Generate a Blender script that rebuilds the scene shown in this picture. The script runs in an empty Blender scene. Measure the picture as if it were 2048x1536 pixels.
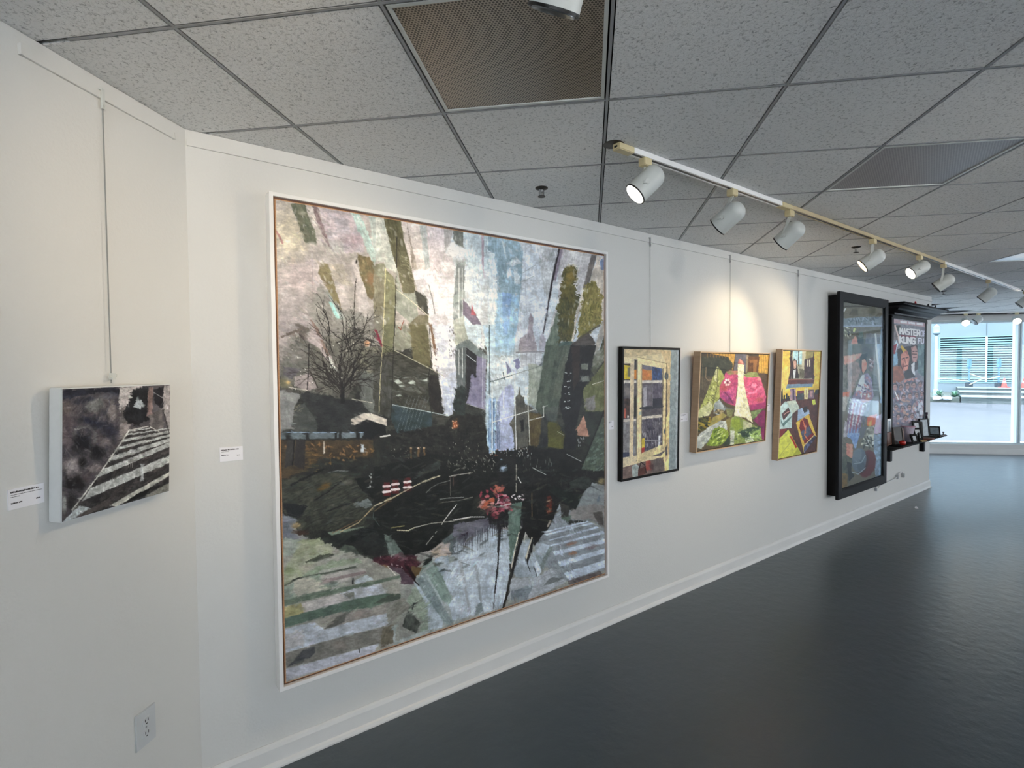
import bpy, bmesh, math, random
import numpy as np
from mathutils import Vector, Matrix

SC = bpy.context.scene
COL = SC.collection
PI = math.pi
S2 = 2 ** -0.5
random.seed(7)
RNG = np.random.default_rng(11)

# ------------------------------------------------------------------ the place, in metres
CEIL = 2.728            # ceiling height
WY = 2.48               # the long wall is the plane y = WY, the room lies at y < WY
WX0, WX1 = 0.2214, 9.31  # its two ends
TILE = 0.6096           # ceiling grid, laid at 45 degrees to the long wall
GRID0 = (0.1393, 1.7723)


def kt(k, t, z=0.0):
    """point in the building's diagonal axes: k towards the glazed front, t to the right"""
    return Vector(((k + t) * S2, (k - t) * S2, z))


# ------------------------------------------------------------------ materials
def srgb(c):
    return tuple((x / 255 / 12.92) if x / 255 <= .04045 else ((x / 255 + .055) / 1.055) ** 2.4 for x in c)


def new_mat(name):
    m = bpy.data.materials.new(name)
    m.use_nodes = True
    nt = m.node_tree
    return m, nt, nt.nodes['Principled BSDF']


def mat(name, col, rough=.5, metal=0., noise=0., nscale=20., bump=0., bscale=60., spec=.5, coat=0.):
    """plain surface with procedural colour variation and bump; col is sRGB 0-255"""
    m, nt, b = new_mat(name)
    c = srgb(col)
    b.inputs['Base Color'].default_value = (*c, 1)
    b.inputs['Roughness'].default_value = rough
    b.inputs['Metallic'].default_value = metal
    b.inputs['Specular IOR Level'].default_value = spec
    b.inputs['Coat Weight'].default_value = coat
    tc = nt.nodes.new('ShaderNodeTexCoord')
    if noise:
        n = nt.nodes.new('ShaderNodeTexNoise')
        n.inputs['Scale'].default_value = nscale
        n.inputs['Detail'].default_value = 4
        nt.links.new(tc.outputs['Object'], n.inputs['Vector'])
        r = nt.nodes.new('ShaderNodeValToRGB')
        r.color_ramp.elements[0].position = .3
        r.color_ramp.elements[1].position = .7
        r.color_ramp.elements[0].color = (*[x * (1 - noise) for x in c], 1)
        r.color_ramp.elements[1].color = (*[min(1, x * (1 + noise)) for x in c], 1)
        nt.links.new(n.outputs['Fac'], r.inputs['Fac'])
        nt.links.new(r.outputs['Color'], b.inputs['Base Color'])
    if bump:
        n = nt.nodes.new('ShaderNodeTexNoise')
        n.inputs['Scale'].default_value = bscale
        n.inputs['Detail'].default_value = 3
        nt.links.new(tc.outputs['Object'], n.inputs['Vector'])
        bp = nt.nodes.new('ShaderNodeBump')
        bp.inputs['Strength'].default_value = bump
        bp.inputs['Distance'].default_value = .01
        nt.links.new(n.outputs['Fac'], bp.inputs['Height'])
        nt.links.new(bp.outputs['Normal'], b.inputs['Normal'])
    return m


def emit(name, col, strength):
    m, nt, b = new_mat(name)
    b.inputs['Base Color'].default_value = (*srgb(col), 1)
    b.inputs['Emission Color'].default_value = (*srgb(col), 1)
    b.inputs['Emission Strength'].default_value = strength
    return m


def wood(name, c1, c2, scale=8., rough=.5, axis=(1, 1, 12)):
    m, nt, b = new_mat(name)
    tc = nt.nodes.new('ShaderNodeTexCoord')
    mp = nt.nodes.new('ShaderNodeMapping')
    mp.inputs['Scale'].default_value = axis
    n = nt.nodes.new('ShaderNodeTexNoise')
    n.inputs['Scale'].default_value = scale
    n.inputs['Detail'].default_value = 5
    r = nt.nodes.new('ShaderNodeValToRGB')
    r.color_ramp.elements[0].position = .35
    r.color_ramp.elements[1].position = .65
    r.color_ramp.elements[0].color = (*srgb(c1), 1)
    r.color_ramp.elements[1].color = (*srgb(c2), 1)
    nt.links.new(tc.outputs['Object'], mp.inputs['Vector'])
    nt.links.new(mp.outputs['Vector'], n.inputs['Vector'])
    nt.links.new(n.outputs['Fac'], r.inputs['Fac'])
    nt.links.new(r.outputs['Color'], b.inputs['Base Color'])
    b.inputs['Roughness'].default_value = rough
    return m


def glass(name, tint=(255, 255, 255), base=.03, gain=.7, rough=0.):
    """clear pane: see-through with a mirror sheen that grows at grazing angles"""
    m, nt, b = new_mat(name)
    nt.nodes.remove(b)
    out = nt.nodes['Material Output']
    tr = nt.nodes.new('ShaderNodeBsdfTransparent')
    tr.inputs['Color'].default_value = (*srgb(tint), 1)
    gl = nt.nodes.new('ShaderNodeBsdfGlossy')
    gl.inputs['Roughness'].default_value = rough
    fr = nt.nodes.new('ShaderNodeFresnel')
    fr.inputs['IOR'].default_value = 1.45
    ma = nt.nodes.new('ShaderNodeMath')
    ma.operation = 'MULTIPLY'
    ma.inputs[1].default_value = gain
    mx = nt.nodes.new('ShaderNodeMixShader')
    nt.links.new(fr.outputs['Fac'], ma.inputs[0])
    nt.links.new(ma.outputs[0], mx.inputs['Fac'])
    nt.links.new(tr.outputs[0], mx.inputs[1])
    nt.links.new(gl.outputs[0], mx.inputs[2])
    nt.links.new(mx.outputs[0], out.inputs['Surface'])
    return m


def paint_mat(name, rough=.45, bump=.25, weave=260., spec=.35):
    """artist's paint: colour from the canvas mesh, brush relief from noise"""
    m, nt, b = new_mat(name)
    at = nt.nodes.new('ShaderNodeAttribute')
    at.attribute_name = 'paint'
    nt.links.new(at.outputs['Color'], b.inputs['Base Color'])
    b.inputs['Roughness'].default_value = rough
    b.inputs['Specular IOR Level'].default_value = spec
    tc = nt.nodes.new('ShaderNodeTexCoord')
    n = nt.nodes.new('ShaderNodeTexNoise')
    n.inputs['Scale'].default_value = weave
    n.inputs['Detail'].default_value = 4
    nt.links.new(tc.outputs['Object'], n.inputs['Vector'])
    bp = nt.nodes.new('ShaderNodeBump')
    bp.inputs['Strength'].default_value = bump
    bp.inputs['Distance'].default_value = .002
    nt.links.new(n.outputs['Fac'], bp.inputs['Height'])
    nt.links.new(bp.outputs['Normal'], b.inputs['Normal'])
    return m


def floor_mat():
    m, nt, b = new_mat('grey_epoxy_floor')
    tc = nt.nodes.new('ShaderNodeTexCoord')
    b.inputs['Base Color'].default_value = (*srgb((74, 84, 91)), 1)
    n2 = nt.nodes.new('ShaderNodeTexNoise')
    n2.inputs['Scale'].default_value = 1.1
    n2.inputs['Detail'].default_value = 3
    nt.links.new(tc.outputs['Object'], n2.inputs['Vector'])
    mr = nt.nodes.new('ShaderNodeMapRange')
    mr.inputs['To Min'].default_value = .285
    mr.inputs['To Max'].default_value = .36
    nt.links.new(n2.outputs['Fac'], mr.inputs['Value'])
    nt.links.new(mr.outputs['Result'], b.inputs['Roughness'])
    n3 = nt.nodes.new('ShaderNodeTexNoise')
    n3.inputs['Scale'].default_value = 13.
    n3.inputs['Detail'].default_value = 4
    nt.links.new(tc.outputs['Object'], n3.inputs['Vector'])
    bp = nt.nodes.new('ShaderNodeBump')
    bp.inputs['Strength'].default_value = .30
    bp.inputs['Distance'].default_value = .012
    nt.links.new(n3.outputs['Fac'], bp.inputs['Height'])
    nt.links.new(bp.outputs['Normal'], b.inputs['Normal'])
    b.inputs['Specular IOR Level'].default_value = .65
    return m


def tile_mat():
    """fissured mineral-fibre ceiling tile: small dark pits and a soft relief"""
    m, nt, b = new_mat('mineral_ceiling_tile')
    tc = nt.nodes.new('ShaderNodeTexCoord')
    n = nt.nodes.new('ShaderNodeTexNoise')
    n.inputs['Scale'].default_value = 88.
    n.inputs['Detail'].default_value = 5
    n.inputs['Roughness'].default_value = .65
    n.inputs['Distortion'].default_value = .8
    nt.links.new(tc.outputs['Object'], n.inputs['Vector'])
    r = nt.nodes.new('ShaderNodeValToRGB')
    r.color_ramp.elements[0].position = .30
    r.color_ramp.elements[1].position = .47
    r.color_ramp.elements[0].color = (*srgb((165, 166, 166)), 1)
    r.color_ramp.elements[1].color = (*srgb((240, 240, 239)), 1)
    nt.links.new(n.outputs['Fac'], r.inputs['Fac'])
    nt.links.new(r.outputs['Color'], b.inputs['Base Color'])
    bp = nt.nodes.new('ShaderNodeBump')
    bp.inputs['Strength'].default_value = .9
    bp.inputs['Distance'].default_value = .008
    nt.links.new(n.outputs['Fac'], bp.inputs['Height'])
    nt.links.new(bp.outputs['Normal'], b.inputs['Normal'])
    b.inputs['Roughness'].default_value = .9
    b.inputs['Specular IOR Level'].default_value = .2
    return m


def perforated_mat(name, metal_col, hole_col, pitch=.0095, rough=.35, rot=0., metal=.3):
    """sheet with a staggered field of round holes"""
    m, nt, b = new_mat(name)
    tc = nt.nodes.new('ShaderNodeTexCoord')
    sep = nt.nodes.new('ShaderNodeSeparateXYZ')
    nt.links.new(tc.outputs['Object'], sep.inputs[0])

    def M(op, a, bb=None, c=None):
        x = nt.nodes.new('ShaderNodeMath')
        x.operation = op
        for i, v in enumerate((a, bb, c)):
            if v is None:
                continue
            if isinstance(v, (int, float)):
                x.inputs[i].default_value = v
            else:
                nt.links.new(v, x.inputs[i])
        return x.outputs[0]

    def dist(off):
        u = M('SUBTRACT', M('FRACT', M('ADD', M('MULTIPLY', sep.outputs[0], 1 / pitch), off)), .5)
        v = M('SUBTRACT', M('FRACT', M('ADD', M('MULTIPLY', sep.outputs[1], 1 / (pitch * 1.73)), off)), .5)
        v = M('MULTIPLY', v, 1.73)
        return M('SQRT', M('ADD', M('MULTIPLY', u, u), M('MULTIPLY', v, v)))

    d = M('MINIMUM', dist(0.), dist(.5))
    f = M('LESS_THAN', d, .34)
    mx = nt.nodes.new('ShaderNodeMix')
    mx.data_type = 'RGBA'
    nt.links.new(f, mx.inputs['Factor'])
    mx.inputs[6].default_value = (*srgb(metal_col), 1)
    mx.inputs[7].default_value = (*srgb(hole_col), 1)
    nt.links.new(mx.outputs[2], b.inputs['Base Color'])
    b.inputs['Metallic'].default_value = metal
    b.inputs['Roughness'].default_value = rough
    return m


WALL = mat('white_wall_paint', (219, 219, 216), .75, bump=.12, bscale=90., spec=.25)
TRIMW = mat('white_gloss_trim', (226, 226, 224), .4, noise=.03, nscale=4)
TILEM = tile_mat()
TEE = mat('grey_ceiling_tee', (150, 152, 154), .5, noise=.05, nscale=3)
DARKGAP = mat('dark_ceiling_void', (22, 22, 24), .9)
FLOOR = floor_mat()
WHITE = mat('white_lacquer', (244, 243, 241), .35, noise=.02, nscale=6)
FIXW = mat('white_lamp_enamel', (205, 208, 204), .38, noise=.03, nscale=9)
IVORY = mat('aged_ivory_plastic', (206, 192, 152), .5, noise=.06, nscale=12)
CREAM = mat('cream_track_enamel', (192, 176, 140), .45, noise=.05, nscale=5)
BLACKR = mat('black_rim', (20, 20, 20), .4)
BLACK = mat('black_frame_paint', (9, 9, 10), .5, noise=.12, nscale=14, spec=.2)
BLACK2 = mat('charcoal_lacquer', (20, 21, 25), .5, noise=.1, nscale=10, spec=.2)
LENS_ON = emit('lit_lamp_lens', (255, 246, 228), 9.)
LENS_DIM = emit('warm_lamp_lens', (255, 226, 170), 3.)
LENS_OFF = mat('unlit_lamp_glass', (150, 152, 152), .15, metal=.5)
CHROME = mat('brushed_chrome', (170, 172, 174), .3, metal=.9, noise=.05)
DARKM = mat('dark_bronze_metal', (46, 42, 38), .45, metal=.4, noise=.1)
CABLE = mat('clear_grey_cable', (140, 142, 140), .4)
PAPERW = mat('white_card_stock', (243, 242, 246), .7, noise=.01, nscale=30)
INK = mat('black_print_ink', (38, 36, 40), .8)
INKG = mat('grey_print_ink', (120, 118, 122), .8)
PLASTW = mat('white_outlet_plastic', (205, 208, 210), .4)
OAK = wood('light_oak_frame_face', (222, 194, 158), (206, 174, 136), 10, .5)
OAKS = wood('oak_frame_side', (180, 152, 124), (170, 142, 114), 5, .55)
WALNUT = wood('brown_liner_wood', (96, 66, 50), (120, 84, 62), 14, .5)
PINE = wood('natural_stretcher_edge', (206, 160, 118), (190, 140, 98), 14, .5)
PAINT = paint_mat('oil_paint', .42, .35, 240.)
PAINT2 = paint_mat('acrylic_paint', .5, .2, 420.)
GLASS = glass('picture_glass', (250, 252, 252), gain=.2)
WGLASS = glass('window_glass', (236, 247, 255), gain=.6)
CLEARG = glass('clear_window_glass', (252, 252, 252), gain=.5)
ALU = mat('pale_window_aluminium', (212, 226, 230), .4, noise=.03)


# ------------------------------------------------------------------ mesh builder
class MB:
    def __init__(s):
        s.v, s.f = [], []

    def add(s, vs, fs):
        o = len(s.v)
        s.v += [tuple(p) for p in vs]
        s.f += [tuple(i + o for i in f) for f in fs]
        return s

    def box(s, x0, x1, y0, y1, z0, z1, M=None):
        P = [Vector((x, y, z)) for z in (z0, z1) for y in (y0, y1) for x in (x0, x1)]
        if M is not None:
            P = [M @ p for p in P]
        return s.add(P, [(0, 2, 3, 1), (4, 5, 7, 6), (0, 1, 5, 4), (2, 6, 7, 3), (0, 4, 6, 2), (1, 3, 7, 5)])

    def prism(s, poly, y0, y1, M=None):
        """polygon in local XZ pushed along Y"""
        n = len(poly)
        P = [Vector((a, y, b)) for y in (y0, y1) for a, b in poly]
        if M is not None:
            P = [M @ p for p in P]
        return s.add(P, [tuple(range(n)), tuple(range(2 * n - 1, n - 1, -1))] +
                     [(i, i + n, (i + 1) % n + n, (i + 1) % n) for i in range(n)])

    def sweep(s, prof, frames):
        """closed profile (a,b) carried through frames (origin, a-axis, b-axis)"""
        n = len(prof)
        P = []
        for o, a, b in frames:
            P += [Vector(o) + Vector(a) * p + Vector(b) * q for p, q in prof]
        F = []
        for k in range(len(frames) - 1):
            F += [(k * n + i, k * n + (i + 1) % n, (k + 1) * n + (i + 1) % n, (k + 1) * n + i) for i in range(n)]
        F += [tuple(range(n - 1, -1, -1)), tuple(range((len(frames) - 1) * n, len(frames) * n))]
        return s.add(P, F)

    def lathe(s, prof, o, d, seg=28):
        """profile of (distance along d, radius) turned about the line o + d"""
        d = Vector(d).normalized()
        a = d.orthogonal().normalized()
        b = d.cross(a)
        o = Vector(o)
        n = len(prof)
        P = []
        for k in range(seg):
            c, q = math.cos(2 * PI * k / seg), math.sin(2 * PI * k / seg)
            P += [o + d * h + (a * c + b * q) * r for h, r in prof]
        F = []
        for k in range(seg):
            k2 = (k + 1) % seg
            F += [(k * n + i, k * n + i + 1, k2 * n + i + 1, k2 * n + i) for i in range(n - 1)]
        return s.add(P, F)

    def tube(s, pts, r, seg=10):
        pts = [Vector(p) for p in pts]
        fr = []
        up = None
        for i, p in enumerate(pts):
            t = (pts[min(i + 1, len(pts) - 1)] - pts[max(i - 1, 0)]).normalized()
            if up is None:
                up = t.orthogonal().normalized()
            up = (up - t * up.dot(t)).normalized()
            fr.append((p, up, t.cross(up)))
        return s.sweep([(r * math.cos(2 * PI * k / seg), r * math.sin(2 * PI * k / seg)) for k in range(seg)], fr)

    def ring(s, w, h, face, y0, y1, z0=0.):
        """mitred rectangular frame, outer size w x h, bottom at z0, between depths y0 (front) and y1"""
        O = [(-w / 2, z0), (w / 2, z0), (w / 2, z0 + h), (-w / 2, z0 + h)]
        I = [(-w / 2 + face, z0 + face), (w / 2 - face, z0 + face), (w / 2 - face, z0 + h - face), (-w / 2 + face, z0 + h - face)]
        P = [(x, y, z) for y in (y0, y1) for x, z in O + I]
        F = []
        for i in range(4):
            j = (i + 1) % 4
            F += [(i, j, j + 4, i + 4), (j + 8, i + 8, i + 12, j + 12), (i, i + 8, j + 8, j), (i + 4, j + 4, j + 12, i + 12)]
        return s.add(P, F)

    def build(s, name, m, parent=None, smooth=False, bevel=0., seg=2):
        me = bpy.data.meshes.new(name)
        me.from_pydata(s.v, [], s.f)
        bm = bmesh.new()
        bm.from_mesh(me)
        bmesh.ops.recalc_face_normals(bm, faces=bm.faces)
        if bevel:
            ed = [e for e in bm.edges if len(e.link_faces) == 2 and e.calc_face_angle(0) > .5]
            bmesh.ops.bevel(bm, geom=ed, offset=bevel, segments=seg, affect='EDGES', clamp_overlap=True)
        bm.to_mesh(me)
        bm.free()
        if smooth:
            me.shade_smooth()
            me.set_sharp_from_angle(angle=math.radians(38))
        me.materials.append(m)
        o = bpy.data.objects.new(name, me)
        COL.objects.link(o)
        if parent is not None:
            o.parent = parent
        return o


def tag(o, label, cat, group=None, kind=None):
    o['label'] = label
    o['category'] = cat
    if group:
        o['group'] = group
    if kind:
        o['kind'] = kind
    return o


def thing(name, label, cat, loc=(0, 0, 0), rz=0., rx=0., group=None):
    o = bpy.data.objects.new(name, None)
    o.empty_display_size = .05
    COL.objects.link(o)
    o.location = loc
    o.rotation_euler = (rx, 0, rz)
    return tag(o, label, cat, group)


def struct(name, mb, m, parent=None, **k):
    o = mb.build(name, m, parent, **k)
    o['kind'] = 'structure'
    return o


# ------------------------------------------------------------------ paint on canvas
def vnoise(x, y, seed):
    T = NT[seed % 16]
    xi = np.floor(x).astype(np.int64)
    yi = np.floor(y).astype(np.int64)
    fx = x - xi
    fy = y - yi
    fx = fx * fx * (3 - 2 * fx)
    fy = fy * fy * (3 - 2 * fy)
    a = T[xi & 255, yi & 255]
    b = T[(xi + 1) & 255, yi & 255]
    c = T[xi & 255, (yi + 1) & 255]
    d = T[(xi + 1) & 255, (yi + 1) & 255]
    return (a * (1 - fx) + b * fx) * (1 - fy) + (c * (1 - fx) + d * fx) * fy


NT = [RNG.random((256, 256)) for _ in range(16)]
BR = RNG.random((207, 32))


def fbm(x, y, seed, o=3):
    s, a, t = 0, 1., 0.
    for k in range(o):
        s = s + a * vnoise(x * 2 ** k + 17 * k, y * 2 ** k + 31 * k, seed + k)
        t += a
        a *= .55
    return s / t - .5


def homography(quad):
    """unit square (0,0)=top-left .. (1,1)=bottom-right to the four sketch corners TL TR BR BL"""
    A, B = [], []
    for (u, v), (x, y) in zip([(0, 0), (1, 0), (1, 1), (0, 1)], quad):
        A += [[u, v, 1, 0, 0, 0, -u * x, -v * x], [0, 0, 0, u, v, 1, -u * y, -v * y]]
        B += [x, y]
    h = np.linalg.solve(np.array(A, float), np.array(B, float))
    return np.append(h, 1).reshape(3, 3)


class Art:
    """a painter working on a rectangular canvas; the sketch it follows is drawn in slanted
    sketch coordinates whose four corners (quad) are the corners of the canvas"""

    def __init__(s, quad, nx, ny, base, seed=0, px=1.):
        s.nx, s.ny, s.seed, s.px = nx, ny, seed, px
        H = homography(quad)
        u, v = np.meshgrid(np.linspace(0, 1, nx), np.linspace(0, 1, ny))
        w = H[2, 0] * u + H[2, 1] * v + 1
        s.X = ((H[0, 0] * u + H[0, 1] * v + H[0, 2]) / w).ravel()
        s.Y = ((H[1, 0] * u + H[1, 1] * v + H[1, 2]) / w).ravel()
        s.C = np.ones((nx * ny, 3)) * np.array(base, float)
        s.at(0, 0, 1)
        s.k = seed
        s.w1 = fbm(s.X / 9, s.Y / 9, seed + 1, 3)
        s.w2 = fbm(s.X / 2.6, s.Y / 2.6, seed + 5, 2)
        s.w3 = fbm(s.X / 9 + 50, s.Y / 9 + 90, seed + 3, 3)
        s.kept = []

    def at(s, ox, oy, k):
        s.o = (ox, oy, k)
        return s

    def T(s, pts):
        ox, oy, k = s.o
        return np.array([(ox + k * x, oy + k * y) for x, y in pts], float)

    def _sel(s, lo, hi):
        return np.nonzero((s.X > lo[0]) & (s.X < hi[0]) & (s.Y > lo[1]) & (s.Y < hi[1]))[0]

    def _lay(s, I, al, col, col2, jit, ang, stretch):
        s.k += 1
        x, y = s.X[I], s.Y[I]
        c, q = math.cos(ang), math.sin(ang)
        st = fbm((x * c + y * q) / (2.2 * stretch * s.px), (y * c - x * q) / (2.2 * s.px), s.k, 3)
        cc = np.array(col, float)[None, :]
        if col2 is not None:
            mx = np.clip(.5 + 2.4 * fbm(x / (13 * s.px), y / (13 * s.px), s.k + 7, 3) + .8 * st, 0, 1)[:, None]
            cc = cc * (1 - mx) + np.array(col2, float)[None, :] * mx
        cc = cc * (1 + jit * 2 * st[:, None])
        al = al[:, None]
        s.C[I] = s.C[I] * (1 - al) + cc * al
        return st

    def poly(s, pts, col, col2=None, a=1., rough=2., soft=.8, jit=.10, ang=None, stretch=4, dry=0.):
        p = s.T(pts)
        rough *= s.px
        soft *= s.px
        m = rough + soft * 2 + 1
        I = s._sel(p.min(0) - m, p.max(0) + m)
        if len(I) == 0:
            return s
        x, y = s.X[I] + rough * 1.6 * s.w1[I], s.Y[I] + rough * 1.6 * s.w3[I]
        inside = np.zeros(len(I), bool)
        d2 = np.full(len(I), 1e9)
        n = len(p)
        for i in range(n):
            x0, y0 = p[i]
            x1, y1 = p[(i + 1) % n]
            ex, ey = x1 - x0, y1 - y0
            L = ex * ex + ey * ey + 1e-9
            t = np.clip(((x - x0) * ex + (y - y0) * ey) / L, 0, 1)
            d2 = np.minimum(d2, (x - x0 - t * ex) ** 2 + (y - y0 - t * ey) ** 2)
            if y0 != y1:
                inside ^= ((y0 > y) != (y1 > y)) & (x < x0 + (y - y0) * ex / ey)
        d = np.sqrt(d2) * np.where(inside, 1, -1) + rough * 1.1 * s.w2[I]
        al = np.clip(.5 + d / (2 * soft), 0, 1) * a
        if ang is None:
            i = max(range(n), key=lambda i: np.hypot(*(p[(i + 1) % n] - p[i])))
            e = p[(i + 1) % n] - p[i]
            ang = math.atan2(e[1], e[0])
        if dry:
            c, q = math.cos(ang), math.sin(ang)
            st = fbm((x * c + y * q) / (14 * s.px), (y * c - x * q) / (2.4 * s.px), s.k + 9, 3)
            al = al * np.clip(.5 + (st + .35 - dry * .7) * 7, 0, 1)
        s._lay(I, al, col, col2, jit, ang, stretch)
        return s

    def line(s, pts, w, col, a=1., rough=.5, broken=0., soft=.6):
        s.kept.append((s.o, pts, w, col, a, rough, broken, soft))
        p = s.T(pts)
        w = w * s.o[2]
        m = w + 3
        I = s._sel(p.min(0) - m, p.max(0) + m)
        if len(I) == 0:
            return s
        x, y = s.X[I] + rough * s.w2[I], s.Y[I] + rough * s.w2[I]
        d2 = np.full(len(I), 1e9)
        for i in range(len(p) - 1):
            ex, ey = p[i + 1] - p[i]
            t = np.clip(((x - p[i][0]) * ex + (y - p[i][1]) * ey) / (ex * ex + ey * ey + 1e-9), 0, 1)
            d2 = np.minimum(d2, (x - p[i][0] - t * ex) ** 2 + (y - p[i][1] - t * ey) ** 2)
        al = np.clip(.5 + (w / 2 - np.sqrt(d2)) / soft, 0, 1) * a
        if broken:
            al = al * np.clip(.5 + (s.w1[I] + .5 - broken) * 8, 0, 1)
        s._lay(I, al, col, None, .05, 0, 2)
        return s

    def blob(s, cx, cy, rx, ry, col, a=1., power=1.3, warp=.5, ang=0., hard=0.):
        ox, oy, k = s.o
        cx, cy, rx, ry = ox + k * cx, oy + k * cy, rx * k, ry * k
        r = max(rx, ry) * 1.6
        I = s._sel((cx - r, cy - r), (cx + r, cy + r))
        if len(I) == 0:
            return s
        x, y = s.X[I] - cx, s.Y[I] - cy
        c, q = math.cos(ang), math.sin(ang)
        x, y = (x * c + y * q) / rx, (y * c - x * q) / ry
        d = np.sqrt(x * x + y * y) + warp * (s.w1[I] + .5 * s.w2[I])
        al = np.clip((1 - d) * (1.6 + hard), 0, 1) ** power * a
        s._lay(I, al, col, None, .10, ang, 3)
        return s

    def dabs(s, region, n, length, width, cols, ang=0., spread=.4, a=.8):
        """n short brush touches inside a polygon"""
        p = s.T(region)
        L0, L1 = [q * s.o[2] for q in length]
        W0, W1 = [q * s.o[2] for q in width]
        lo, hi = p.min(0), p.max(0)
        done = tries = 0
        while done < n and tries < n * 8:
            tries += 1
            c = lo + (hi - lo) * RNG.random(2)
            ins = False
            for i in range(len(p)):
                (x0, y0), (x1, y1) = p[i], p[(i + 1) % len(p)]
                if (y0 > c[1]) != (y1 > c[1]) and c[0] < x0 + (c[1] - y0) * (x1 - x0) / (y1 - y0):
                    ins = not ins
            if not ins:
                continue
            done += 1
            l = L0 + (L1 - L0) * RNG.random()
            w = W0 + (W1 - W0) * RNG.random()
            t = ang + spread * (RNG.random() - .5) * 2
            col = cols[int(RNG.random() * len(cols))]
            I = s._sel(c - l - 1, c + l + 1)
            if len(I) == 0:
                continue
            x, y = s.X[I] - c[0], s.Y[I] - c[1]
            q, r = math.cos(t), math.sin(t)
            d = np.sqrt(((x * q + y * r) / l) ** 2 + ((y * q - x * r) / w) ** 2) + .6 * s.w2[I]
            al = (np.clip((1 - d) * 2.5, 0, 1) * a)[:, None]
            s.C[I] = s.C[I] * (1 - al) + np.array(col, float)[None, :] * al
        return s

    def twigs(s, p0, ang, length, depth, col, w):
        ox, oy, k = s.o
        x, y = p0
        pts = [(x, y)]
        for i in range(4):
            ang += (RNG.random() - .5) * .5
            x += math.cos(ang) * length / 4
            y += math.sin(ang) * length / 4
            pts.append((x, y))
        s.line(pts, w, col, a=.85, rough=.3)
        if depth > 0:
            for i in (1, 2, 3, 4):
                s.twigs(pts[i], ang + (RNG.random() - .5) * 1.9, length * .62, depth - 1, col, w * .62)
        return s

    def brushwork(s, n, length, width, direction, a=.75, jit=.10, lines=.85, keep_crisp=.5):
        """go over the whole canvas with short bristly strokes of the colour found under each,
        then restate the fine lines"""
        nx, ny = s.nx, s.ny
        I = s.C.reshape(ny, nx, 3)
        src = I.copy()
        R = np.random.default_rng(s.seed + 77)
        cx, cy = R.random(n) * nx, R.random(n) * ny
        L = length[0] + (length[1] - length[0]) * R.random(n)
        W = width[0] + (width[1] - width[0]) * R.random(n)
        A = direction(cx / nx, cy / ny) + R.normal(0, .28, n)
        J = 1 + jit * R.normal(0, 1, n)
        tint = 1 + .016 * R.normal(0, 1, (n, 3))
        for k in range(n):
            l = int(L[k]) + 2
            x0, x1, y0, y1 = max(0, int(cx[k]) - l), min(nx, int(cx[k]) + l + 1), max(0, int(cy[k]) - l), min(ny, int(cy[k]) + l + 1)
            yy, xx = np.mgrid[y0:y1, x0:x1]
            dx, dy = xx - cx[k], yy - cy[k]
            c, q = math.cos(A[k]), math.sin(A[k])
            u, v = (dx * c + dy * q) / L[k], (dy * c - dx * q) / W[k]
            bristle = BR[(k * 7) % 200:(k * 7) % 200 + 1, :].ravel()[np.clip(((v + 1) * 16).astype(int), 0, 31)]
            al = np.clip((1 - u * u - v * v) * 2.2, 0, 1) * a * np.clip(bristle + .55 - .5 * np.maximum(u, 0), 0, 1)
            col = src[min(ny - 1, int(cy[k])), min(nx - 1, int(cx[k]))] * J[k] * tint[k]
            I[y0:y1, x0:x1] = I[y0:y1, x0:x1] * (1 - al[..., None]) + col * al[..., None]
        m = np.clip(keep_crisp + 3.2 * fbm(s.X / (26 * s.px), s.Y / (26 * s.px), s.seed + 41, 3), 0, 1)[:, None]
        s.C = I.reshape(-1, 3) * (1 - m) + src.reshape(-1, 3) * m
        keep, s.kept = s.kept, []
        o = s.o
        for oo, pts, w, col, al, rough, broken, soft in keep:
            s.o = oo
            s.line(pts, w, col, al * lines, rough, broken, soft)
        s.o = o
        return s

    def scumble(s, amount, scale, angx=1., angy=1., seed=0):
        """thin dragged lights and darks over the dry paint"""
        n1 = fbm(s.X / (scale * angx), s.Y / (scale * angy), s.seed + 21 + seed, 4)
        n2 = fbm(s.X / (2.4 * angx), s.Y / (2.4 * angy), s.seed + 24 + seed, 2)
        m = np.clip(n1 * 3 + n2 * 1.2, -1, 1)[:, None]
        lum = s.C.mean(1, keepdims=True) / 255
        s.C = s.C * (1 + amount * m * (.5 + lum))
        return s

    def tone(s, sat=1., contrast=1., pivot=120., gain=1.):
        g = s.C.mean(1, keepdims=True)
        s.C = g + (s.C - g) * sat
        s.C = (pivot + (s.C - pivot) * contrast) * gain
        return s

    def grain(s, amp=6., scale=1.2):
        s.C += (amp * 2 * fbm(s.X / (scale * s.px), s.Y / (scale * s.px), s.seed + 2, 2))[:, None]
        s.C += (amp * 1.6 * fbm(s.X / (7 * s.px), s.Y / (7 * s.px), s.seed + 11, 3))[:, None]
        return s

    def mesh(s, name, w, h, z0, y, m, parent):
        """the canvas itself: a fine grid that carries the paint"""
        nx, ny = s.nx, s.ny
        u, v = np.meshgrid(np.linspace(-w / 2, w / 2, nx), np.linspace(z0 + h, z0, ny))
        co = np.stack([u.ravel(), np.full(nx * ny, y), v.ravel()], 1).astype(np.float32)
        i = (np.arange(ny - 1)[:, None] * nx + np.arange(nx - 1)[None, :]).ravel()
        q = np.stack([i, i + nx, i + nx + 1, i + 1], 1).astype(np.int32)
        me = bpy.data.meshes.new(name)
        me.vertices.add(nx * ny)
        me.vertices.foreach_set('co', co.ravel())
        me.loops.add(q.size)
        me.loops.foreach_set('vertex_index', q.ravel())
        me.polygons.add(len(q))
        me.polygons.foreach_set('loop_start', np.arange(0, q.size, 4, dtype=np.int32))
        me.update(calc_edges=True)
        c = np.clip(s.C, 3, 252) / 255
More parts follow.
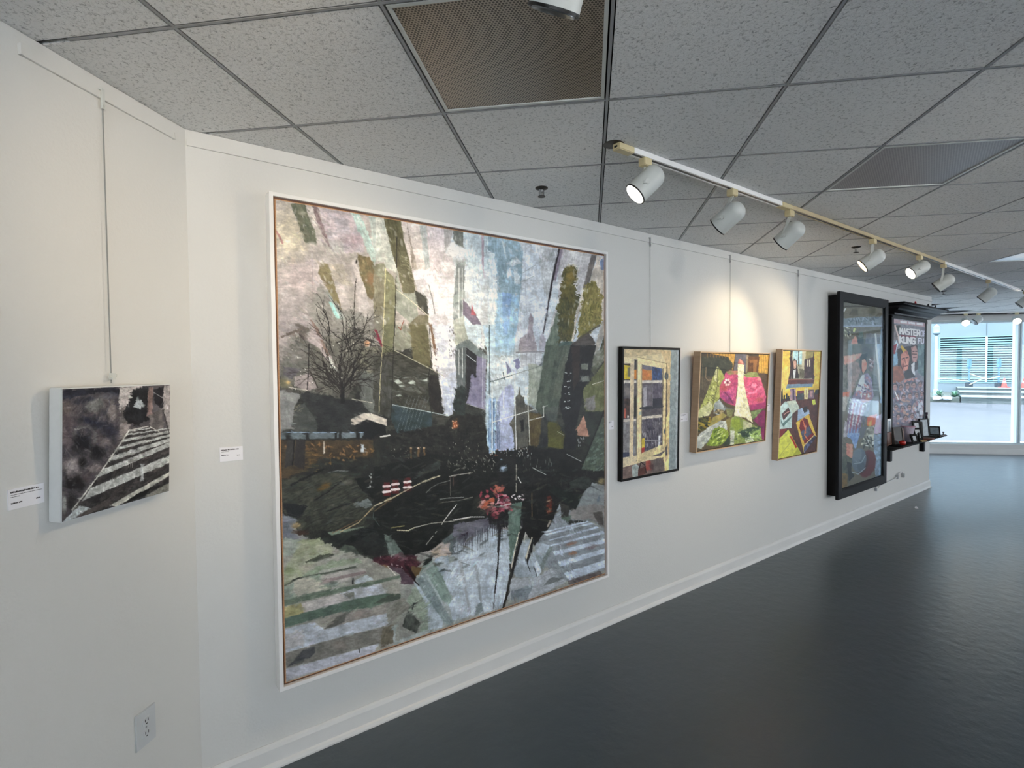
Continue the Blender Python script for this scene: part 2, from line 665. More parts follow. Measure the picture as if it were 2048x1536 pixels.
        c = np.where(c <= .04045, c / 12.92, ((c + .055) / 1.055) ** 2.4)
        at = me.color_attributes.new('paint', 'FLOAT_COLOR', 'POINT')
        at.data.foreach_set('color', np.concatenate([c, np.ones((len(c), 1))], 1).astype(np.float32).ravel())
        me.validate()
        me.materials.append(m)
        o = bpy.data.objects.new(name, me)
        COL.objects.link(o)
        o.parent = parent
        return o


# ------------------------------------------------------------------ the pictures
def art_city():
    """large abstract street scene: grey-lilac beams of light over a dark square and zebra stripes"""
    A = Art([(549.1, 397.2), (1208.3, 511.3), (1210.8, 1147.5), (570.3, 1367.2)], 680, 800, (170, 164, 160), 20)
    P = A.poly
    # ---- broad underpainting
    A.at(520, 360, .3516)
    P([(60, 70), (1100, 230), (1100, 900), (560, 1000), (80, 900)], (190, 182, 180), (170, 164, 158), rough=8)
    P([(1050, 200), (2000, 400), (2000, 1000), (1000, 1100)], (188, 200, 208), (206, 212, 218), rough=8)
    P([(60, 900), (2000, 1000), (2000, 1600), (60, 1600)], (40, 42, 40), (70, 70, 64), rough=25)
    A.at(520, 860, .3516)
    P([(90, 0), (1980, 0), (1980, 760), (1500, 520), (1100, 640), (500, 700), (100, 520)], (26, 28, 27), (46, 48, 42), rough=12)
    P([(100, 520), (500, 680), (1000, 720), (1980, 500), (1980, 900), (120, 1500)], (158, 160, 154), (140, 142, 136), rough=10)
    # ---- top left
    A.at(530, 370, .1758)
    A.blob(260, 560, 330, 420, (214, 204, 178), .75)
    A.blob(400, 1040, 330, 240, (196, 180, 180), .7)
    A.blob(250, 1400, 300, 260, (186, 176, 176), .7)
    P([(600, 250), (980, 300), (1120, 620), (1130, 760), (760, 760), (680, 520)], (176, 170, 178), (190, 178, 182), rough=4)
    A.blob(1000, 620, 220, 110, (190, 164, 172), .6)
    A.blob(800, 700, 140, 120, (196, 200, 194), .7)
    P([(965, 290), (1060, 310), (1120, 420), (1180, 560), (1260, 780), (1230, 940), (1190, 800), (1100, 600), (1020, 440)], (166, 196, 190), (186, 206, 198), rough=3, a=.9)
    P([(1180, 330), (1365, 360), (1365, 880), (1260, 860), (1200, 560)], (196, 200, 192), (176, 188, 182), rough=4)
    P([(270, 200), (440, 190), (480, 320), (575, 560), (575, 670), (450, 660), (350, 380)], (98, 104, 88), (116, 118, 100), rough=2.2)
    A.blob(420, 310, 60, 28, (176, 172, 156), .9)
    A.blob(520, 665, 70, 40, (190, 184, 176), .8)
    P([(525, 210), (570, 220), (650, 450), (740, 700), (715, 690), (600, 470)], (116, 100, 104), (146, 128, 128), rough=1.4)
    A.line([(110, 510), (150, 570), (190, 650)], 22, (168, 112, 112), a=.5, rough=3)
    P([(620, 860), (720, 900), (770, 1100), (870, 1420), (790, 1350), (690, 1150), (600, 1000)], (138, 128, 94), (120, 112, 84), rough=2.4)
    P([(720, 870), (880, 900), (1000, 1150), (870, 1120), (770, 1060)], (184, 176, 160), (170, 164, 150), rough=3, a=.7)
    P([(480, 1400), (620, 1100), (880, 1430), (1010, 1380), (1020, 1540), (480, 1540)], (150, 148, 140), (132, 132, 126), rough=6, a=.8)
    P([(690, 1180), (730, 1250), (920, 1536), (850, 1536), (740, 1330)], (176, 190, 186), rough=1.6)
    P([(715, 1320), (760, 1330), (850, 1510), (810, 1536)], (168, 222, 218), rough=1)
    P([(1040, 770), (1110, 800), (1190, 820), (1290, 1010), (1290, 1180), (1210, 1300), (1160, 1260), (1090, 1060)], (108, 102, 74), (132, 116, 84), rough=3)
    A.blob(1220, 1070, 90, 110, (146, 112, 80), .8)
    P([(1210, 900), (1365, 880), (1365, 1536), (1230, 1536), (1290, 1180)], (150, 152, 130), (130, 130, 108), rough=3)
    P([(985, 850), (1020, 850), (1130, 1160), (1230, 1536), (1060, 1536), (1040, 1200)], (204, 196, 194), (190, 184, 184), rough=1.5)
    A.line([(1030, 1060), (1020, 1150), (1012, 1300), (1005, 1470)], 9, (60, 56, 50), rough=1)
    A.line([(1035, 850), (1030, 880)], 16, (50, 46, 42))
    A.line([(530, 740), (535, 1100), (520, 1380)], 5, (150, 136, 140), a=.5)
    A.blob(1060, 1500, 130, 80, (150, 150, 146), .8)
    # ---- top middle
    A.at(750, 400, .1758)
    P([(590, 270), (790, 300), (800, 600), (890, 640), (890, 900), (620, 900)], (208, 200, 204), (196, 188, 194), rough=2)
    P([(0, 170), (100, 185), (230, 640), (250, 830), (120, 760), (0, 500)], (184, 192, 184), (204, 206, 198), rough=2)
    P([(90, 180), (290, 210), (330, 420), (420, 800), (450, 1000), (440, 1060), (320, 1080), (250, 780), (180, 560)], (84, 84, 60), (108, 106, 80), rough=1.8, jit=.14)
    A.dabs([(250, 620), (390, 620), (450, 1000), (310, 1060)], 26, (14, 40), (5, 11), [(150, 148, 118), (128, 124, 96)], .5, .3, .7)
    P([(290, 210), (540, 250), (610, 700), (570, 800), (490, 790), (410, 760), (330, 480)], (218, 208, 206), (202, 194, 190), rough=1.6)
    P([(360, 250), (395, 400), (430, 560), (480, 780), (420, 770), (400, 620)], (126, 116, 106), (170, 160, 150), rough=2, dry=.25)
    P([(500, 255), (580, 270), (600, 500), (625, 760), (570, 780)], (162, 172, 174), (184, 188, 190), rough=2)
    P([(785, 315), (880, 330), (860, 490), (792, 600)], (160, 158, 160), (182, 180, 180), rough=1.8)
    P([(880, 330), (1005, 340), (1005, 530), (900, 480)], (104, 110, 106), (126, 130, 124), rough=2.4)
    P([(1005, 345), (1225, 370), (1235, 880), (1140, 880), (1010, 720)], (188, 204, 210), (208, 220, 226), rough=2)
    P([(1210, 371), (1247, 380), (1238, 860), (1215, 700)], (164, 148, 164), (186, 170, 180), rough=1.2)
    P([(1240, 380), (1365, 400), (1365, 760), (1240, 800)], (176, 196, 204), (200, 214, 220), rough=2)
    P([(420, 800), (640, 770), (900, 880), (910, 1250), (870, 1536), (640, 1536), (590, 1290), (580, 1090), (480, 1030)], (226, 224, 230), (208, 206, 214), rough=2.5)
    A.blob(900, 570, 150, 120, (240, 240, 240), .95, warp=.9)
    A.blob(830, 760, 130, 110, (228, 226, 230), .8, warp=.8)
    P([(240, 800), (300, 1050), (460, 1050), (490, 1300), (400, 1400), (230, 1250)], (162, 168, 156), (146, 152, 140), rough=2)
    P([(440, 1010), (480, 1035), (580, 1090), (605, 1300), (500, 1240), (470, 1150)], (46, 52, 48), (66, 70, 60), rough=2.2)
    P([(500, 1300), (605, 1300), (605, 1536), (390, 1536), (390, 1400)], (108, 104, 82), (124, 120, 98), rough=2)
    P([(115, 780), (235, 900), (220, 1536), (95, 1536)], (142, 144, 112), (126, 126, 96), rough=1)
    P([(-20, 830), (112, 900), (92, 1536), (-20, 1536)], (122, 118, 96), (146, 142, 122), rough=3)
    P([(930, 690), (1015, 690), (1020, 1000), (1000, 1360), (888, 1400), (890, 1180), (900, 1000)], (106, 116, 120), (140, 150, 154), rough=2)
    P([(890, 1085), (1020, 1010), (1025, 1120), (893, 1175)], (156, 170, 170), rough=.8, a=.85)
    P([(1000, 1120), (1110, 1250), (1210, 1400), (1215, 1536), (1000, 1330)], (98, 92, 112), (122, 112, 132), rough=2.4)
    P([(1092, 1300), (1103, 1130), (1120, 1240), (1150, 1310)], (176, 92, 104), rough=.8)
    P([(888, 1365), (1012, 1305), (1022, 1540), (888, 1540)], (166, 174, 168), (180, 188, 184), rough=.8)
    P([(1012, 1305), (1225, 1540), (1020, 1540)], (202, 222, 234), rough=.6)
    P([(1015, 720), (1235, 880), (1235, 1300), (1150, 1250), (1030, 1090)], (200, 216, 230), (226, 234, 240), rough=4, a=.8)
    A.line([(955, 770), (955, 1340)], 8, (214, 220, 222), a=.8)
    A.line([(993, 770), (993, 1340)], 6, (200, 208, 212), a=.7)
    A.line([(245, 410), (242, 760)], 8, (34, 34, 30))
    A.line([(236, 860), (228, 1200), (218, 1536)], 9, (36, 38, 34))
    A.line([(115, 770), (100, 1200), (86, 1536)], 8, (214, 206, 156))
    A.line([(240, 1010), (480, 1200), (620, 1330)], 5, (214, 208, 186))
    A.line([(325, 1365), (300, 1430), (290, 1475), (262, 1440)], 8, (140, 62, 40))
    A.line([(610, 960), (650, 1120), (680, 1290)], 10, (110, 112, 114), a=.6)
    # ---- top right
    A.at(980, 440, .1758)
    P([(-20, 170), (300, 200), (375, 320), (372, 600), (330, 1250), (280, 1310), (275, 1540), (-20, 1540)], (138, 164, 178), (156, 182, 196), rough=2)
    P([(40, 820), (330, 860), (320, 1250), (280, 1540), (40, 1540)], (146, 184, 214), (166, 200, 222), rough=6, a=.9)
    P([(-20, 330), (60, 380), (85, 800), (40, 1540), (-20, 1540)], (208, 222, 232), (226, 236, 240), rough=4)
    P([(130, 220), (160, 240), (190, 430), (178, 430)], (196, 208, 212), rough=1)
    P([(140, 820), (250, 832), (240, 960), (200, 1300), (150, 1300)], (122, 156, 204), (146, 182, 216), rough=2, a=.85)
    for q in ([(190, 490), (300, 425), (375, 480), (250, 520)], [(190, 560), (230, 530), (255, 620), (200, 665)], [(270, 550), (350, 640), (340, 720), (278, 722)]):
        P(q, (218, 226, 230), (196, 208, 214), rough=1.4)
    P([(380, 260), (770, 310), (720, 620), (610, 1290), (560, 1540), (275, 1540), (290, 1310), (312, 1200), (372, 600)], (194, 204, 214), (208, 214, 222), rough=1.5)
    P([(540, 290), (770, 315), (740, 560), (690, 900), (640, 900), (560, 500)], (172, 178, 182), (196, 200, 204), rough=3, dry=.15)
    A.line([(400, 330), (405, 900)], 5, (172, 178, 186), a=.6)
    A.line([(370, 600), (520, 505)], 6, (150, 160, 164), a=.8)
    A.line([(345, 705), (500, 635)], 6, (150, 160, 164), a=.8)
    P([(320, 1500), (345, 1350), (430, 1285), (447, 1150), (440, 1110), (463, 1060), (495, 1110), (488, 1180), (495, 1290), (530, 1390), (540, 1500)], (146, 138, 148), (170, 160, 168), rough=1.5)
    A.line([(300, 1500), (620, 1495)], 9, (140, 140, 146))
    P([(570, 1320), (600, 1280), (640, 1350), (650, 1500), (560, 1500)], (166, 164, 176), rough=2)
    P([(820, 318), (1170, 385), (1000, 1060), (940, 1370), (650, 1400), (700, 1150), (775, 960), (780, 600)], (188, 186, 190), (200, 200, 200), rough=1.5)
    P([(800, 312), (838, 320), (745, 700), (722, 660)], (136, 126, 142), rough=1)
    P([(780, 310), (803, 312), (720, 700), (612, 1295), (602, 1290), (700, 680)], (38, 32, 40), rough=.5)
    P([(640, 1400), (720, 1180), (780, 990), (810, 1540), (610, 1540)], (92, 106, 96), (112, 124, 110), rough=2.5)
    P([(860, 560), (930, 500), (1000, 600), (970, 750), (1005, 900), (1000, 1000), (940, 1390), (790, 1390), (770, 960), (820, 700)], (104, 96, 52), (76, 78, 50), rough=9, jit=.2)
    A.blob(920, 640, 90, 150, (146, 124, 60), .8, warp=1)
    A.dabs([(780, 850), (1000, 850), (940, 1390), (780, 1390)], 120, (10, 30), (6, 14), [(62, 66, 44), (82, 84, 54), (58, 60, 48), (112, 104, 62)], 1.4, .5, .55)
    P([(780, 1390), (950, 1380), (920, 1540), (790, 1540)], (76, 96, 92), rough=3)
    P([(1160, 383), (1222, 392), (1190, 500), (1100, 840), (1060, 770)], (104, 100, 100), (126, 120, 116), rough=1.8)
    P([(1060, 760), (1100, 830), (1040, 1000), (1000, 1100), (945, 1385), (930, 1370), (985, 1085), (1005, 990)], (226, 216, 202), (196, 186, 174), rough=1.5)
    P([(1222, 392), (1305, 425), (1305, 1110), (1250, 1200), (1090, 860)], (198, 188, 176), (210, 200, 186), rough=2)
    P([(1090, 720), (1200, 680), (1285, 900), (1265, 1190), (1000, 1350), (1020, 1060)], (118, 112, 58), (146, 134, 78), rough=8, jit=.2)
    A.dabs([(1060, 900), (1270, 900), (1250, 1190), (1000, 1330)], 70, (10, 24), (6, 12), [(86, 90, 52), (146, 136, 76), (176, 162, 96)], 1.3, .6, .6)
    P([(1250, 450), (1305, 430), (1305, 570), (1270, 570)], (128, 144, 176), rough=3)
    P([(940, 1400), (1120, 1270), (1205, 1400), (1170, 1540), (915, 1540)], (66, 60, 58), (88, 82, 78), rough=2)
    P([(1000, 1340), (1250, 1185), (1260, 1200), (1010, 1360)], (84, 78, 58), rough=1)
    P([(1290, 1130), (1312, 1100), (1312, 1280), (1230, 1500), (1165, 1540), (1200, 1420)], (192, 186, 176), (150, 146, 140), rough=2)
    P([(1312, 1290), (1312, 1540), (1230, 1540)], (74, 78, 62), rough=2)
    # ---- left middle, the tree
    A.at(530, 620, .1758)
    P([(100, 60), (1340, 40), (1340, 720), (500, 960), (140, 900)], (140, 138, 130), (122, 122, 116), rough=20, soft=14, a=.7)
    P([(110, 0), (480, 0), (530, 190), (300, 260), (130, 700)], (180, 172, 170), (164, 156, 156), rough=12, soft=10)
    P([(320, 150), (380, 170), (500, 190), (440, 330), (420, 400), (370, 260)], (108, 102, 96), rough=7)
    A.line([(180, 300), (430, 200)], 24, (112, 102, 96), rough=4)
    P([(180, 450), (430, 400), (480, 560), (260, 610)], (112, 110, 106), (134, 130, 126), rough=9, a=.8)
    P([(200, 640), (400, 660), (300, 790), (200, 740)], (86, 84, 90), (104, 100, 106), rough=4)
    P([(330, 760), (500, 700), (600, 880), (480, 920), (330, 860)], (150, 140, 140), (164, 154, 152), rough=3)
    A.blob(200, 830, 110, 80, (116, 112, 86), .8)
    A.blob(255, 820, 34, 30, (196, 168, 110), .9)
    P([(480, 400), (840, 260), (1130, 220), (1080, 700), (900, 1020), (600, 930), (500, 680)], (92, 90, 84), (120, 118, 108), rough=16, a=.75)
    P([(1040, 420), (1340, 420), (1340, 760), (1040, 720)], (132, 130, 112), (110, 110, 100), rough=8, a=.8)
    P([(1150, 490), (1330, 500), (1300, 690), (1170, 660)], (70, 72, 66), (96, 96, 88), rough=7, a=.8)
    P([(520, 190), (560, 130), (690, 420), (825, 690), (690, 580), (600, 430), (460, 340)], (184, 172, 172), (166, 154, 154), rough=3)
    P([(690, 510), (730, 530), (822, 690), (740, 650)], (218, 224, 214), rough=2)
    P([(500, 100), (565, 150), (725, 500), (700, 520)], (122, 104, 92), (146, 120, 112), rough=2)
    A.blob(1155, 375, 45, 50, (204, 150, 110), .9)
    A.line([(1260, 235), (1290, 320), (1325, 400)], 26, (130, 40, 62), rough=4)
    P([(130, 900), (390, 960), (330, 1110), (290, 1340), (140, 1395)], (128, 130, 130), (140, 142, 142), rough=3)
    P([(1060, 700), (1340, 720), (1340, 1210), (1170, 1160), (1090, 1040)], (92, 96, 92), (112, 116, 112), rough=5)
    P([(390, 950), (480, 935), (870, 1015), (1090, 1030), (1175, 1150), (1020, 1240), (980, 1400), (300, 1400), (330, 1110), (430, 1050)], (38, 40, 42), (52, 54, 54), rough=3)
    P([(330, 1110), (440, 1060), (580, 1280), (582, 1395), (300, 1395)], (78, 82, 78), (68, 72, 70), rough=2)
    A.dabs([(330, 1090), (440, 1060), (430, 1140), (330, 1200)], 9, (14, 40), (3, 6), [(126, 122, 104)], -.5, .1, .8)
    for q in range(26):
        A.twigs((870 + RNG.integers(-40, 40), 900 + RNG.integers(-40, 60)), -PI / 2 + (RNG.random() - .5) * 2.1, 260 + 240 * RNG.random(), 1, (40, 36, 34), 7)
    for p0, an, l in [((870, 900), -1.7, 560), ((880, 900), -1.25, 520), ((985, 560), -1.5, 300), ((840, 470), -.6, 360), ((800, 370), -.5, 330), ((960, 900), -1.6, 300), ((760, 480), -1.9, 360)]:
        A.twigs(p0, an, l, 2, (22, 20, 22), 9)
    A.line([(490, 380), (485, 700), (470, 900)], 11, (44, 42, 42))
    A.line([(500, 690), (560, 810), (590, 880)], 14, (56, 50, 48))
    P([(855, 820), (885, 800), (905, 1060), (850, 1060)], (24, 22, 24), rough=2)
    A.line([(260, 878), (470, 912)], 6, (206, 200, 190), broken=.3)
    A.line([(985, 1012), (1215, 1055)], 6, (200, 196, 180), broken=.3)
    A.dabs([(150, 50), (1320, 50), (1100, 760), (300, 1000)], 46, (5, 12), (5, 9), [(232, 230, 222), (214, 206, 190)], 0, 2, .95)
    P([(150, 1390), (1120, 1392), (1100, 1455), (150, 1475)], (108, 120, 128), (84, 94, 98), rough=1.5)
    for x0, x1 in ((225, 272), (455, 490), (785, 812), (832, 862)):
        P([(x0, 1380), (x1, 1380), (x1, 1480), (x0, 1480)], (30, 32, 32), rough=1.5)
    A.line([(150, 1392), (1120, 1396)], 7, (150, 176, 206), broken=.45)
    P([(975, 1300), (1150, 1240), (1370, 1310), (1370, 1536), (1140, 1536), (1120, 1400)], (20, 22, 24), rough=2)
    P([(1025, 1300), (1075, 1300), (1075, 1500), (1030, 1500)], (24, 26, 28), rough=1)
    P([(970, 1240), (1120, 1172), (1195, 1172), (1380, 1240), (1380, 1318), (1150, 1244), (1010, 1312), (975, 1304)], (214, 208, 198), (196, 188, 176), rough=1)
    # ---- centre
    A.at(750, 650, .1758)
    P([(90, -10), (217, -10), (206, 290), (190, 640), (60, 640)], (120, 122, 92), (104, 106, 80), rough=1.5)
    P([(217, -10), (400, -10), (410, 270), (218, 285)], (146, 148, 136), (126, 128, 112), rough=3)
    P([(390, -10), (600, -10), (640, 360), (625, 490), (430, 390)], (116, 112, 80), (98, 94, 66), rough=2)
    P([(60, 330), (215, 290), (640, 500), (710, 570), (750, 760), (770, 1020), (680, 1000), (190, 900), (40, 640)], (56, 56, 48), (78, 78, 70), rough=3, jit=.2)
    P([(-20, 380), (200, 380), (190, 1060), (-20, 1000)], (58, 58, 50), (82, 84, 80), rough=5, a=.85)
    A.dabs([(215, 520), (610, 560), (610, 720), (200, 860)], 60, (20, 70), (4, 9), [(98, 104, 100), (60, 64, 58), (120, 126, 120)], 0, .35, .6)
    P([(180, 905), (650, 1000), (640, 1150), (250, 1235), (170, 1060)], (60, 76, 82), (48, 62, 64), rough=2)
    for q in range(7):
        x0 = 250 + 40 * q
        A.line([(x0, 1200), (x0 + 60, 1000), (x0 + 130, 800)], 4, (140, 152, 156), a=.45, broken=.4)
    for q in ([(210, 640), (260, 612), (305, 655), (250, 672)], [(370, 655), (430, 622), (455, 652), (410, 672)], [(530, 632), (607, 598), (605, 640)], [(265, 690), (300, 680), (340, 692), (300, 706)], [(235, 800), (280, 788), (300, 800), (260, 812)]):
        P(q, (196, 206, 198), (176, 186, 178), rough=1)
    A.line([(217, 285), (640, 500), (780, 578)], 7, (176, 174, 150))
    A.line([(190, 905), (500, 965), (840, 1035)], 7, (190, 206, 208))
    A.line([(218, 0), (205, 300), (185, 900), (172, 1060)], 7, (30, 32, 28))
    A.line([(92, 0), (78, 280), (55, 620), (40, 1000)], 6, (196, 190, 150), broken=.3)
    A.line([(612, 0), (640, 360), (600, 620), (640, 1000)], 9, (36, 38, 34), a=.8)
    P([(610, 570), (700, 570), (750, 760), (770, 1010), (680, 1010), (610, 900)], (34, 32, 30), (50, 46, 42), rough=2)
    P([(640, -10), (885, -10), (925, 400), (935, 640), (890, 900), (880, 1010), (820, 1035), (780, 1000), (740, 700), (700, 480), (640, 280)], (222, 224, 234), (200, 206, 220), rough=2.5)
    P([(760, 640), (935, 500), (930, 650), (890, 900), (870, 1020), (820, 1035), (780, 1000)], (166, 180, 208), (196, 206, 224), rough=4, a=.85)
    P([(600, -10), (640, -10), (680, 200), (705, 300), (680, 360), (650, 200)], (118, 92, 72), (150, 116, 96), rough=2)
    P([(590, -10), (615, -10), (700, 480), (690, 540), (650, 480)], (226, 222, 222), rough=1.5)
    A.dabs([(840, 0), (900, 0), (900, 380), (840, 380)], 24, (8, 20), (5, 9), [(96, 92, 100), (70, 66, 72)], 1.5, .5, .8)
    A.dabs([(660, 250), (720, 250), (720, 560), (660, 560)], 14, (8, 18), (5, 9), [(120, 84, 88), (90, 70, 76)], 1.5, .5, .7)
    P([(890, -10), (1020, -10), (1060, 160), (905, 235)], (160, 168, 158), (176, 182, 172), rough=1)
    P([(1020, -10), (1215, -10), (1210, 130), (1190, 240), (1060, 160)], (194, 214, 228), (206, 222, 232), rough=1)
    P([(910, 275), (1037, 238), (1025, 800), (1000, 1100), (900, 900), (930, 650)], (84, 94, 98), (104, 112, 114), rough=1.5)
    P([(1037, 245), (1155, 345), (1152, 600), (1060, 830), (1035, 800)], (34, 36, 42), (50, 50, 56), rough=1.5)
    P([(1035, 890), (1060, 820), (1095, 570), (1120, 560), (1130, 600), (1152, 600), (1155, 345), (1262, 380), (1255, 965)], (142, 140, 168), (122, 120, 150), rough=2)
    P([(905, 230), (1060, 158), (1282, 350), (1272, 388), (1165, 350), (1030, 240), (912, 282)], (120, 134, 136), (98, 110, 112), rough=.8)
    A.line([(955, 280), (955, 560)], 6, (206, 214, 216), a=.8)
    A.line([(993, 260), (995, 600)], 7, (206, 214, 216), a=.8)
    A.line([(1040, 335), (1150, 420)], 5, (190, 200, 206))
    A.line([(1226, 330), (1222, 930)], 6, (190, 194, 210), a=.7)
    P([(910, 720), (985, 690), (1040, 700), (1030, 1120), (900, 1060), (890, 880)], (38, 46, 46), (54, 62, 60), rough=4)
    P([(1030, 890), (1255, 965), (1250, 1260), (1030, 1330)], (40, 42, 40), (58, 60, 56), rough=2)
    A.line([(1035, 893), (1252, 965)], 5, (176, 180, 180), a=.7)
    P([(1225, -10), (1370, -10), (1370, 1500), (1275, 1400), (1255, 900), (1280, 350)], (190, 214, 228), (166, 196, 220), rough=1.5)
    P([(1290, 900), (1320, 680), (1345, 1480), (1285, 1300)], (84, 114, 154), (130, 166, 200), rough=2)
    A.line([(1302, 0), (1302, 800)], 9, (54, 74, 84))
    A.line([(1270, 780), (1360, 830)], 10, (214, 230, 236), a=.8)
    P([(-20, 1250), (260, 1235), (640, 1150), (780, 1140), (860, 1050), (1040, 1010), (1255, 1040), (1260, 1350), (1370, 1470), (1370, 1600), (-20, 1600)], (28, 28, 27), (46, 46, 42), rough=3)
    A.dabs([(280, 1200), (1240, 1120), (1240, 1500), (20, 1520)], 150, (10, 44), (6, 18), [(56, 56, 52), (18, 18, 18), (70, 68, 62), (38, 42, 40)], 0, 1.7, .6)
    A.line([(60, 1272), (160, 1255)], 16, (214, 212, 206))
    A.blob(915, 1130, 50, 60, (170, 96, 60), .95, warp=.9)
    A.dabs([(880, 1090), (950, 1090), (950, 1180), (880, 1180)], 9, (8, 14), (6, 10), [(240, 196, 160), (226, 150, 100)], 0, 2, .95)
    A.blob(130, 1390, 34, 22, (160, 44, 44), .95)
    for x in (405, 490, 555):
        P([(x - 12, 1395), (x + 16, 1395), (x + 10, 1536), (x - 6, 1536)], (150, 110, 66), rough=2, a=.6)
        A.blob(x, 1400, 18, 14, (226, 190, 150), .9)
    A.dabs([(40, 1350), (1240, 1300), (1240, 1520), (40, 1520)], 40, (4, 14), (3, 6), [(190, 184, 172), (150, 140, 126)], 1.5, .4, .8)
    # ---- right
    A.at(980, 690, .1758)
    P([(-10, 90), (645, 90), (595, 240), (520, 720), (280, 790), (30, 880), (-10, 880)], (190, 206, 216), (210, 222, 228), rough=10, soft=12)
    P([(320, 78), (345, -60), (430, -130), (495, -130), (530, -30), (545, 78)], (150, 142, 150), (178, 170, 176), rough=2)
    P([(350, 85), (600, 85), (590, 230), (345, 250)], (170, 172, 178), (200, 202, 206), rough=4, a=.8)
    for x in (370, 420, 470, 520):
        A.line([(x, 95), (x - 4, 220)], 6, (146, 148, 154), a=.6)
    A.line([(300, 82), (620, 75)], 9, (140, 140, 146))
    P([(440, 200), (600, 240), (530, 720), (440, 660)], (142, 150, 132), (166, 172, 158), rough=3, a=.85)
    P([(180, 180), (250, 300), (200, 330)], (112, 116, 146), rough=2)
    P([(270, 170), (330, 150), (345, 230), (300, 290)], (120, 122, 156), rough=3)
    P([(190, 180), (230, 190), (310, 320), (270, 320)], (196, 206, 226), rough=1)
    P([(170, 480), (230, 445), (275, 500), (275, 1200), (60, 1200), (90, 620)], (164, 174, 210), (186, 198, 224), rough=4)
    P([(-10, 600), (60, 600), (65, 1200), (-10, 1240)], (128, 164, 206), (166, 196, 222), rough=2)
    for x in (10, 35, 75, 95):
        P([(x, 640), (x + 12, 640), (x + 16, 1180), (x + 4, 1180)], (66, 88, 124), rough=1.5, a=.7)
    P([(440, 770), (600, 780), (570, 1160), (440, 1150)], (84, 72, 48), (104, 92, 58), rough=2)
    P([(640, 0), (835, 0), (790, 640), (760, 900), (590, 800), (520, 720), (600, 240)], (70, 82, 72), (88, 98, 86), rough=1.5)
    P([(700, 0), (765, 0), (680, 520), (610, 560)], (102, 112, 98), (86, 98, 86), rough=2, a=.8)
    P([(835, 0), (925, 0), (900, 200), (800, 640), (700, 640)], (84, 94, 84), (106, 112, 98), rough=2.5, a=.9)
    P([(290, 600), (322, 560), (338, 480), (350, 560), (392, 600), (400, 660), (520, 740), (440, 770), (440, 1150), (300, 1190), (255, 960), (222, 900), (280, 800)], (76, 78, 74), (98, 96, 88), rough=1.8)
    P([(345, 860), (385, 850), (388, 980), (355, 990)], (30, 32, 36), rough=1.5)
    P([(590, 780), (660, 790), (665, 1160), (540, 1170), (575, 1040)], (40, 42, 46), (66, 66, 62), rough=2)
    P([(660, 880), (760, 860), (845, 1020), (845, 1190), (660, 1160)], (100, 98, 48), (84, 82, 42), rough=2)
    P([(640, 700), (790, 700), (760, 880), (640, 860)], (92, 96, 90), (70, 76, 72), rough=4, a=.8)
    P([(930, 0), (1210, 0), (1150, 300), (1050, 620), (990, 900), (980, 1190), (840, 1190), (850, 900), (795, 700), (860, 230)], (24, 26, 31), (38, 38, 42), rough=1.8)
    P([(930, 20), (1030, 0), (1020, 400), (950, 520)], (60, 48, 46), (48, 40, 40), rough=2)
    for yy, n in ((320, 4), (410, 5), (480, 4), (550, 3), (640, 4), (712, 5)):
        A.dabs([(845, yy - 10), (925, yy - 12), (925, yy + 12), (845, yy + 12)], n, (8, 14), (4, 7), [(206, 210, 206)], -.1, .2, .95)
    P([(1040, 212), (1120, 206), (1124, 280), (1042, 282)], (122, 126, 116), rough=1.5)
    P([(1032, 352), (1130, 345), (1134, 410), (1050, 420)], (126, 130, 122), rough=1.5)
    P([(1180, 350), (1305, 190), (1305, 760), (1080, 760), (1060, 520)], (94, 98, 60), (120, 122, 84), rough=3)
    P([(1190, 100), (1305, 0), (1305, 160), (1190, 340), (1160, 300)], (80, 84, 66), (140, 140, 128), rough=3)
    P([(1080, 620), (1200, 560), (1200, 740), (1090, 740)], (132, 128, 124), (146, 142, 138), rough=3)
    P([(1080, 760), (1305, 750), (1140, 1160), (1080, 1060), (1110, 900)], (50, 56, 50), (38, 42, 40), rough=2)
    P([(1000, 940), (1072, 800), (1135, 1040), (1000, 1035)], (206, 156, 132), (176, 128, 108), rough=2)
    A.dabs([(1000, 1050), (1080, 1050), (1080, 1160), (1000, 1160)], 12, (8, 22), (4, 7), [(176, 176, 176)], 1.5, .2, .8)
    P([(1305, 770), (1305, 1540), (1040, 1400), (1140, 1160)], (72, 84, 72), (92, 104, 88), rough=4)
    A.dabs([(1300, 900), (1300, 1500), (1060, 1390), (1160, 1160)], 40, (16, 50), (8, 18), [(104, 122, 110), (60, 70, 62), (130, 146, 136)], -.6, .5, .6)
    A.line([(1305, 750), (1180, 1060), (1040, 1400)], 16, (22, 26, 24))
    P([(-10, 1250), (120, 1230), (300, 1190), (700, 1180), (860, 1190), (1060, 1330), (1010, 1540), (-10, 1540)], (18, 20, 20), (34, 34, 34), rough=4)
    A.dabs([(0, 1190), (480, 1170), (480, 1260), (0, 1280)], 60, (5, 16), (4, 9), [(170, 168, 160), (30, 28, 28), (120, 72, 56), (206, 210, 210)], 0, 2, .85)
    A.dabs([(340, 1280), (760, 1280), (760, 1480), (340, 1480)], 40, (8, 40), (3, 6), [(120, 122, 114), (70, 72, 66), (160, 160, 156)], 1.55, .1, .6)
    A.blob(150, 1405, 60, 40, (176, 198, 222), .95, warp=.8)
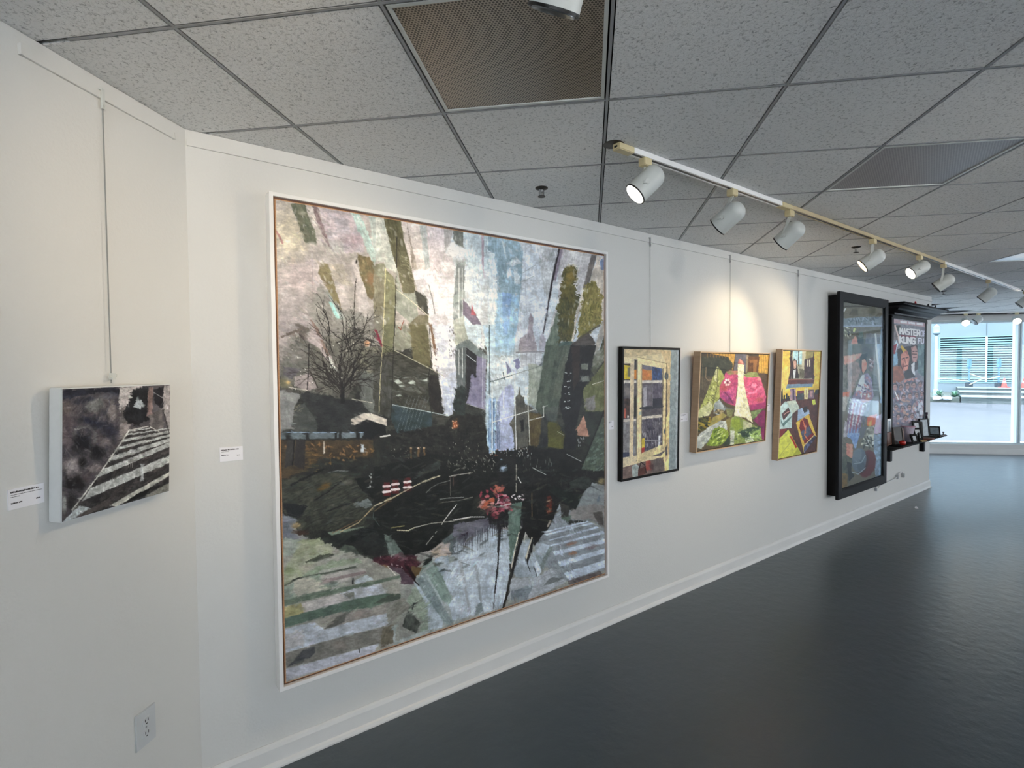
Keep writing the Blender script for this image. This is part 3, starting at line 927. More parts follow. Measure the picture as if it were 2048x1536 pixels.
    for q, w, c in (([(30, 880), (280, 800), (520, 730)], 8, (216, 220, 214)), ([(450, 856), (615, 815)], 6, (196, 196, 186)), ([(280, 300), (290, 800), (300, 1190)], 8, (216, 222, 222)), ([(430, 560), (445, 900), (456, 1140)], 8, (206, 208, 196)),
                    ([(612, 690), (615, 815)], 6, (200, 200, 190)), ([(25, 420), (25, 1240)], 11, (222, 230, 234)), ([(160, 390), (155, 730)], 9, (226, 232, 238)), ([(1170, 447), (1300, 405)], 7, (206, 204, 180)), ([(600, 706), (655, 686)], 6, (206, 206, 196)),
                    ([(880, 1245), (1040, 1325)], 7, (176, 176, 172)), ([(490, 1400), (640, 1478)], 7, (190, 190, 186)), ([(770, 985), (840, 1025)], 5, (170, 166, 140))):
        A.line(q, w, c, broken=.12)
    A.line([(-5, 420), (150, 375), (250, 342)], 9, (70, 90, 96))
    A.line([(250, 340), (600, 230)], 5, (120, 130, 126), a=.7)
    A.line([(150, 310), (165, 390)], 10, (70, 84, 96))
    # ---- dark square, left
    A.at(540, 860, .1758)
    P([(90, 100), (1370, 100), (1370, 1536), (800, 1400), (350, 1200), (110, 940)], (34, 36, 34), (48, 50, 44), rough=3, a=.9)
    P([(95, 115), (1170, 115), (1170, 310), (560, 330), (400, 470), (110, 560)], (62, 52, 38), (80, 66, 46), rough=3)
    A.dabs([(100, 130), (1170, 190), (1170, 300), (420, 440)], 80, (12, 40), (6, 14), [(150, 110, 58), (112, 82, 46), (52, 46, 38), (176, 130, 84)], 0, 1.7, .65)
    A.dabs([(390, 260), (560, 240), (540, 470), (380, 470)], 20, (30, 70), (4, 7), [(112, 90, 50)], 0, .08, .8)
    P([(185, 105), (275, 105), (250, 400), (150, 440)], (46, 44, 44), (58, 56, 54), rough=1.5)
    P([(285, 110), (395, 105), (380, 460), (262, 400)], (52, 48, 46), (44, 42, 42), rough=1.5)
    A.line([(265, 120), (245, 400)], 14, (18, 18, 18))
    P([(600, 130), (612, 130), (618, 260), (600, 270)], (206, 200, 186), rough=1)
    P([(1030, 165), (1065, 165), (1060, 250), (1030, 260)], (176, 184, 190), rough=2)
    P([(110, 560), (700, 480), (1040, 560), (1160, 800), (1060, 1100), (350, 1170), (110, 900)], (50, 52, 45), (66, 68, 58), rough=4, ang=-.45, jit=.25)
    A.dabs([(150, 600), (1040, 560), (1140, 800), (1040, 1080), (380, 1150)], 130, (30, 110), (5, 14), [(66, 70, 62), (36, 38, 34), (84, 86, 76), (46, 50, 48)], -.4, .15, .5)
    A.blob(610, 650, 110, 44, (116, 86, 36), .9, ang=-.4)
    A.blob(880, 600, 110, 40, (100, 98, 88), .6, ang=-.3)
    A.line([(230, 630), (450, 520), (600, 450)], 20, (18, 18, 18), rough=3)
    A.line([(640, 930), (800, 870), (960, 820)], 9, (22, 24, 22), rough=2)
    A.line([(500, 800), (650, 710), (800, 590)], 14, (24, 26, 24), rough=3)
    A.line([(640, 490), (760, 465), (900, 470)], 12, (112, 116, 116), a=.6, broken=.4)
    P([(960, 560), (1370, 480), (1370, 780), (1150, 780), (1050, 700)], (14, 16, 16), (22, 24, 24), rough=3)
    P([(130, 820), (420, 870), (300, 1010), (200, 990)], (24, 28, 30), rough=4)
    P([(940, 845), (1110, 788), (1160, 830), (1150, 880), (1080, 895), (1000, 860)], (130, 138, 138), (108, 116, 116), rough=4)
    P([(112, 950), (300, 1030), (240, 1150), (330, 1250), (260, 1430), (130, 1300)], (108, 114, 124), (126, 130, 138), rough=3)
    A.blob(290, 1090, 80, 50, (176, 150, 104), .8, warp=.9)
    P([(240, 1150), (430, 1150), (440, 1190), (330, 1210)], (70, 52, 44), rough=3)
    P([(140, 1230), (330, 1260), (250, 1540), (130, 1540)], (166, 172, 164), (150, 158, 146), rough=5)
    P([(340, 1265), (560, 1230), (640, 1330), (705, 1400), (400, 1470), (230, 1500)], (152, 160, 126), (166, 170, 146), rough=3)
    P([(650, 1170), (1080, 1098), (900, 1170), (700, 1205)], (128, 144, 126), (110, 124, 108), rough=2)
    P([(580, 1240), (720, 1200), (1050, 1120), (740, 1340), (640, 1330)], (48, 54, 48), (34, 38, 36), rough=3)
    P([(740, 1340), (1050, 1120), (1370, 1110), (1370, 1250), (1020, 1270)], (20, 22, 22), (34, 36, 36), rough=2)
    P([(920, 1290), (1290, 1130), (1370, 1300), (1370, 1440), (1030, 1440)], (32, 34, 33), (44, 46, 44), rough=2)
    P([(710, 1400), (850, 1308), (945, 1330), (1045, 1475), (760, 1460)], (88, 98, 86), (64, 70, 66), rough=2)
    A.line([(120, 930), (560, 1060)], 4, (60, 60, 56), a=.5)
    A.line([(790, 1165), (1000, 1060), (1180, 870), (1370, 770)], 8, (186, 164, 124), broken=.3)
    A.line([(700, 1180), (1000, 1030)], 6, (130, 96, 66), a=.7, broken=.3)
    A.line([(1180, 870), (1168, 1000), (1240, 1095)], 7, (84, 98, 96), a=.8)
    A.line([(400, 1510), (560, 1440), (680, 1420)], 18, (74, 80, 66), rough=2)
    A.dabs([(1120, 460), (1150, 460), (1150, 700), (1110, 700)], 6, (8, 18), (5, 9), [(214, 218, 216)], 1.5, .3, .9)
    # ---- dark square, centre
    A.at(750, 900, .1758)
    P([(-20, 200), (700, 40), (1370, 180), (1370, 500), (1140, 520), (1080, 760), (880, 860), (760, 1060), (620, 1150), (300, 1240), (-20, 900)], (18, 20, 19), (28, 30, 27), rough=3)
    A.dabs([(0, 560), (1100, 500), (860, 860), (740, 1050), (350, 1180), (0, 900)], 110, (20, 90), (4, 12), [(36, 42, 38), (24, 28, 26), (54, 62, 56), (46, 46, 34)], -.15, .3, .5)
    P([(560, 200), (740, 110), (740, 220), (440, 330)], (74, 80, 80), (50, 54, 52), rough=5, a=.7)
    A.line([(-10, 640), (200, 545), (430, 420), (590, 345), (735, 296)], 9, (206, 196, 168), broken=.2)
    A.line([(-10, 700), (120, 600), (320, 480)], 6, (150, 124, 86), a=.7, broken=.3)
    A.line([(845, 303), (950, 280), (1085, 265)], 6, (190, 186, 176), broken=.1)
    A.line([(580, 490), (640, 430), (720, 385), (850, 350)], 8, (122, 124, 120), a=.8, broken=.1)
    A.line([(855, 300), (857, 520)], 5, (120, 110, 104), a=.7)
    A.line([(890, 310), (890, 410)], 10, (90, 66, 62), a=.7)
    A.line([(735, 562), (860, 548), (1010, 540)], 7, (140, 142, 140), a=.8, broken=.15)
    A.line([(760, 600), (950, 580), (1110, 540)], 7, (130, 126, 118), a=.8, broken=.15)
    A.line([(580, 1082), (700, 930)], 6, (196, 196, 186), broken=.3)
    A.line([(755, 850), (850, 720), (930, 622)], 7, (216, 214, 204), broken=.15)
    A.line([(250, 918), (375, 922), (450, 886)], 9, (216, 208, 176), broken=.15)
    A.line([(180, 890), (330, 868)], 10, (150, 140, 92), a=.8)
    A.line([(450, 886), (640, 840), (880, 815), (1090, 770)], 7, (170, 168, 156), broken=.3)
    A.line([(890, 800), (1090, 765), (1240, 765)], 8, (226, 224, 222), broken=.3)
    A.dabs([(780, 120), (1360, 60), (1360, 260), (800, 220)], 60, (5, 30), (3, 6), [(176, 172, 160), (110, 106, 98), (216, 212, 200)], 1.3, .8, .7)
    for cx, cy in ((130, 450), (228, 425), (366, 400)):
        P([(cx - 34, cy - 80), (cx + 34, cy - 84), (cx + 44, cy + 74), (cx - 46, cy + 80)], (104, 36, 36), (80, 26, 28), rough=2)
        for dy, ww in ((-30, 70), (32, 80)):
            A.line([(cx - ww / 2, cy + dy), (cx + ww / 2, cy + dy - 8)], 26, (226, 206, 206), rough=1.2)
    P([(900, 850), (1370, 760), (1370, 990), (1260, 1010), (1000, 1140), (870, 960)], (92, 90, 104), (112, 112, 122), rough=3)
    P([(980, 960), (1060, 930), (1010, 1130)], (44, 36, 52), rough=2)
    P([(760, 1040), (870, 950), (960, 1120), (900, 1220), (840, 1180)], (80, 92, 96), (98, 108, 110), rough=2)
    P([(640, 1150), (760, 1070), (840, 1055), (860, 1210), (680, 1240)], (196, 176, 156), (170, 160, 158), rough=4)
    P([(660, 1245), (860, 1220), (900, 1140), (960, 1075), (1000, 1120), (1180, 960), (1370, 930), (1370, 1540), (760, 1540)], (172, 186, 198), (184, 196, 206), rough=5)
    for q in range(22):
        x = 900 + 22 * q + RNG.integers(-8, 8)
        y = 1130 - 9 * q + RNG.integers(-30, 40)
        P([(x - 10, y - 120), (x + 10, y - 120), (x + 2, y + 60 + RNG.integers(0, 70))], (88, 92, 102) if q % 3 else (70, 74, 84), rough=1.5, a=.8)
        P([(x + 4, y + 90), (x + 22, y + 90), (x + 13, y - 70 - RNG.integers(0, 60))], (184, 196, 206), rough=1, a=.9)
    P([(540, 1330), (680, 1270), (790, 1540), (470, 1540)], (112, 132, 126), (128, 146, 140), rough=2)
    P([(540, 1300), (640, 1200), (650, 1270), (560, 1320)], (24, 32, 28), rough=2)
    P([(100, 960), (200, 1010), (330, 1200), (150, 1200)], (96, 110, 104), (116, 128, 122), rough=3)
    P([(-20, 1230), (60, 1215), (440, 1200), (520, 1300), (420, 1400), (490, 1540), (300, 1420), (-20, 1330)], (62, 28, 38), (84, 44, 54), rough=3)
    P([(220, 1200), (300, 1170), (370, 1260), (260, 1260)], (112, 82, 90), rough=2)
    A.dabs([(0, 1220), (430, 1220), (430, 1420), (200, 1380)], 40, (8, 26), (5, 12), [(110, 60, 70), (48, 18, 26), (196, 180, 180), (30, 22, 26)], .8, .8, .75)
    P([(420, 1330), (540, 1350), (450, 1470), (400, 1400)], (96, 78, 50), rough=2)
    P([(-20, 1320), (150, 1320), (250, 1430), (-20, 1510)], (150, 130, 92), (120, 96, 60), rough=3)
    P([(150, 1330), (300, 1350), (480, 1540), (180, 1540)], (80, 64, 74), (104, 88, 96), rough=3)
    P([(320, 1300), (380, 1330), (520, 1540), (470, 1540)], (34, 12, 18), rough=2)
    A.line([(140, 1330), (230, 1430)], 9, (206, 200, 192))
    # ---- flower bunch and right dark square
    A.at(980, 930, .1758)
    P([(-10, 100), (1310, 60), (1310, 150), (1165, 200), (1040, 360), (975, 510), (800, 430), (690, 690), (510, 930), (350, 700), (-10, 680)], (19, 19, 19), (32, 32, 31), rough=3)
    A.dabs([(300, 80), (1200, 80), (980, 480), (400, 640)], 90, (14, 60), (5, 16), [(34, 36, 34), (50, 50, 46), (24, 22, 20), (66, 62, 54)], 0, 1.7, .5)
    P([(1165, 200), (1312, 240), (1312, 780), (1180, 640), (900, 640), (870, 520), (980, 512), (1050, 340)], (142, 148, 150), (126, 132, 134), rough=2)
    P([(930, 500), (1180, 440), (1312, 480), (1312, 720), (1130, 610), (920, 640)], (148, 138, 134), (126, 122, 118), rough=5, a=.75)
    P([(1180, 545), (1280, 530), (1295, 690), (1230, 680)], (86, 82, 78), (70, 66, 64), rough=2)
    A.blob(1270, 190, 60, 60, (156, 138, 96), .9)
    P([(1215, 400), (1250, 350), (1260, 380), (1225, 440)], (104, 116, 126), rough=2)
    P([(670, 300), (730, 230), (880, 310), (1052, 340), (980, 512), (830, 420)], (20, 28, 24), (30, 38, 34), rough=1.2)
    P([(900, 190), (1060, 130), (1160, 190), (1100, 280), (920, 260)], (40, 46, 44), (54, 58, 54), rough=2)
    P([(800, 430), (900, 470), (905, 590), (800, 600)], (66, 62, 56), (50, 48, 46), rough=2)
    P([(880, 590), (940, 570), (890, 670), (810, 600)], (84, 100, 88), rough=2)
    P([(690, 690), (800, 430), (810, 600), (900, 680), (1130, 640), (1312, 780), (1312, 1200), (880, 1340), (560, 1100), (510, 930)], (146, 154, 162), (132, 138, 144), rough=3)
    P([(-10, 720), (340, 760), (240, 1170), (170, 1540), (-10, 1540)], (172, 186, 200), (186, 198, 208), rough=3)
    for q in range(16):
        x = 0 + 24 * q + RNG.integers(-8, 8)
        P([(x - 12, 640), (x + 12, 640), (x + 2, 780 + RNG.integers(0, 160))], (60, 58, 66) if q % 2 else (36, 34, 40), rough=1.5, a=.8)
    P([(220, 440), (370, 420), (345, 760), (270, 1010), (235, 1170), (208, 800)], (84, 106, 96), (110, 130, 120), rough=3)
    P([(340, 880), (500, 840), (440, 1060), (600, 900), (720, 920), (600, 1190), (540, 1290), (420, 1280), (300, 1290), (260, 1200)], (174, 186, 196), (156, 168, 178), rough=3)
    P([(480, 960), (520, 1000), (640, 1010), (590, 1180)], (150, 162, 168), rough=2, a=.7)
    P([(560, 1170), (680, 930), (730, 920), (600, 1190)], (124, 136, 134), rough=1.5)
    P([(500, 1130), (540, 1100), (590, 1210), (540, 1290)], (206, 216, 226), rough=1.5)
    P([(340, 740), (400, 690), (400, 780), (340, 960), (262, 1250), (185, 1540), (168, 1540), (225, 1250), (250, 1170)], (24, 23, 25), (36, 34, 34), rough=1.2)
    A.line([(333, 770), (290, 940), (240, 1200)], 10, (216, 210, 190))
    A.line([(240, 1200), (200, 1420), (175, 1536)], 8, (56, 54, 44))
    P([(100, 680), (135, 690), (108, 900), (52, 1500), (44, 1500), (82, 1000)], (32, 30, 34), rough=1)
    P([(470, 830), (500, 815), (480, 1000), (425, 1130), (408, 1080)], (28, 27, 28), rough=1.2)
    A.line([(480, 830), (412, 1060)], 12, (206, 200, 180))
    A.line([(425, 1120), (460, 1220)], 7, (34, 34, 36))
    A.line([(408, 770), (390, 880)], 9, (196, 196, 186))
    A.line([(500, 1160), (540, 1280)], 7, (50, 52, 56))
    P([(230, 1300), (540, 1285), (700, 1180), (880, 1330), (460, 1540), (190, 1540)], (166, 172, 178), (178, 184, 190), rough=3)
    P([(240, 1440), (500, 1368), (420, 1540), (240, 1540)], (122, 132, 140), (140, 150, 156), rough=2)
    P([(615, 1378), (690, 1285), (845, 1290), (700, 1360)], (122, 128, 128), rough=1.5)
    P([(700, 1180), (780, 1120), (850, 1180), (790, 1290)], (126, 134, 138), (150, 156, 160), rough=2)
    for q in ([(585, 765), (1118, 638), (1130, 652), (640, 772)], [(620, 790), (1160, 658), (1192, 672), (650, 804)], [(660, 862), (1220, 700), (1252, 716), (690, 866)], [(680, 918), (1298, 754), (1312, 782), (700, 930)], [(720, 990), (1312, 840), (1312, 892), (740, 1037)],
              [(780, 1105), (1316, 950), (1316, 1006), (800, 1160)], [(840, 1235), (1316, 1085), (1316, 1166), (900, 1322)]):
        P(q, (198, 211, 226), (186, 199, 214), rough=.8, jit=.04)
    A.blob(930, 900, 90, 26, (150, 104, 80), .7, ang=-.25)
    A.blob(945, 1010, 70, 26, (176, 116, 76), .8, ang=-.25)
    A.blob(1010, 720, 120, 26, (110, 116, 114), .7, ang=-.2)
    A.blob(1160, 940, 120, 26, (132, 116, 116), .7, ang=-.25)
    P([(880, 1325), (1250, 1210), (1300, 1260), (900, 1370)], (92, 84, 84), (110, 104, 102), rough=1.5)
    P([(645, 360), (690, 350), (706, 400), (700, 460), (714, 540), (665, 566), (630, 510), (655, 440)], (112, 44, 26), (84, 30, 22), rough=2)
    A.blob(680, 520, 20, 34, (206, 150, 110), .9)
    A.blob(682, 408, 10, 14, (236, 206, 170), .95)
    A.line([(660, 700), (690, 640)], 20, (190, 176, 160), a=.6)
    for r, n, c in (([(-110, 330), (90, 250), (250, 360), (240, 520), (60, 620), (-60, 520)], 40, [(150, 58, 74), (190, 96, 106), (104, 30, 48)]), ([(20, 250), (170, 250), (150, 340), (40, 350)], 12, [(190, 92, 80), (206, 116, 96)]), ([(-150, 400), (60, 360), (40, 480), (-100, 540)], 22, [(206, 146, 140), (190, 96, 66), (214, 166, 156)]),
                    ([(60, 340), (230, 350), (230, 470), (60, 560)], 22, [(122, 40, 62), (206, 150, 160), (160, 66, 90)])):
        A.dabs(r, n, (22, 46), (12, 24), c, .6, 1.2, .9)
    A.line([(60, 480), (140, 470), (235, 440)], 14, (222, 206, 206), rough=3)
    A.line([(90, 340), (100, 400), (70, 450)], 12, (214, 170, 180), rough=3)
    A.dabs([(200, 340), (390, 340), (380, 400), (220, 390)], 14, (10, 26), (6, 12), [(226, 214, 216), (196, 176, 180)], 0, 1.2, .9)
    A.blob(130, -60, 20, 12, (176, 198, 226), .9)
    A.line([(300, 0), (300, 310)], 8, (170, 164, 150), a=.8, broken=.3)
    A.line([(478, 320), (480, 590)], 6, (160, 130, 90), a=.7, broken=.3)
    A.line([(320, 140), (355, 205)], 9, (216, 216, 212))
    # ---- zebra stripes, lower left
    A.at(550, 1090, .1823)
    P([(72, 130), (250, 120), (640, 30), (960, 130), (1371, 330), (1371, 1095), (90, 1515)], (158, 156, 146), (144, 144, 136), rough=4)
    P([(85, 300), (250, 20), (620, 0), (640, 100), (430, 190), (350, 340), (90, 450)], (150, 156, 126), (164, 166, 146), rough=4)
    A.blob(150, 290, 90, 70, (120, 132, 96), .8)
    A.blob(330, 250, 130, 70, (168, 164, 150), .8)
    P([(345, 190), (420, 150), (630, 100), (640, 120), (420, 190), (370, 200)], (70, 76, 66), rough=1.4)
    P([(240, 380), (420, 260), (630, 180), (900, 150), (960, 200), (480, 330)], (134, 148, 124), (150, 158, 138), rough=2)
    P([(470, 290), (900, 200), (900, 240), (480, 330)], (166, 168, 158), rough=1.5)
    P([(85, 450), (180, 400), (240, 365), (480, 320), (640, 290), (880, 235), (890, 255), (500, 340), (260, 385), (90, 470)], (92, 102, 90), (70, 76, 68), rough=1)
    P([(80, 470), (240, 385), (380, 350), (590, 485), (90, 615)], (168, 166, 152), (178, 174, 160), rough=1.5)
    P([(80, 470), (190, 420), (200, 590), (85, 620)], (138, 150, 138), rough=4)
    P([(370, 350), (490, 330), (600, 480), (560, 470)], (130, 142, 126), rough=2)
    P([(480, 360), (830, 270), (990, 260), (1000, 320), (600, 460), (520, 430)], (176, 172, 166), (160, 156, 152), rough=2.5)
    P([(500, 390), (980, 290), (1000, 320), (540, 420)], (140, 126, 124), rough=1.5)
    P([(520, 430), (640, 410), (700, 440), (600, 480)], (112, 122, 114), rough=2)
    P([(870, 400), (1000, 330), (1080, 390), (870, 440)], (186, 196, 200), rough=2)
    P([(80, 612), (400, 530), (850, 450), (1120, 390), (1371, 335), (1371, 365), (1120, 430), (850, 495), (400, 600), (88, 682)], (94, 110, 96), (110, 124, 108), rough=1)
    P([(88, 690), (300, 645), (700, 540), (830, 610), (300, 765), (90, 815)], (186, 180, 178), (176, 172, 168), rough=1.2)
    P([(88, 690), (280, 640), (300, 765), (90, 815)], (164, 158, 114), (150, 146, 104), rough=2)
    P([(700, 540), (850, 490), (1160, 430), (1210, 540), (880, 610), (830, 610)], (176, 178, 180), (190, 196, 206), rough=2)
    P([(720, 540), (860, 520), (870, 610), (830, 605)], (124, 128, 118), rough=2)
    A.blob(1060, 490, 100, 50, (196, 202, 216), .9)
    P([(88, 815), (830, 610), (1210, 540), (1371, 555), (1371, 610), (1060, 690), (700, 745), (92, 918)], (100, 122, 106), (86, 104, 94), rough=1.2)
    P([(1080, 660), (1230, 560), (1371, 540), (1371, 640)], (78, 88, 78), rough=3)
    P([(92, 925), (430, 850), (700, 760), (1080, 690), (1371, 620), (1371, 720), (540, 940)], (132, 128, 122), (150, 144, 138), rough=1.5)
    P([(430, 850), (700, 755), (540, 935), (470, 945)], (150, 146, 138), rough=2)
    P([(530, 932), (700, 775), (790, 750), (760, 850), (640, 905)], (96, 96, 92), rough=2)
    A.blob(910, 770, 110, 50, (166, 152, 144), .8)
    P([(94, 930), (420, 852), (540, 938), (880, 835), (1345, 728), (1250, 888), (850, 985), (420, 1100), (104, 1195)], (180, 188, 198), (170, 176, 184), rough=1, jit=.04)
    P([(96, 1000), (300, 940), (300, 1100), (100, 1170)], (172, 168, 166), rough=6, a=.7)
    P([(104, 1205), (420, 1105), (850, 988), (1250, 892), (1371, 880), (1371, 1090), (1140, 1090), (700, 1215), (118, 1365)], (116, 114, 108), (130, 128, 122), rough=1.2)
    P([(125, 1358), (300, 1160), (430, 1120), (430, 1190), (370, 1250)], (82, 84, 86), (70, 72, 76), rough=2)
    A.blob(700, 1110, 110, 70, (150, 140, 132), .7)
    P([(1180, 900), (1330, 890), (1320, 1080), (1150, 1130)], (104, 98, 84), (118, 112, 98), rough=3)
    P([(108, 1372), (700, 1215), (1138, 1088), (1080, 1195), (110, 1500)], (178, 181, 192), (166, 168, 178), rough=1)
    A.line([(915, 1150), (918, 1190)], 12, (56, 58, 60))
    A.line([(850, 380), (845, 430)], 18, (50, 52, 52))
    A.line([(170, 400), (260, 365)], 10, (44, 46, 42))
    # ---- fan of pale strips
    A.at(780, 1070, .1823)
    P([(280, 490), (460, 290), (700, 240), (760, 280), (1340, 300), (1240, 810), (880, 905), (560, 1030), (30, 1230), (40, 1000), (160, 800)], (164, 172, 172), (150, 160, 158), rough=3)
    P([(240, 600), (300, 560), (400, 730), (440, 1030), (310, 1080), (160, 790)], (140, 154, 138), (154, 164, 150), rough=2)
    P([(60, 790), (160, 760), (350, 960), (310, 1080), (60, 1180)], (150, 150, 142), (136, 138, 132), rough=4)
    P([(-60, 760), (150, 700), (230, 800), (180, 830), (-20, 1000)], (124, 124, 116), (142, 140, 132), rough=3)
    P([(135, 1012), (180, 830), (240, 870), (335, 980), (285, 1088)], (64, 68, 64), (88, 94, 88), rough=2)
    P([(410, 740), (460, 750), (590, 950), (570, 1030), (420, 1050)], (176, 190, 200), (166, 178, 186), rough=2)
    P([(250, 520), (290, 530), (420, 720), (390, 760), (360, 700)], (182, 196, 206), rough=1)
    P([(285, 500), (370, 420), (560, 760), (690, 965), (660, 1000), (590, 970), (420, 720)], (124, 140, 142), (138, 152, 154), rough=1.2)
    P([(370, 420), (400, 410), (560, 650), (575, 760)], (164, 178, 178), rough=1)
    P([(385, 400), (540, 290), (610, 540), (675, 700), (650, 790), (570, 720)], (126, 148, 140), (140, 160, 152), rough=1.5)
    P([(470, 260), (640, 230), (660, 330), (580, 480), (540, 400)], (150, 168, 184), (170, 180, 186), rough=3)
    P([(570, 470), (660, 310), (760, 270), (1150, 180), (1330, 300), (1245, 805), (880, 900), (690, 950), (640, 770), (690, 700), (610, 540)], (178, 191, 204), (188, 200, 210), rough=2)
    P([(745, 280), (790, 280), (850, 650), (905, 890), (870, 900), (820, 640)], (158, 164, 170), rough=1.5, a=.8)
    P([(925, 330), (955, 330), (985, 560), (1010, 740), (985, 740)], (150, 158, 166), rough=1.5)
    P([(940, 790), (1000, 740), (1030, 840), (930, 900)], (122, 134, 138), rough=2)
    A.line([(790, 300), (1130, 210)], 14, (160, 168, 176), a=.5, rough=4)
    A.line([(1200, 60), (1185, 330), (1150, 640)], 15, (40, 38, 42), rough=1.2)
    A.line([(1150, 640), (1135, 820)], 7, (80, 82, 86))
    A.line([(1330, 430), (1290, 640), (1245, 800)], 24, (46, 44, 40), rough=1)
    A.line([(1320, 330), (1330, 450)], 20, (60, 60, 58), rough=2)
    A.line([(262, 755), (240, 825)], 12, (50, 54, 56))
    A.line([(270, 515), (315, 560)], 12, (30, 24, 28))
    A.dabs([(250, 450), (1300, 350), (1200, 780), (650, 930)], 60, (10, 40), (4, 9), [(196, 206, 214), (160, 172, 182), (206, 212, 218)], .2, 1.4, .5)
    def flow(u, v):
        radial = np.arctan2((v - .66) * 1.05, u - .63)
        return np.where(v < .60, radial, np.where(v < .78, -.12, np.where(u < .35, -.22, radial)))
    A.brushwork(24000, (3, 11), (1.1, 2.8), flow, .72, .08, .9, .68)
    A.at(0, 0, 1)
    A.dabs([(560, 410), (1200, 520), (1200, 700), (560, 640)], 260, (3, 9), (1.5, 3.5), [(226, 222, 222), (206, 204, 204), (184, 180, 178)], 1.2, .7, .35)
    A.dabs([(572, 900), (1205, 930), (1190, 980), (1040, 1080), (900, 1150), (640, 1060), (580, 1010)], 260, (5, 18), (1.2, 3.2), [(62, 70, 64), (44, 54, 52), (88, 84, 70), (34, 38, 38), (70, 76, 76)], -.1, .6, .42)
    A.scumble(.10, 22, 1., 1.)
    A.scumble(.07, 7, 2.4, .8, 3)
    A.tone(.86, 1.09, 108, 1.05)
    A.grain(6, 1.1)
    return A


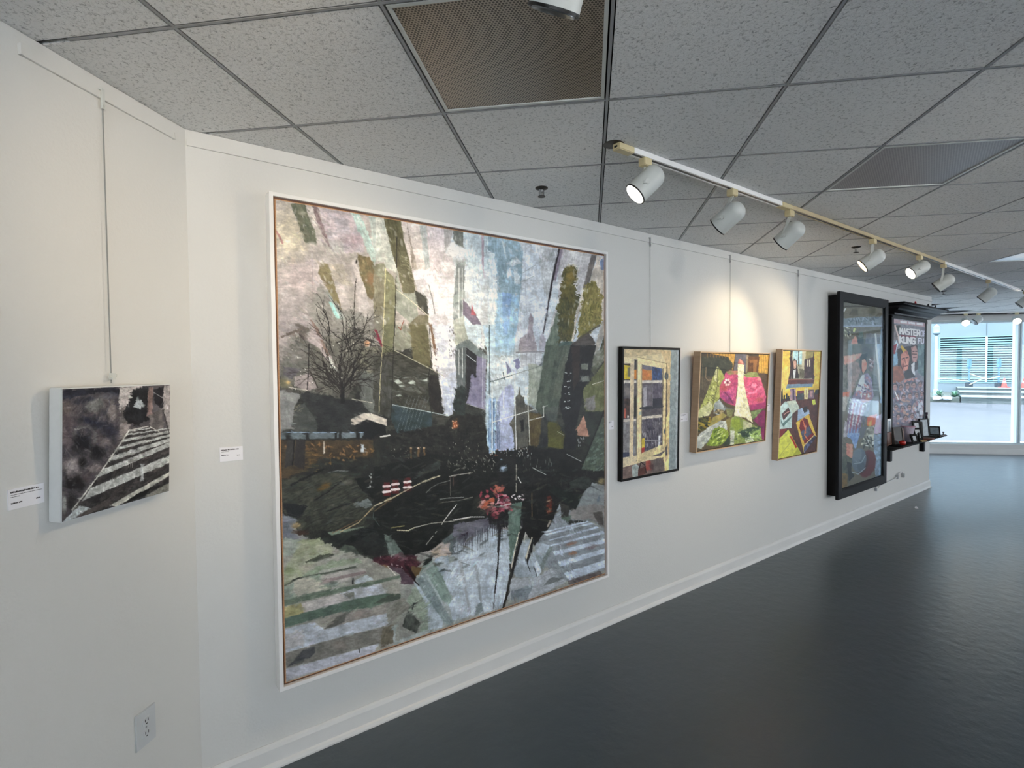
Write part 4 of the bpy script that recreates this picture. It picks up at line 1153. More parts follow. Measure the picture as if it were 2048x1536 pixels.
def art_crossing():
    """small black and white street crossing under smoky arches"""
    A = Art([(122.4, 775.8), (341.6, 766.6), (340.0, 981.8), (122.4, 1046.2)], 250, 300, (92, 88, 92), 60, .8)
    P = A.poly
    A.at(110, 760, .1953)
    P([(60, 60), (660, 40), (660, 640), (120, 1400), (60, 1440)], (96, 90, 92), (66, 64, 70), rough=14, jit=.2)
    P([(60, 90), (650, 60), (640, 150), (460, 110), (300, 140), (70, 200)], (30, 32, 44), (50, 52, 66), rough=6)
    A.blob(110, 480, 130, 300, (104, 92, 96), .8)
    A.blob(110, 260, 70, 120, (122, 110, 104), .7)
    A.blob(400, 240, 130, 110, (122, 124, 122), .9, warp=.8)
    A.blob(300, 190, 160, 40, (44, 46, 60), .8, ang=-.2)
    A.blob(560, 150, 120, 50, (92, 92, 102), .8)
    A.blob(580, 320, 60, 150, (142, 134, 132), .9)
    A.blob(380, 420, 170, 50, (34, 38, 56), .9, ang=.35)
    A.blob(560, 500, 130, 110, (44, 44, 58), .85, ang=.6)
    A.blob(270, 640, 130, 150, (26, 26, 32), .95, warp=.6)
    A.line([(170, 560), (240, 480), (340, 470), (410, 540), (400, 640)], 26, (92, 90, 92), a=.8, rough=5)
    A.line([(200, 500), (300, 480)], 12, (136, 134, 134), a=.7, rough=4)
    A.blob(420, 730, 110, 110, (24, 24, 28), .95)
    A.blob(350, 745, 40, 50, (90, 88, 90), .7)
    A.blob(490, 630, 90, 80, (120, 112, 112), .8)
    A.blob(170, 880, 130, 120, (152, 144, 144), .85, warp=.7)
    A.blob(400, 900, 110, 90, (142, 132, 132), .8, warp=.7)
    A.blob(270, 850, 60, 90, (26, 26, 28), .9)
    A.blob(200, 1060, 170, 110, (30, 28, 30), .85, warp=.8)
    A.blob(330, 1000, 90, 80, (96, 86, 88), .7)
    A.blob(160, 1250, 70, 150, (46, 46, 48), .9)
    A.blob(85, 1280, 40, 140, (146, 148, 146), .9)
    A.dabs([(80, 150), (640, 150), (600, 560), (120, 1200)], 110, (20, 70), (4, 10), [(140, 134, 134), (40, 40, 46), (104, 98, 102), (70, 72, 90)], .2, 1.6, .35)
    P([(655, 60), (885, 45), (790, 150), (745, 300), (660, 330)], (196, 192, 190), (170, 164, 164), rough=4)
    P([(660, 300), (760, 240), (760, 480), (680, 560), (660, 500)], (96, 92, 92), (130, 122, 120), rough=7)
    P([(800, 90), (955, 45), (955, 390), (860, 470), (740, 420), (690, 340), (745, 250)], (24, 25, 28), (42, 42, 46), rough=7)
    P([(840, 150), (870, 180), (930, 250), (870, 290), (815, 260)], (150, 156, 160), rough=5)
    P([(958, 60), (1012, 55), (1004, 350), (945, 360)], (124, 106, 102), (140, 120, 116), rough=3)
    P([(1010, 80), (1122, 45), (1112, 300), (1030, 230)], (28, 26, 31), (46, 44, 50), rough=4)
    A.line([(1010, 110), (1110, 170)], 6, (130, 130, 132))
    P([(960, 360), (1110, 260), (1120, 500), (980, 480)], (120, 114, 112), (86, 82, 82), rough=7)
    P([(1120, 40), (1190, 40), (1190, 560), (1130, 330), (1105, 270)], (176, 170, 170), (150, 144, 144), rough=3)
    A.line([(1110, 290), (1180, 540)], 8, (60, 58, 58))
    P([(660, 440), (760, 420), (770, 500), (690, 610), (655, 600)], (160, 150, 148), (120, 114, 112), rough=5)
    P([(760, 495), (960, 462), (1190, 560), (1190, 1160), (100, 1460)], (48, 46, 48), (70, 66, 66), rough=3, jit=.2)
    A.dabs([(800, 520), (1180, 600), (1180, 1100), (300, 1350)], 90, (20, 60), (8, 18), [(96, 88, 84), (28, 27, 30), (112, 106, 102), (76, 76, 74)], -.3, .3, .55)
    ys = [505, 522, 545, 566, 598, 634, 676, 716, 775, 838, 912, 1000, 1110, 1250, 1420]
    for i in range(0, len(ys) - 1, 2):
        y0, y1 = ys[i], ys[i + 1]
        x0, x1 = 760 - (y0 - 505) * .66, 760 - (y1 - 505) * .66
        sl = .12 + .30 * min(1, (y0 - 505) / 420)
        xe = 1190 if y0 > 540 else 1000
        P([(x0, y0), (xe, y0 - sl * (xe - x0)), (xe, y1 - (sl + .01) * (xe - x1) - .1 * (y1 - y0)), (x1, y1)], (190, 194, 192), (166, 168, 166), rough=2, jit=.08)
    P([(60, 1470), (240, 1290), (430, 1330), (60, 1480)], (186, 194, 196), rough=2)
    P([(560, 1290), (1190, 930), (1190, 975), (640, 1300)], (176, 176, 168), rough=1.5)
    P([(930, 1190), (1190, 1040), (1190, 1140), (930, 1215)], (150, 150, 142), rough=3, a=.8)
    P([(700, 1270), (860, 1160), (1000, 1100), (920, 1190)], (20, 20, 20), rough=2)
    P([(205, 1405), (560, 1210), (600, 1270), (240, 1420)], (84, 78, 76), rough=3)
    A.line([(765, 500), (640, 690), (420, 1010), (170, 1340)], 13, (196, 196, 190), rough=1.4)
    A.line([(765, 505), (960, 465)], 9, (190, 188, 182))
    A.line([(980, 470), (1110, 540)], 7, (180, 178, 172))
    for x in (755, 775, 792):
        A.line([(x, 810), (x + 4, 890)], 5, (150, 148, 144))
    P([(880, 860), (915, 850), (915, 1030), (880, 1040)], (190, 196, 198), rough=4, a=.7)
    A.brushwork(6000, (3, 9), (1.2, 2.8), lambda u, v: np.where((u > .45) & (v > .42), -.28, 6 * fbm(u * 4, v * 4, 5, 2)), .7, .10)
    A.scumble(.18, 9)
    A.tone(.9, 1.15, 100, 1.04)
    A.grain(7, 1.)
    return A


def art_cabinet():
    """kitchen cupboard with an open glazed door"""
    A = Art([(1246.3, 696.2), (1358.3, 698.9), (1354.9, 938.1), (1243.7, 959.9)], 240, 400, (216, 198, 150), 80, .5)
    P = A.poly
    A.at(1225, 680, .1953)
    P([(590, 80), (690, 80), (690, 1340), (560, 1360), (580, 1180)], (122, 138, 142), (140, 154, 156), rough=2)
    P([(660, 84), (690, 84), (690, 1340), (640, 1340)], (168, 178, 182), rough=4, a=.7)
    P([(100, 80), (600, 84), (590, 130), (110, 180)], (206, 184, 138), (190, 168, 122), rough=3)
    P([(480, 95), (600, 120), (585, 720), (580, 1180), (540, 1250), (540, 220)], (200, 172, 120), (216, 190, 136), rough=2)
    P([(100, 170), (250, 185), (250, 1260), (100, 1310)], (222, 202, 158), rough=1)
    # interior
    P([(105, 240), (560, 240), (560, 1180), (105, 1210)], (96, 88, 92), (74, 70, 80), rough=2)
    P([(105, 245), (180, 245), (180, 410), (105, 410)], (60, 52, 40), rough=1)
    P([(120, 255), (178, 265), (178, 400), (120, 402)], (224, 200, 40), (206, 176, 30), rough=1)
    P([(155, 280), (180, 280), (180, 375), (155, 375)], (120, 112, 80), rough=1)
    P([(185, 190), (250, 200), (250, 300), (225, 300)], (60, 60, 66), rough=1)
    P([(220, 310), (255, 300), (255, 400), (220, 400)], (220, 124, 30), rough=1)
    P([(300, 290), (405, 300), (405, 410), (300, 410)], (206, 112, 54), (214, 140, 70), rough=3)
    P([(300, 250), (405, 265), (405, 310), (300, 300)], (110, 106, 120), rough=2)
    P([(408, 265), (510, 300), (510, 410), (408, 412)], (44, 62, 104), (60, 90, 150), rough=4, jit=.2)
    P([(105, 412), (560, 412), (560, 440), (105, 440)], (206, 198, 186), rough=1)
    A.blob(150, 520, 60, 80, (150, 140, 132), .7)
    P([(120, 600), (180, 600), (180, 800), (120, 800)], (44, 34, 36), (84, 60, 56), rough=3)
    P([(118, 700), (138, 700), (138, 800), (118, 800)], (196, 92, 70), rough=1)
    A.blob(160, 785, 14, 22, (226, 216, 206), .95)
    P([(215, 600), (250, 560), (250, 780), (215, 790)], (36, 34, 38), rough=2)
    P([(310, 460), (400, 460), (400, 700), (310, 690)], (120, 112, 124), (92, 86, 98), rough=4)
    P([(315, 480), (350, 480), (350, 690), (315, 690)], (166, 162, 170), rough=3)
    P([(408, 450), (512, 450), (512, 700), (408, 700)], (76, 70, 88), (104, 96, 112), rough=5, jit=.2)
    P([(410, 600), (512, 590), (512, 680), (410, 690)], (46, 46, 64), rough=2)
    A.line([(290, 700), (400, 690), (510, 680)], 26, (52, 54, 66), rough=2)
    P([(105, 812), (250, 802), (250, 830), (105, 840)], (200, 190, 178), rough=1)
    P([(290, 785), (515, 760), (515, 790), (290, 815)], (206, 194, 176), rough=1)
    P([(105, 840), (250, 830), (250, 1180), (105, 1200)], (110, 106, 110), (140, 138, 140), rough=4)
    P([(105, 1150), (180, 1150), (180, 1200), (105, 1210)], (60, 66, 90), rough=1)
    P([(295, 820), (512, 790), (512, 1080), (295, 1160)], (72, 70, 86), (104, 98, 108), rough=6, jit=.25)
    A.dabs([(300, 820), (510, 800), (510, 1060), (300, 1150)], 50, (8, 40), (4, 9), [(140, 132, 140), (46, 44, 56), (166, 160, 166), (90, 80, 100)], 1.5, .3, .7)
    P([(298, 1010), (330, 1000), (330, 1100), (298, 1110)], (214, 184, 50), rough=1.5)
    P([(295, 1105), (330, 1098), (325, 1150), (293, 1165)], (190, 50, 44), rough=1.5)
    P([(470, 980), (490, 975), (485, 1080), (466, 1085)], (206, 208, 214), rough=1)
    A.line([(330, 1028), (440, 1030), (505, 1040)], 7, (150, 148, 150))
    # face frames
    P([(182, 185), (225, 188), (212, 1210), (172, 1215)], (220, 198, 160), (206, 184, 146), rough=.8)
    P([(105, 182), (225, 190), (222, 240), (105, 240)], (222, 204, 160), rough=.8)
    P([(245, 200), (262, 200), (262, 1240), (238, 1240)], (120, 110, 88), rough=.8, a=.8)
    P([(105, 1205), (250, 1180), (250, 1230), (105, 1300)], (216, 200, 160), (200, 182, 146), rough=1)
    P([(258, 170), (306, 180), (296, 1170), (250, 1265)], (236, 214, 158), (226, 204, 150), rough=.6)
    P([(258, 170), (556, 236), (545, 300), (300, 250)], (236, 214, 158), (226, 204, 150), rough=.6)
    P([(512, 285), (556, 238), (540, 1130), (505, 1080)], (222, 196, 138), (236, 212, 152), rough=.6)
    P([(250, 1265), (292, 1160), (510, 1070), (540, 1130)], (228, 206, 146), (190, 172, 124), rough=.8)
    P([(410, 1180), (470, 1080), (500, 1080), (480, 1160)], (240, 220, 150), rough=1)
    A.line([(556, 238), (548, 700), (540, 1200)], 6, (110, 92, 60))
    A.line([(258, 175), (556, 240)], 5, (150, 128, 84), a=.8)
    A.line([(518, 290), (508, 1075)], 6, (84, 78, 70))
    A.line([(302, 250), (295, 1165)], 5, (120, 106, 76), a=.7)
    A.line([(405, 265), (408, 680)], 5, (150, 146, 150), a=.8)
    P([(268, 745), (300, 725), (300, 765), (270, 768)], (166, 178, 160), rough=1)
    for cx, cy in ((553, 370), (545, 945)):
        A.blob(cx, cy, 24, 44, (66, 82, 94), .95, warp=.4, hard=2)
        A.blob(cx, cy, 9, 14, (120, 136, 146), .8)
    P([(545, 800), (585, 720), (580, 850), (545, 930)], (236, 214, 140), rough=1)
    P([(520, 990), (580, 850), (578, 1000), (545, 1100)], (232, 208, 132), (206, 176, 112), rough=1)
    P([(540, 1260), (580, 1180), (575, 1330), (530, 1350)], (240, 222, 140), rough=1)
    P([(470, 1210), (545, 1130), (540, 1250), (520, 1260)], (236, 214, 140), rough=1)
    # counter still life
    P([(100, 1310), (260, 1260), (520, 1200), (530, 1340), (100, 1440)], (110, 90, 84), (130, 108, 98), rough=2)
    P([(420, 1230), (490, 1205), (530, 1270), (530, 1340), (400, 1370)], (92, 82, 80), (110, 98, 94), rough=2)
    P([(195, 1290), (240, 1265), (270, 1290), (262, 1400), (205, 1410)], (172, 184, 178), (140, 152, 148), rough=1.5)
    P([(265, 1320), (345, 1290), (340, 1370), (262, 1400)], (90, 48, 40), rough=2)
    P([(340, 1240), (390, 1230), (400, 1330), (340, 1340)], (190, 92, 72), (150, 60, 50), rough=3)
    A.line([(275, 1310), (290, 1250), (330, 1280), (345, 1360)], 8, (40, 30, 30))
    A.blob(400, 1300, 40, 50, (70, 50, 50), .8)
    A.brushwork(5000, (3, 9), (1.4, 3), lambda u, v: 1.45 + 0 * u, .45, .04, .9, .9)
    A.scumble(.08, 6)
    A.tone(.76, 1.06, 140, 1.10)
    A.grain(5, .8)
    return A


def art_rose():
    """rose cushion, leafy covers and a leg in white lace, painted looking along a couch"""
    A = Art([(1402.1, 705.8), (1537.6, 708.3), (1527.9, 879.0), (1392.8, 901.8)], 300, 400, (92, 78, 52), 100, .5)
    P = A.poly
    A.at(1370, 690, .14648)
    P([(160, 90), (1160, 120), (1140, 420), (160, 900)], (84, 70, 50), (70, 60, 44), rough=3)
    P([(300, 100), (690, 110), (650, 340), (600, 160)], (214, 164, 70), (196, 146, 56), rough=1)
    P([(1010, 120), (1150, 130), (1130, 390), (1000, 370)], (220, 172, 64), (200, 150, 50), rough=1)
    for i in range(9):
        A.line([(310 + 40 * i, 105), (312 + 40 * i, 170)], 6, (150, 110, 44), a=.7)
    for i in range(5):
        A.line([(1030 + 24 * i, 125), (1020 + 24 * i, 385)], 6, (160, 116, 40), a=.7)
    P([(225, 150), (570, 160), (650, 240), (650, 310), (560, 340), (240, 300)], (70, 72, 54), (54, 58, 44), rough=3)
    P([(220, 280), (570, 320), (560, 440), (230, 430)], (66, 68, 48), (50, 52, 40), rough=3)
    A.line([(235, 300), (560, 330)], 10, (42, 42, 34))
    P([(200, 420), (480, 420), (300, 820), (180, 900)], (78, 68, 50), (96, 84, 62), rough=3)
    A.line([(290, 300), (285, 440), (320, 480), (360, 470)], 9, (140, 116, 84))
    A.line([(245, 250), (240, 600)], 8, (110, 96, 72), a=.6)
    P([(690, 110), (850, 125), (850, 370), (670, 350)], (104, 102, 112), (88, 86, 94), rough=2)
    P([(845, 125), (870, 128), (850, 370), (830, 370)], (150, 130, 96), rough=1)
    P([(868, 150), (1020, 150), (1000, 380), (862, 360)], (120, 78, 34), (92, 58, 28), rough=1.5)
    P([(880, 200), (990, 200), (970, 370), (930, 370), (935, 240), (890, 240)], (150, 100, 46), rough=1.5)
    P([(1000, 380), (1135, 390), (1110, 760), (1040, 480)], (96, 72, 46), (80, 60, 40), rough=2)
    # rose cushion
    P([(470, 560), (560, 360), (640, 340), (730, 350), (730, 420), (700, 700), (690, 840), (560, 780), (470, 700)], (206, 76, 116), (176, 62, 110), rough=3)
    P([(800, 450), (850, 380), (960, 370), (1040, 470), (1080, 600), (1110, 720), (1060, 860), (880, 830), (820, 620)], (222, 92, 134), (206, 74, 110), rough=3)
    P([(560, 360), (640, 340), (730, 350), (725, 400), (600, 400)], (150, 140, 84), (190, 120, 100), rough=3)
    P([(810, 400), (870, 360), (980, 370), (1020, 430), (840, 440)], (128, 140, 72), (150, 156, 92), rough=3)
    A.blob(560, 580, 110, 80, (180, 76, 70), .7)
    A.blob(640, 640, 90, 110, (214, 92, 146), .8)
    A.blob(560, 690, 110, 80, (150, 60, 130), .8)
    A.blob(600, 760, 90, 50, (120, 46, 100), .7)
    A.line([(540, 640), (600, 700), (650, 790)], 16, (110, 40, 84), a=.7, rough=4)
    A.blob(940, 540, 70, 60, (240, 130, 160), .95)
    A.line([(890, 560), (910, 510), (970, 500), (1000, 550), (960, 600), (900, 590)], 14, (190, 56, 100), a=.8, rough=3)
    A.line([(860, 660), (960, 640), (1040, 560)], 22, (240, 130, 166), a=.7, rough=4)
    A.line([(860, 720), (960, 720), (1060, 640)], 18, (200, 60, 104), a=.7, rough=4)
    A.blob(1020, 740, 80, 60, (180, 84, 80), .7)
    A.dabs([(560, 420), (700, 420), (690, 800), (500, 680)], 50, (14, 40), (6, 14), [(226, 110, 150), (160, 50, 100), (206, 90, 120)], .8, 1.2, .5)
    for i in range(6):
        t = i * PI / 3
        A.blob(580 + 32 * math.cos(t), 505 + 38 * math.sin(t), 17, 20, (240, 216, 206), .95, warp=.2, hard=2)
    A.blob(580, 505, 20, 22, (110, 52, 60), .95, warp=.2)
    A.blob(1010, 460, 34, 30, (220, 150, 140), .7)
    P([(870, 820), (1080, 780), (1110, 690), (1105, 860), (900, 890)], (196, 60, 116), (160, 44, 100), rough=2)
    # leafy covers
    P([(440, 290), (480, 320), (545, 440), (470, 560), (480, 700), (380, 880), (200, 960), (170, 940), (300, 640)], (172, 178, 92), (146, 152, 72), rough=2)
    P([(440, 290), (462, 320), (440, 500), (400, 480), (400, 380)], (196, 196, 140), rough=1.5)
    A.line([(445, 310), (440, 560), (370, 860)], 10, (110, 112, 60), a=.8)
    A.dabs([(400, 420), (480, 500), (400, 860), (220, 900), (280, 700)], 90, (10, 30), (5, 11), [(112, 112, 56), (206, 206, 140), (90, 92, 50), (186, 190, 110)], 1.1, .8, .7)
    P([(180, 900), (340, 760), (400, 820), (330, 960), (170, 1000)], (206, 206, 160), (176, 180, 120), rough=4)
    P([(400, 800), (470, 730), (560, 870), (480, 960), (390, 930)], (176, 186, 186), (130, 140, 140), rough=2)
    P([(470, 735), (560, 840), (680, 870), (640, 980), (560, 880)], (74, 78, 84), (110, 116, 110), rough=3)
    P([(390, 920), (440, 870), (530, 880), (520, 950), (470, 940)], (40, 42, 34), (200, 176, 120), rough=4)
    P([(560, 860), (670, 870), (640, 980), (580, 970)], (150, 150, 92), (120, 124, 80), rough=3)
    P([(170, 1010), (300, 970), (370, 1010), (300, 1130), (200, 1180), (165, 1130)], (150, 124, 30), (60, 70, 40), rough=6)
    A.dabs([(170, 1000), (350, 960), (330, 1110), (180, 1190)], 40, (14, 40), (8, 16), [(46, 56, 34), (176, 152, 44), (84, 96, 50), (36, 40, 30)], .2, .8, .8)
    P([(320, 1120), (380, 980), (520, 920), (570, 960), (480, 1030), (360, 1110)], (186, 160, 84), (150, 144, 70), rough=2)
    P([(170, 1240), (300, 1130), (480, 1030), (570, 1030), (580, 1160), (440, 1130), (300, 1320), (220, 1410), (165, 1400)], (196, 200, 190), (160, 166, 160), rough=3)
    A.dabs([(200, 1240), (540, 1040), (540, 1130), (240, 1390)], 70, (16, 50), (5, 10), [(226, 230, 222), (120, 128, 124), (150, 156, 140), (210, 214, 190)], -.7, .4, .7)
    P([(400, 1130), (470, 1110), (590, 1170), (600, 1260), (480, 1370), (290, 1370)], (150, 172, 56), (120, 146, 44), rough=4)
    A.dabs([(400, 1150), (580, 1170), (500, 1350), (300, 1360)], 40, (20, 50), (6, 14), [(186, 204, 96), (90, 116, 40), (206, 216, 150), (70, 92, 44)], -.7, .4, .75)
    P([(500, 1370), (600, 1240), (620, 1350), (560, 1370)], (56, 70, 52), rough=3)
    P([(560, 1020), (650, 960), (640, 1160), (580, 1160)], (116, 106, 54), (140, 128, 70), rough=2)
    P([(630, 1000), (690, 960), (800, 1000), (920, 1080), (1040, 1140), (1060, 1300), (620, 1360), (610, 1200)], (150, 166, 84), (120, 140, 66), rough=3)
    P([(640, 1010), (740, 990), (780, 1120), (700, 1170), (640, 1110)], (140, 160, 50), rough=3)
    P([(790, 1030), (900, 1060), (920, 1110), (800, 1160)], (196, 196, 160), (170, 176, 130), rough=3)
    P([(760, 1170), (900, 1120), (1020, 1120), (1010, 1180), (890, 1200), (880, 1280), (770, 1260)], (40, 62, 46), (66, 92, 62), rough=5)
    P([(880, 1190), (1020, 1150), (1040, 1260), (900, 1290)], (130, 166, 72), (160, 190, 100), rough=3)
    P([(820, 1270), (900, 1240), (950, 1310), (830, 1330)], (196, 206, 176), rough=3)
    P([(620, 1160), (680, 1170), (670, 1350), (610, 1360)], (186, 192, 176), rough=3)
    A.dabs([(640, 1200), (1040, 1140), (1050, 1290), (640, 1340)], 50, (14, 40), (6, 12), [(60, 84, 56), (176, 196, 120), (96, 124, 60), (206, 214, 190)], -.3, .9, .7)
    P([(900, 910), (1060, 860), (1000, 960), (920, 1010)], (140, 160, 92), (100, 122, 70), rough=2)
    P([(930, 1020), (1060, 880), (1105, 900), (1090, 1300), (1045, 1280), (1040, 1120)], (150, 40, 96), (120, 32, 84), rough=3)
    # leg in lace
    P([(722, 250), (810, 268), (800, 470), (830, 640), (880, 860), (925, 1060), (830, 990), (670, 960), (690, 790), (715, 640), (725, 440)], (232, 228, 190), (216, 212, 170), rough=1.5)
    P([(690, 800), (740, 700), (760, 960), (675, 960)], (240, 238, 206), rough=5, a=.7)
    P([(800, 560), (880, 860), (920, 1050), (860, 990), (800, 800)], (200, 196, 160), rough=5, a=.6)
    A.dabs([(725, 280), (800, 280), (900, 980), (700, 930)], 60, (10, 28), (4, 8), [(206, 196, 140), (244, 242, 222), (190, 186, 150)], .6, .8, .5)
    P([(725, 245), (735, 195), (750, 180), (770, 195), (800, 225), (806, 266)], (196, 122, 104), (170, 96, 84), rough=1.2)
    for x0, y0 in ((750, 185), (768, 205), (784, 225)):
        A.line([(x0, y0), (x0 + 8, y0 + 34)], 6, (224, 160, 140))
    A.brushwork(6500, (3, 10), (1.4, 3.2), lambda u, v: 1.2 + 3 * fbm(u * 3, v * 3, 7, 2), .5, .06, .9, .8)
    A.scumble(.10, 6)
    A.tone(.82, 1.12, 110, 1.08)
    A.grain(5, .8)
    return A


def art_desk():
    """desk top with books and papers under a wall mirror"""
    A = Art([(1565.3, 700.7), (1641.4, 702.8), (1631.6, 901.2), (1555.5, 917.8)], 250, 430, (78, 46, 40), 130, .5)
    P = A.poly
    A.at(1530, 690, .15625)
    P([(200, 55), (730, 70), (705, 590), (200, 700)], (232, 200, 92), (218, 184, 76), rough=2)
    P([(205, 300), (340, 250), (330, 560), (200, 620)], (236, 212, 120), rough=6, a=.7)
    P([(640, 570), (705, 560), (680, 1380), (640, 900)], (44, 48, 52), rough=2)
    P([(190, 700), (640, 640), (700, 600), (672, 1385), (160, 1480)], (74, 44, 40), (92, 54, 46), rough=3, jit=.2)
    # mirror
    P([(325, 60), (630, 75), (620, 470), (320, 440)], (52, 36, 34), rough=1)
    P([(335, 135), (360, 60), (625, 75), (600, 200), (590, 300), (615, 440), (330, 430), (350, 300)], (150, 150, 130), (176, 172, 146), rough=1.5)
    P([(360, 70), (480, 75), (480, 250), (360, 240)], (184, 214, 220), (150, 190, 200), rough=1.5)
    A.line([(432, 70), (430, 260)], 10, (60, 66, 66))
    P([(478, 75), (520, 75), (510, 420), (470, 420)], (190, 186, 160), rough=1.5)
    P([(520, 75), (622, 78), (615, 160), (520, 190)], (150, 140, 90), rough=2)
    P([(345, 220), (375, 165), (410, 200), (415, 300), (440, 420), (335, 430)], (44, 40, 44), (60, 52, 52), rough=2)
    P([(362, 200), (395, 195), (405, 240), (395, 300), (370, 305)], (206, 170, 150), (180, 140, 124), rough=1.2)
    P([(360, 320), (395, 310), (385, 420), (365, 425)], (200, 204, 206), rough=1.2)
    P([(505, 180), (600, 160), (595, 300), (610, 420), (500, 425)], (62, 46, 48), (84, 64, 64), rough=2)
    for x in (540, 565):
        P([(x, 185), (x + 16, 182), (x + 14, 275), (x, 278)], (216, 206, 180), rough=1)
    P([(440, 300), (500, 300), (500, 420), (440, 420)], (130, 130, 110), (90, 84, 70), rough=4)
    P([(310, 160), (340, 135), (352, 200), (345, 320), (325, 380), (320, 440), (300, 440), (312, 380), (330, 300), (322, 210)], (70, 44, 46), rough=1)
    P([(600, 160), (625, 145), (635, 190), (612, 240), (610, 330), (635, 400), (628, 470), (605, 460), (600, 380), (592, 300)], (70, 44, 46), rough=1)
    P([(300, 435), (625, 430), (625, 495), (290, 505)], (110, 62, 52), (84, 46, 44), rough=1.2)
    A.line([(305, 440), (620, 436)], 12, (140, 92, 78))
    P([(285, 500), (615, 490), (605, 530), (270, 555)], (124, 150, 170), (104, 130, 150), rough=1.5)
    # row on the desk
    P([(205, 600), (225, 555), (232, 700), (205, 730)], (30, 30, 34), rough=1)
    for x, y in ((240, 640), (270, 620), (292, 650)):
        P([(x, y), (x + 16, y), (x + 18, 700), (x - 4, 705)], (34, 36, 44), rough=1.5)
    P([(325, 560), (398, 555), (395, 700), (315, 705)], (190, 150, 140), (140, 120, 150), rough=3)
    P([(352, 560), (372, 560), (378, 700), (350, 700)], (70, 60, 84), rough=2)
    P([(415, 590), (500, 580), (495, 700), (410, 700)], (84, 96, 100), (62, 70, 74), rough=1.5)
    P([(418, 585), (500, 580), (500, 610), (418, 620)], (120, 72, 74), rough=1.5)
    P([(505, 550), (550, 545), (548, 690), (503, 692)], (230, 216, 160), rough=1)
    P([(520, 570), (536, 570), (535, 670), (520, 670)], (180, 160, 110), rough=2)
    P([(558, 570), (630, 565), (625, 680), (553, 685)], (140, 116, 130), (110, 90, 96), rough=1.5)
    P([(575, 590), (612, 588), (606, 660), (580, 662)], (190, 150, 150), rough=2)
    P([(598, 700), (640, 692), (652, 755), (612, 765)], (216, 226, 96), rough=1)
    # papers and books
    P([(190, 790), (260, 720), (300, 740), (350, 870), (340, 1060), (185, 1075)], (176, 200, 196), (190, 210, 206), rough=1.2)
    P([(275, 720), (390, 700), (445, 805), (350, 880)], (196, 206, 190), (176, 190, 178), rough=1.2)
    P([(200, 940), (225, 1000), (355, 890), (350, 910), (235, 1045), (205, 990)], (92, 122, 120), rough=1)
    P([(215, 880), (300, 795), (325, 860), (235, 960)], (66, 42, 42), (84, 56, 56), rough=1)
    A.line([(245, 890), (280, 860), (305, 850)], 9, (196, 140, 130))
    P([(420, 830), (470, 800), (560, 830), (570, 880), (415, 970)], (170, 190, 214), (150, 172, 196), rough=1.5)
    P([(480, 800), (540, 780), (540, 850), (500, 865)], (34, 30, 36), rough=2)
    P([(395, 990), (560, 880), (660, 1170), (500, 1380)], (216, 176, 66), (230, 192, 90), rough=1)
    P([(440, 1060), (450, 980), (500, 925), (545, 950), (570, 1040), (630, 1150), (510, 1280)], (140, 36, 36), (110, 28, 32), rough=1.5)
    P([(460, 1110), (560, 1040), (600, 1130), (480, 1220)], (96, 100, 122), (70, 74, 96), rough=3)
    A.line([(485, 960), (500, 1010), (520, 1090), (505, 1150), (540, 1200)], 13, (214, 120, 80), rough=3)
    A.blob(520, 1050, 12, 40, (220, 190, 170), .8)
    P([(495, 1300), (630, 1145), (660, 1175), (500, 1385)], (44, 44, 66), (110, 116, 150), rough=1.2)
    A.line([(500, 1285), (635, 1145)], 10, (216, 190, 130))
    P([(190, 1080), (280, 1070), (190, 1190)], (130, 40, 40), rough=1)
    P([(185, 1190), (300, 1080), (470, 1400), (165, 1465)], (212, 214, 92), (196, 198, 80), rough=1)
    A.line([(185, 1420), (320, 1250)], 8, (180, 182, 84), a=.8)
    P([(315, 1165), (335, 1160), (412, 1300), (395, 1320)], (170, 44, 32), rough=1)
    P([(360, 1410), (415, 1320), (470, 1400)], (176, 178, 72), rough=1)
    A.brushwork(4000, (3, 8), (1.3, 2.6), lambda u, v: -.5 + 2 * fbm(u * 3, v * 3, 7, 2), .4, .04, .9, .92)
    A.scumble(.07, 6)
    A.tone(.92, 1.1, 120, 1.10)
    A.grain(5, .8)
    return A


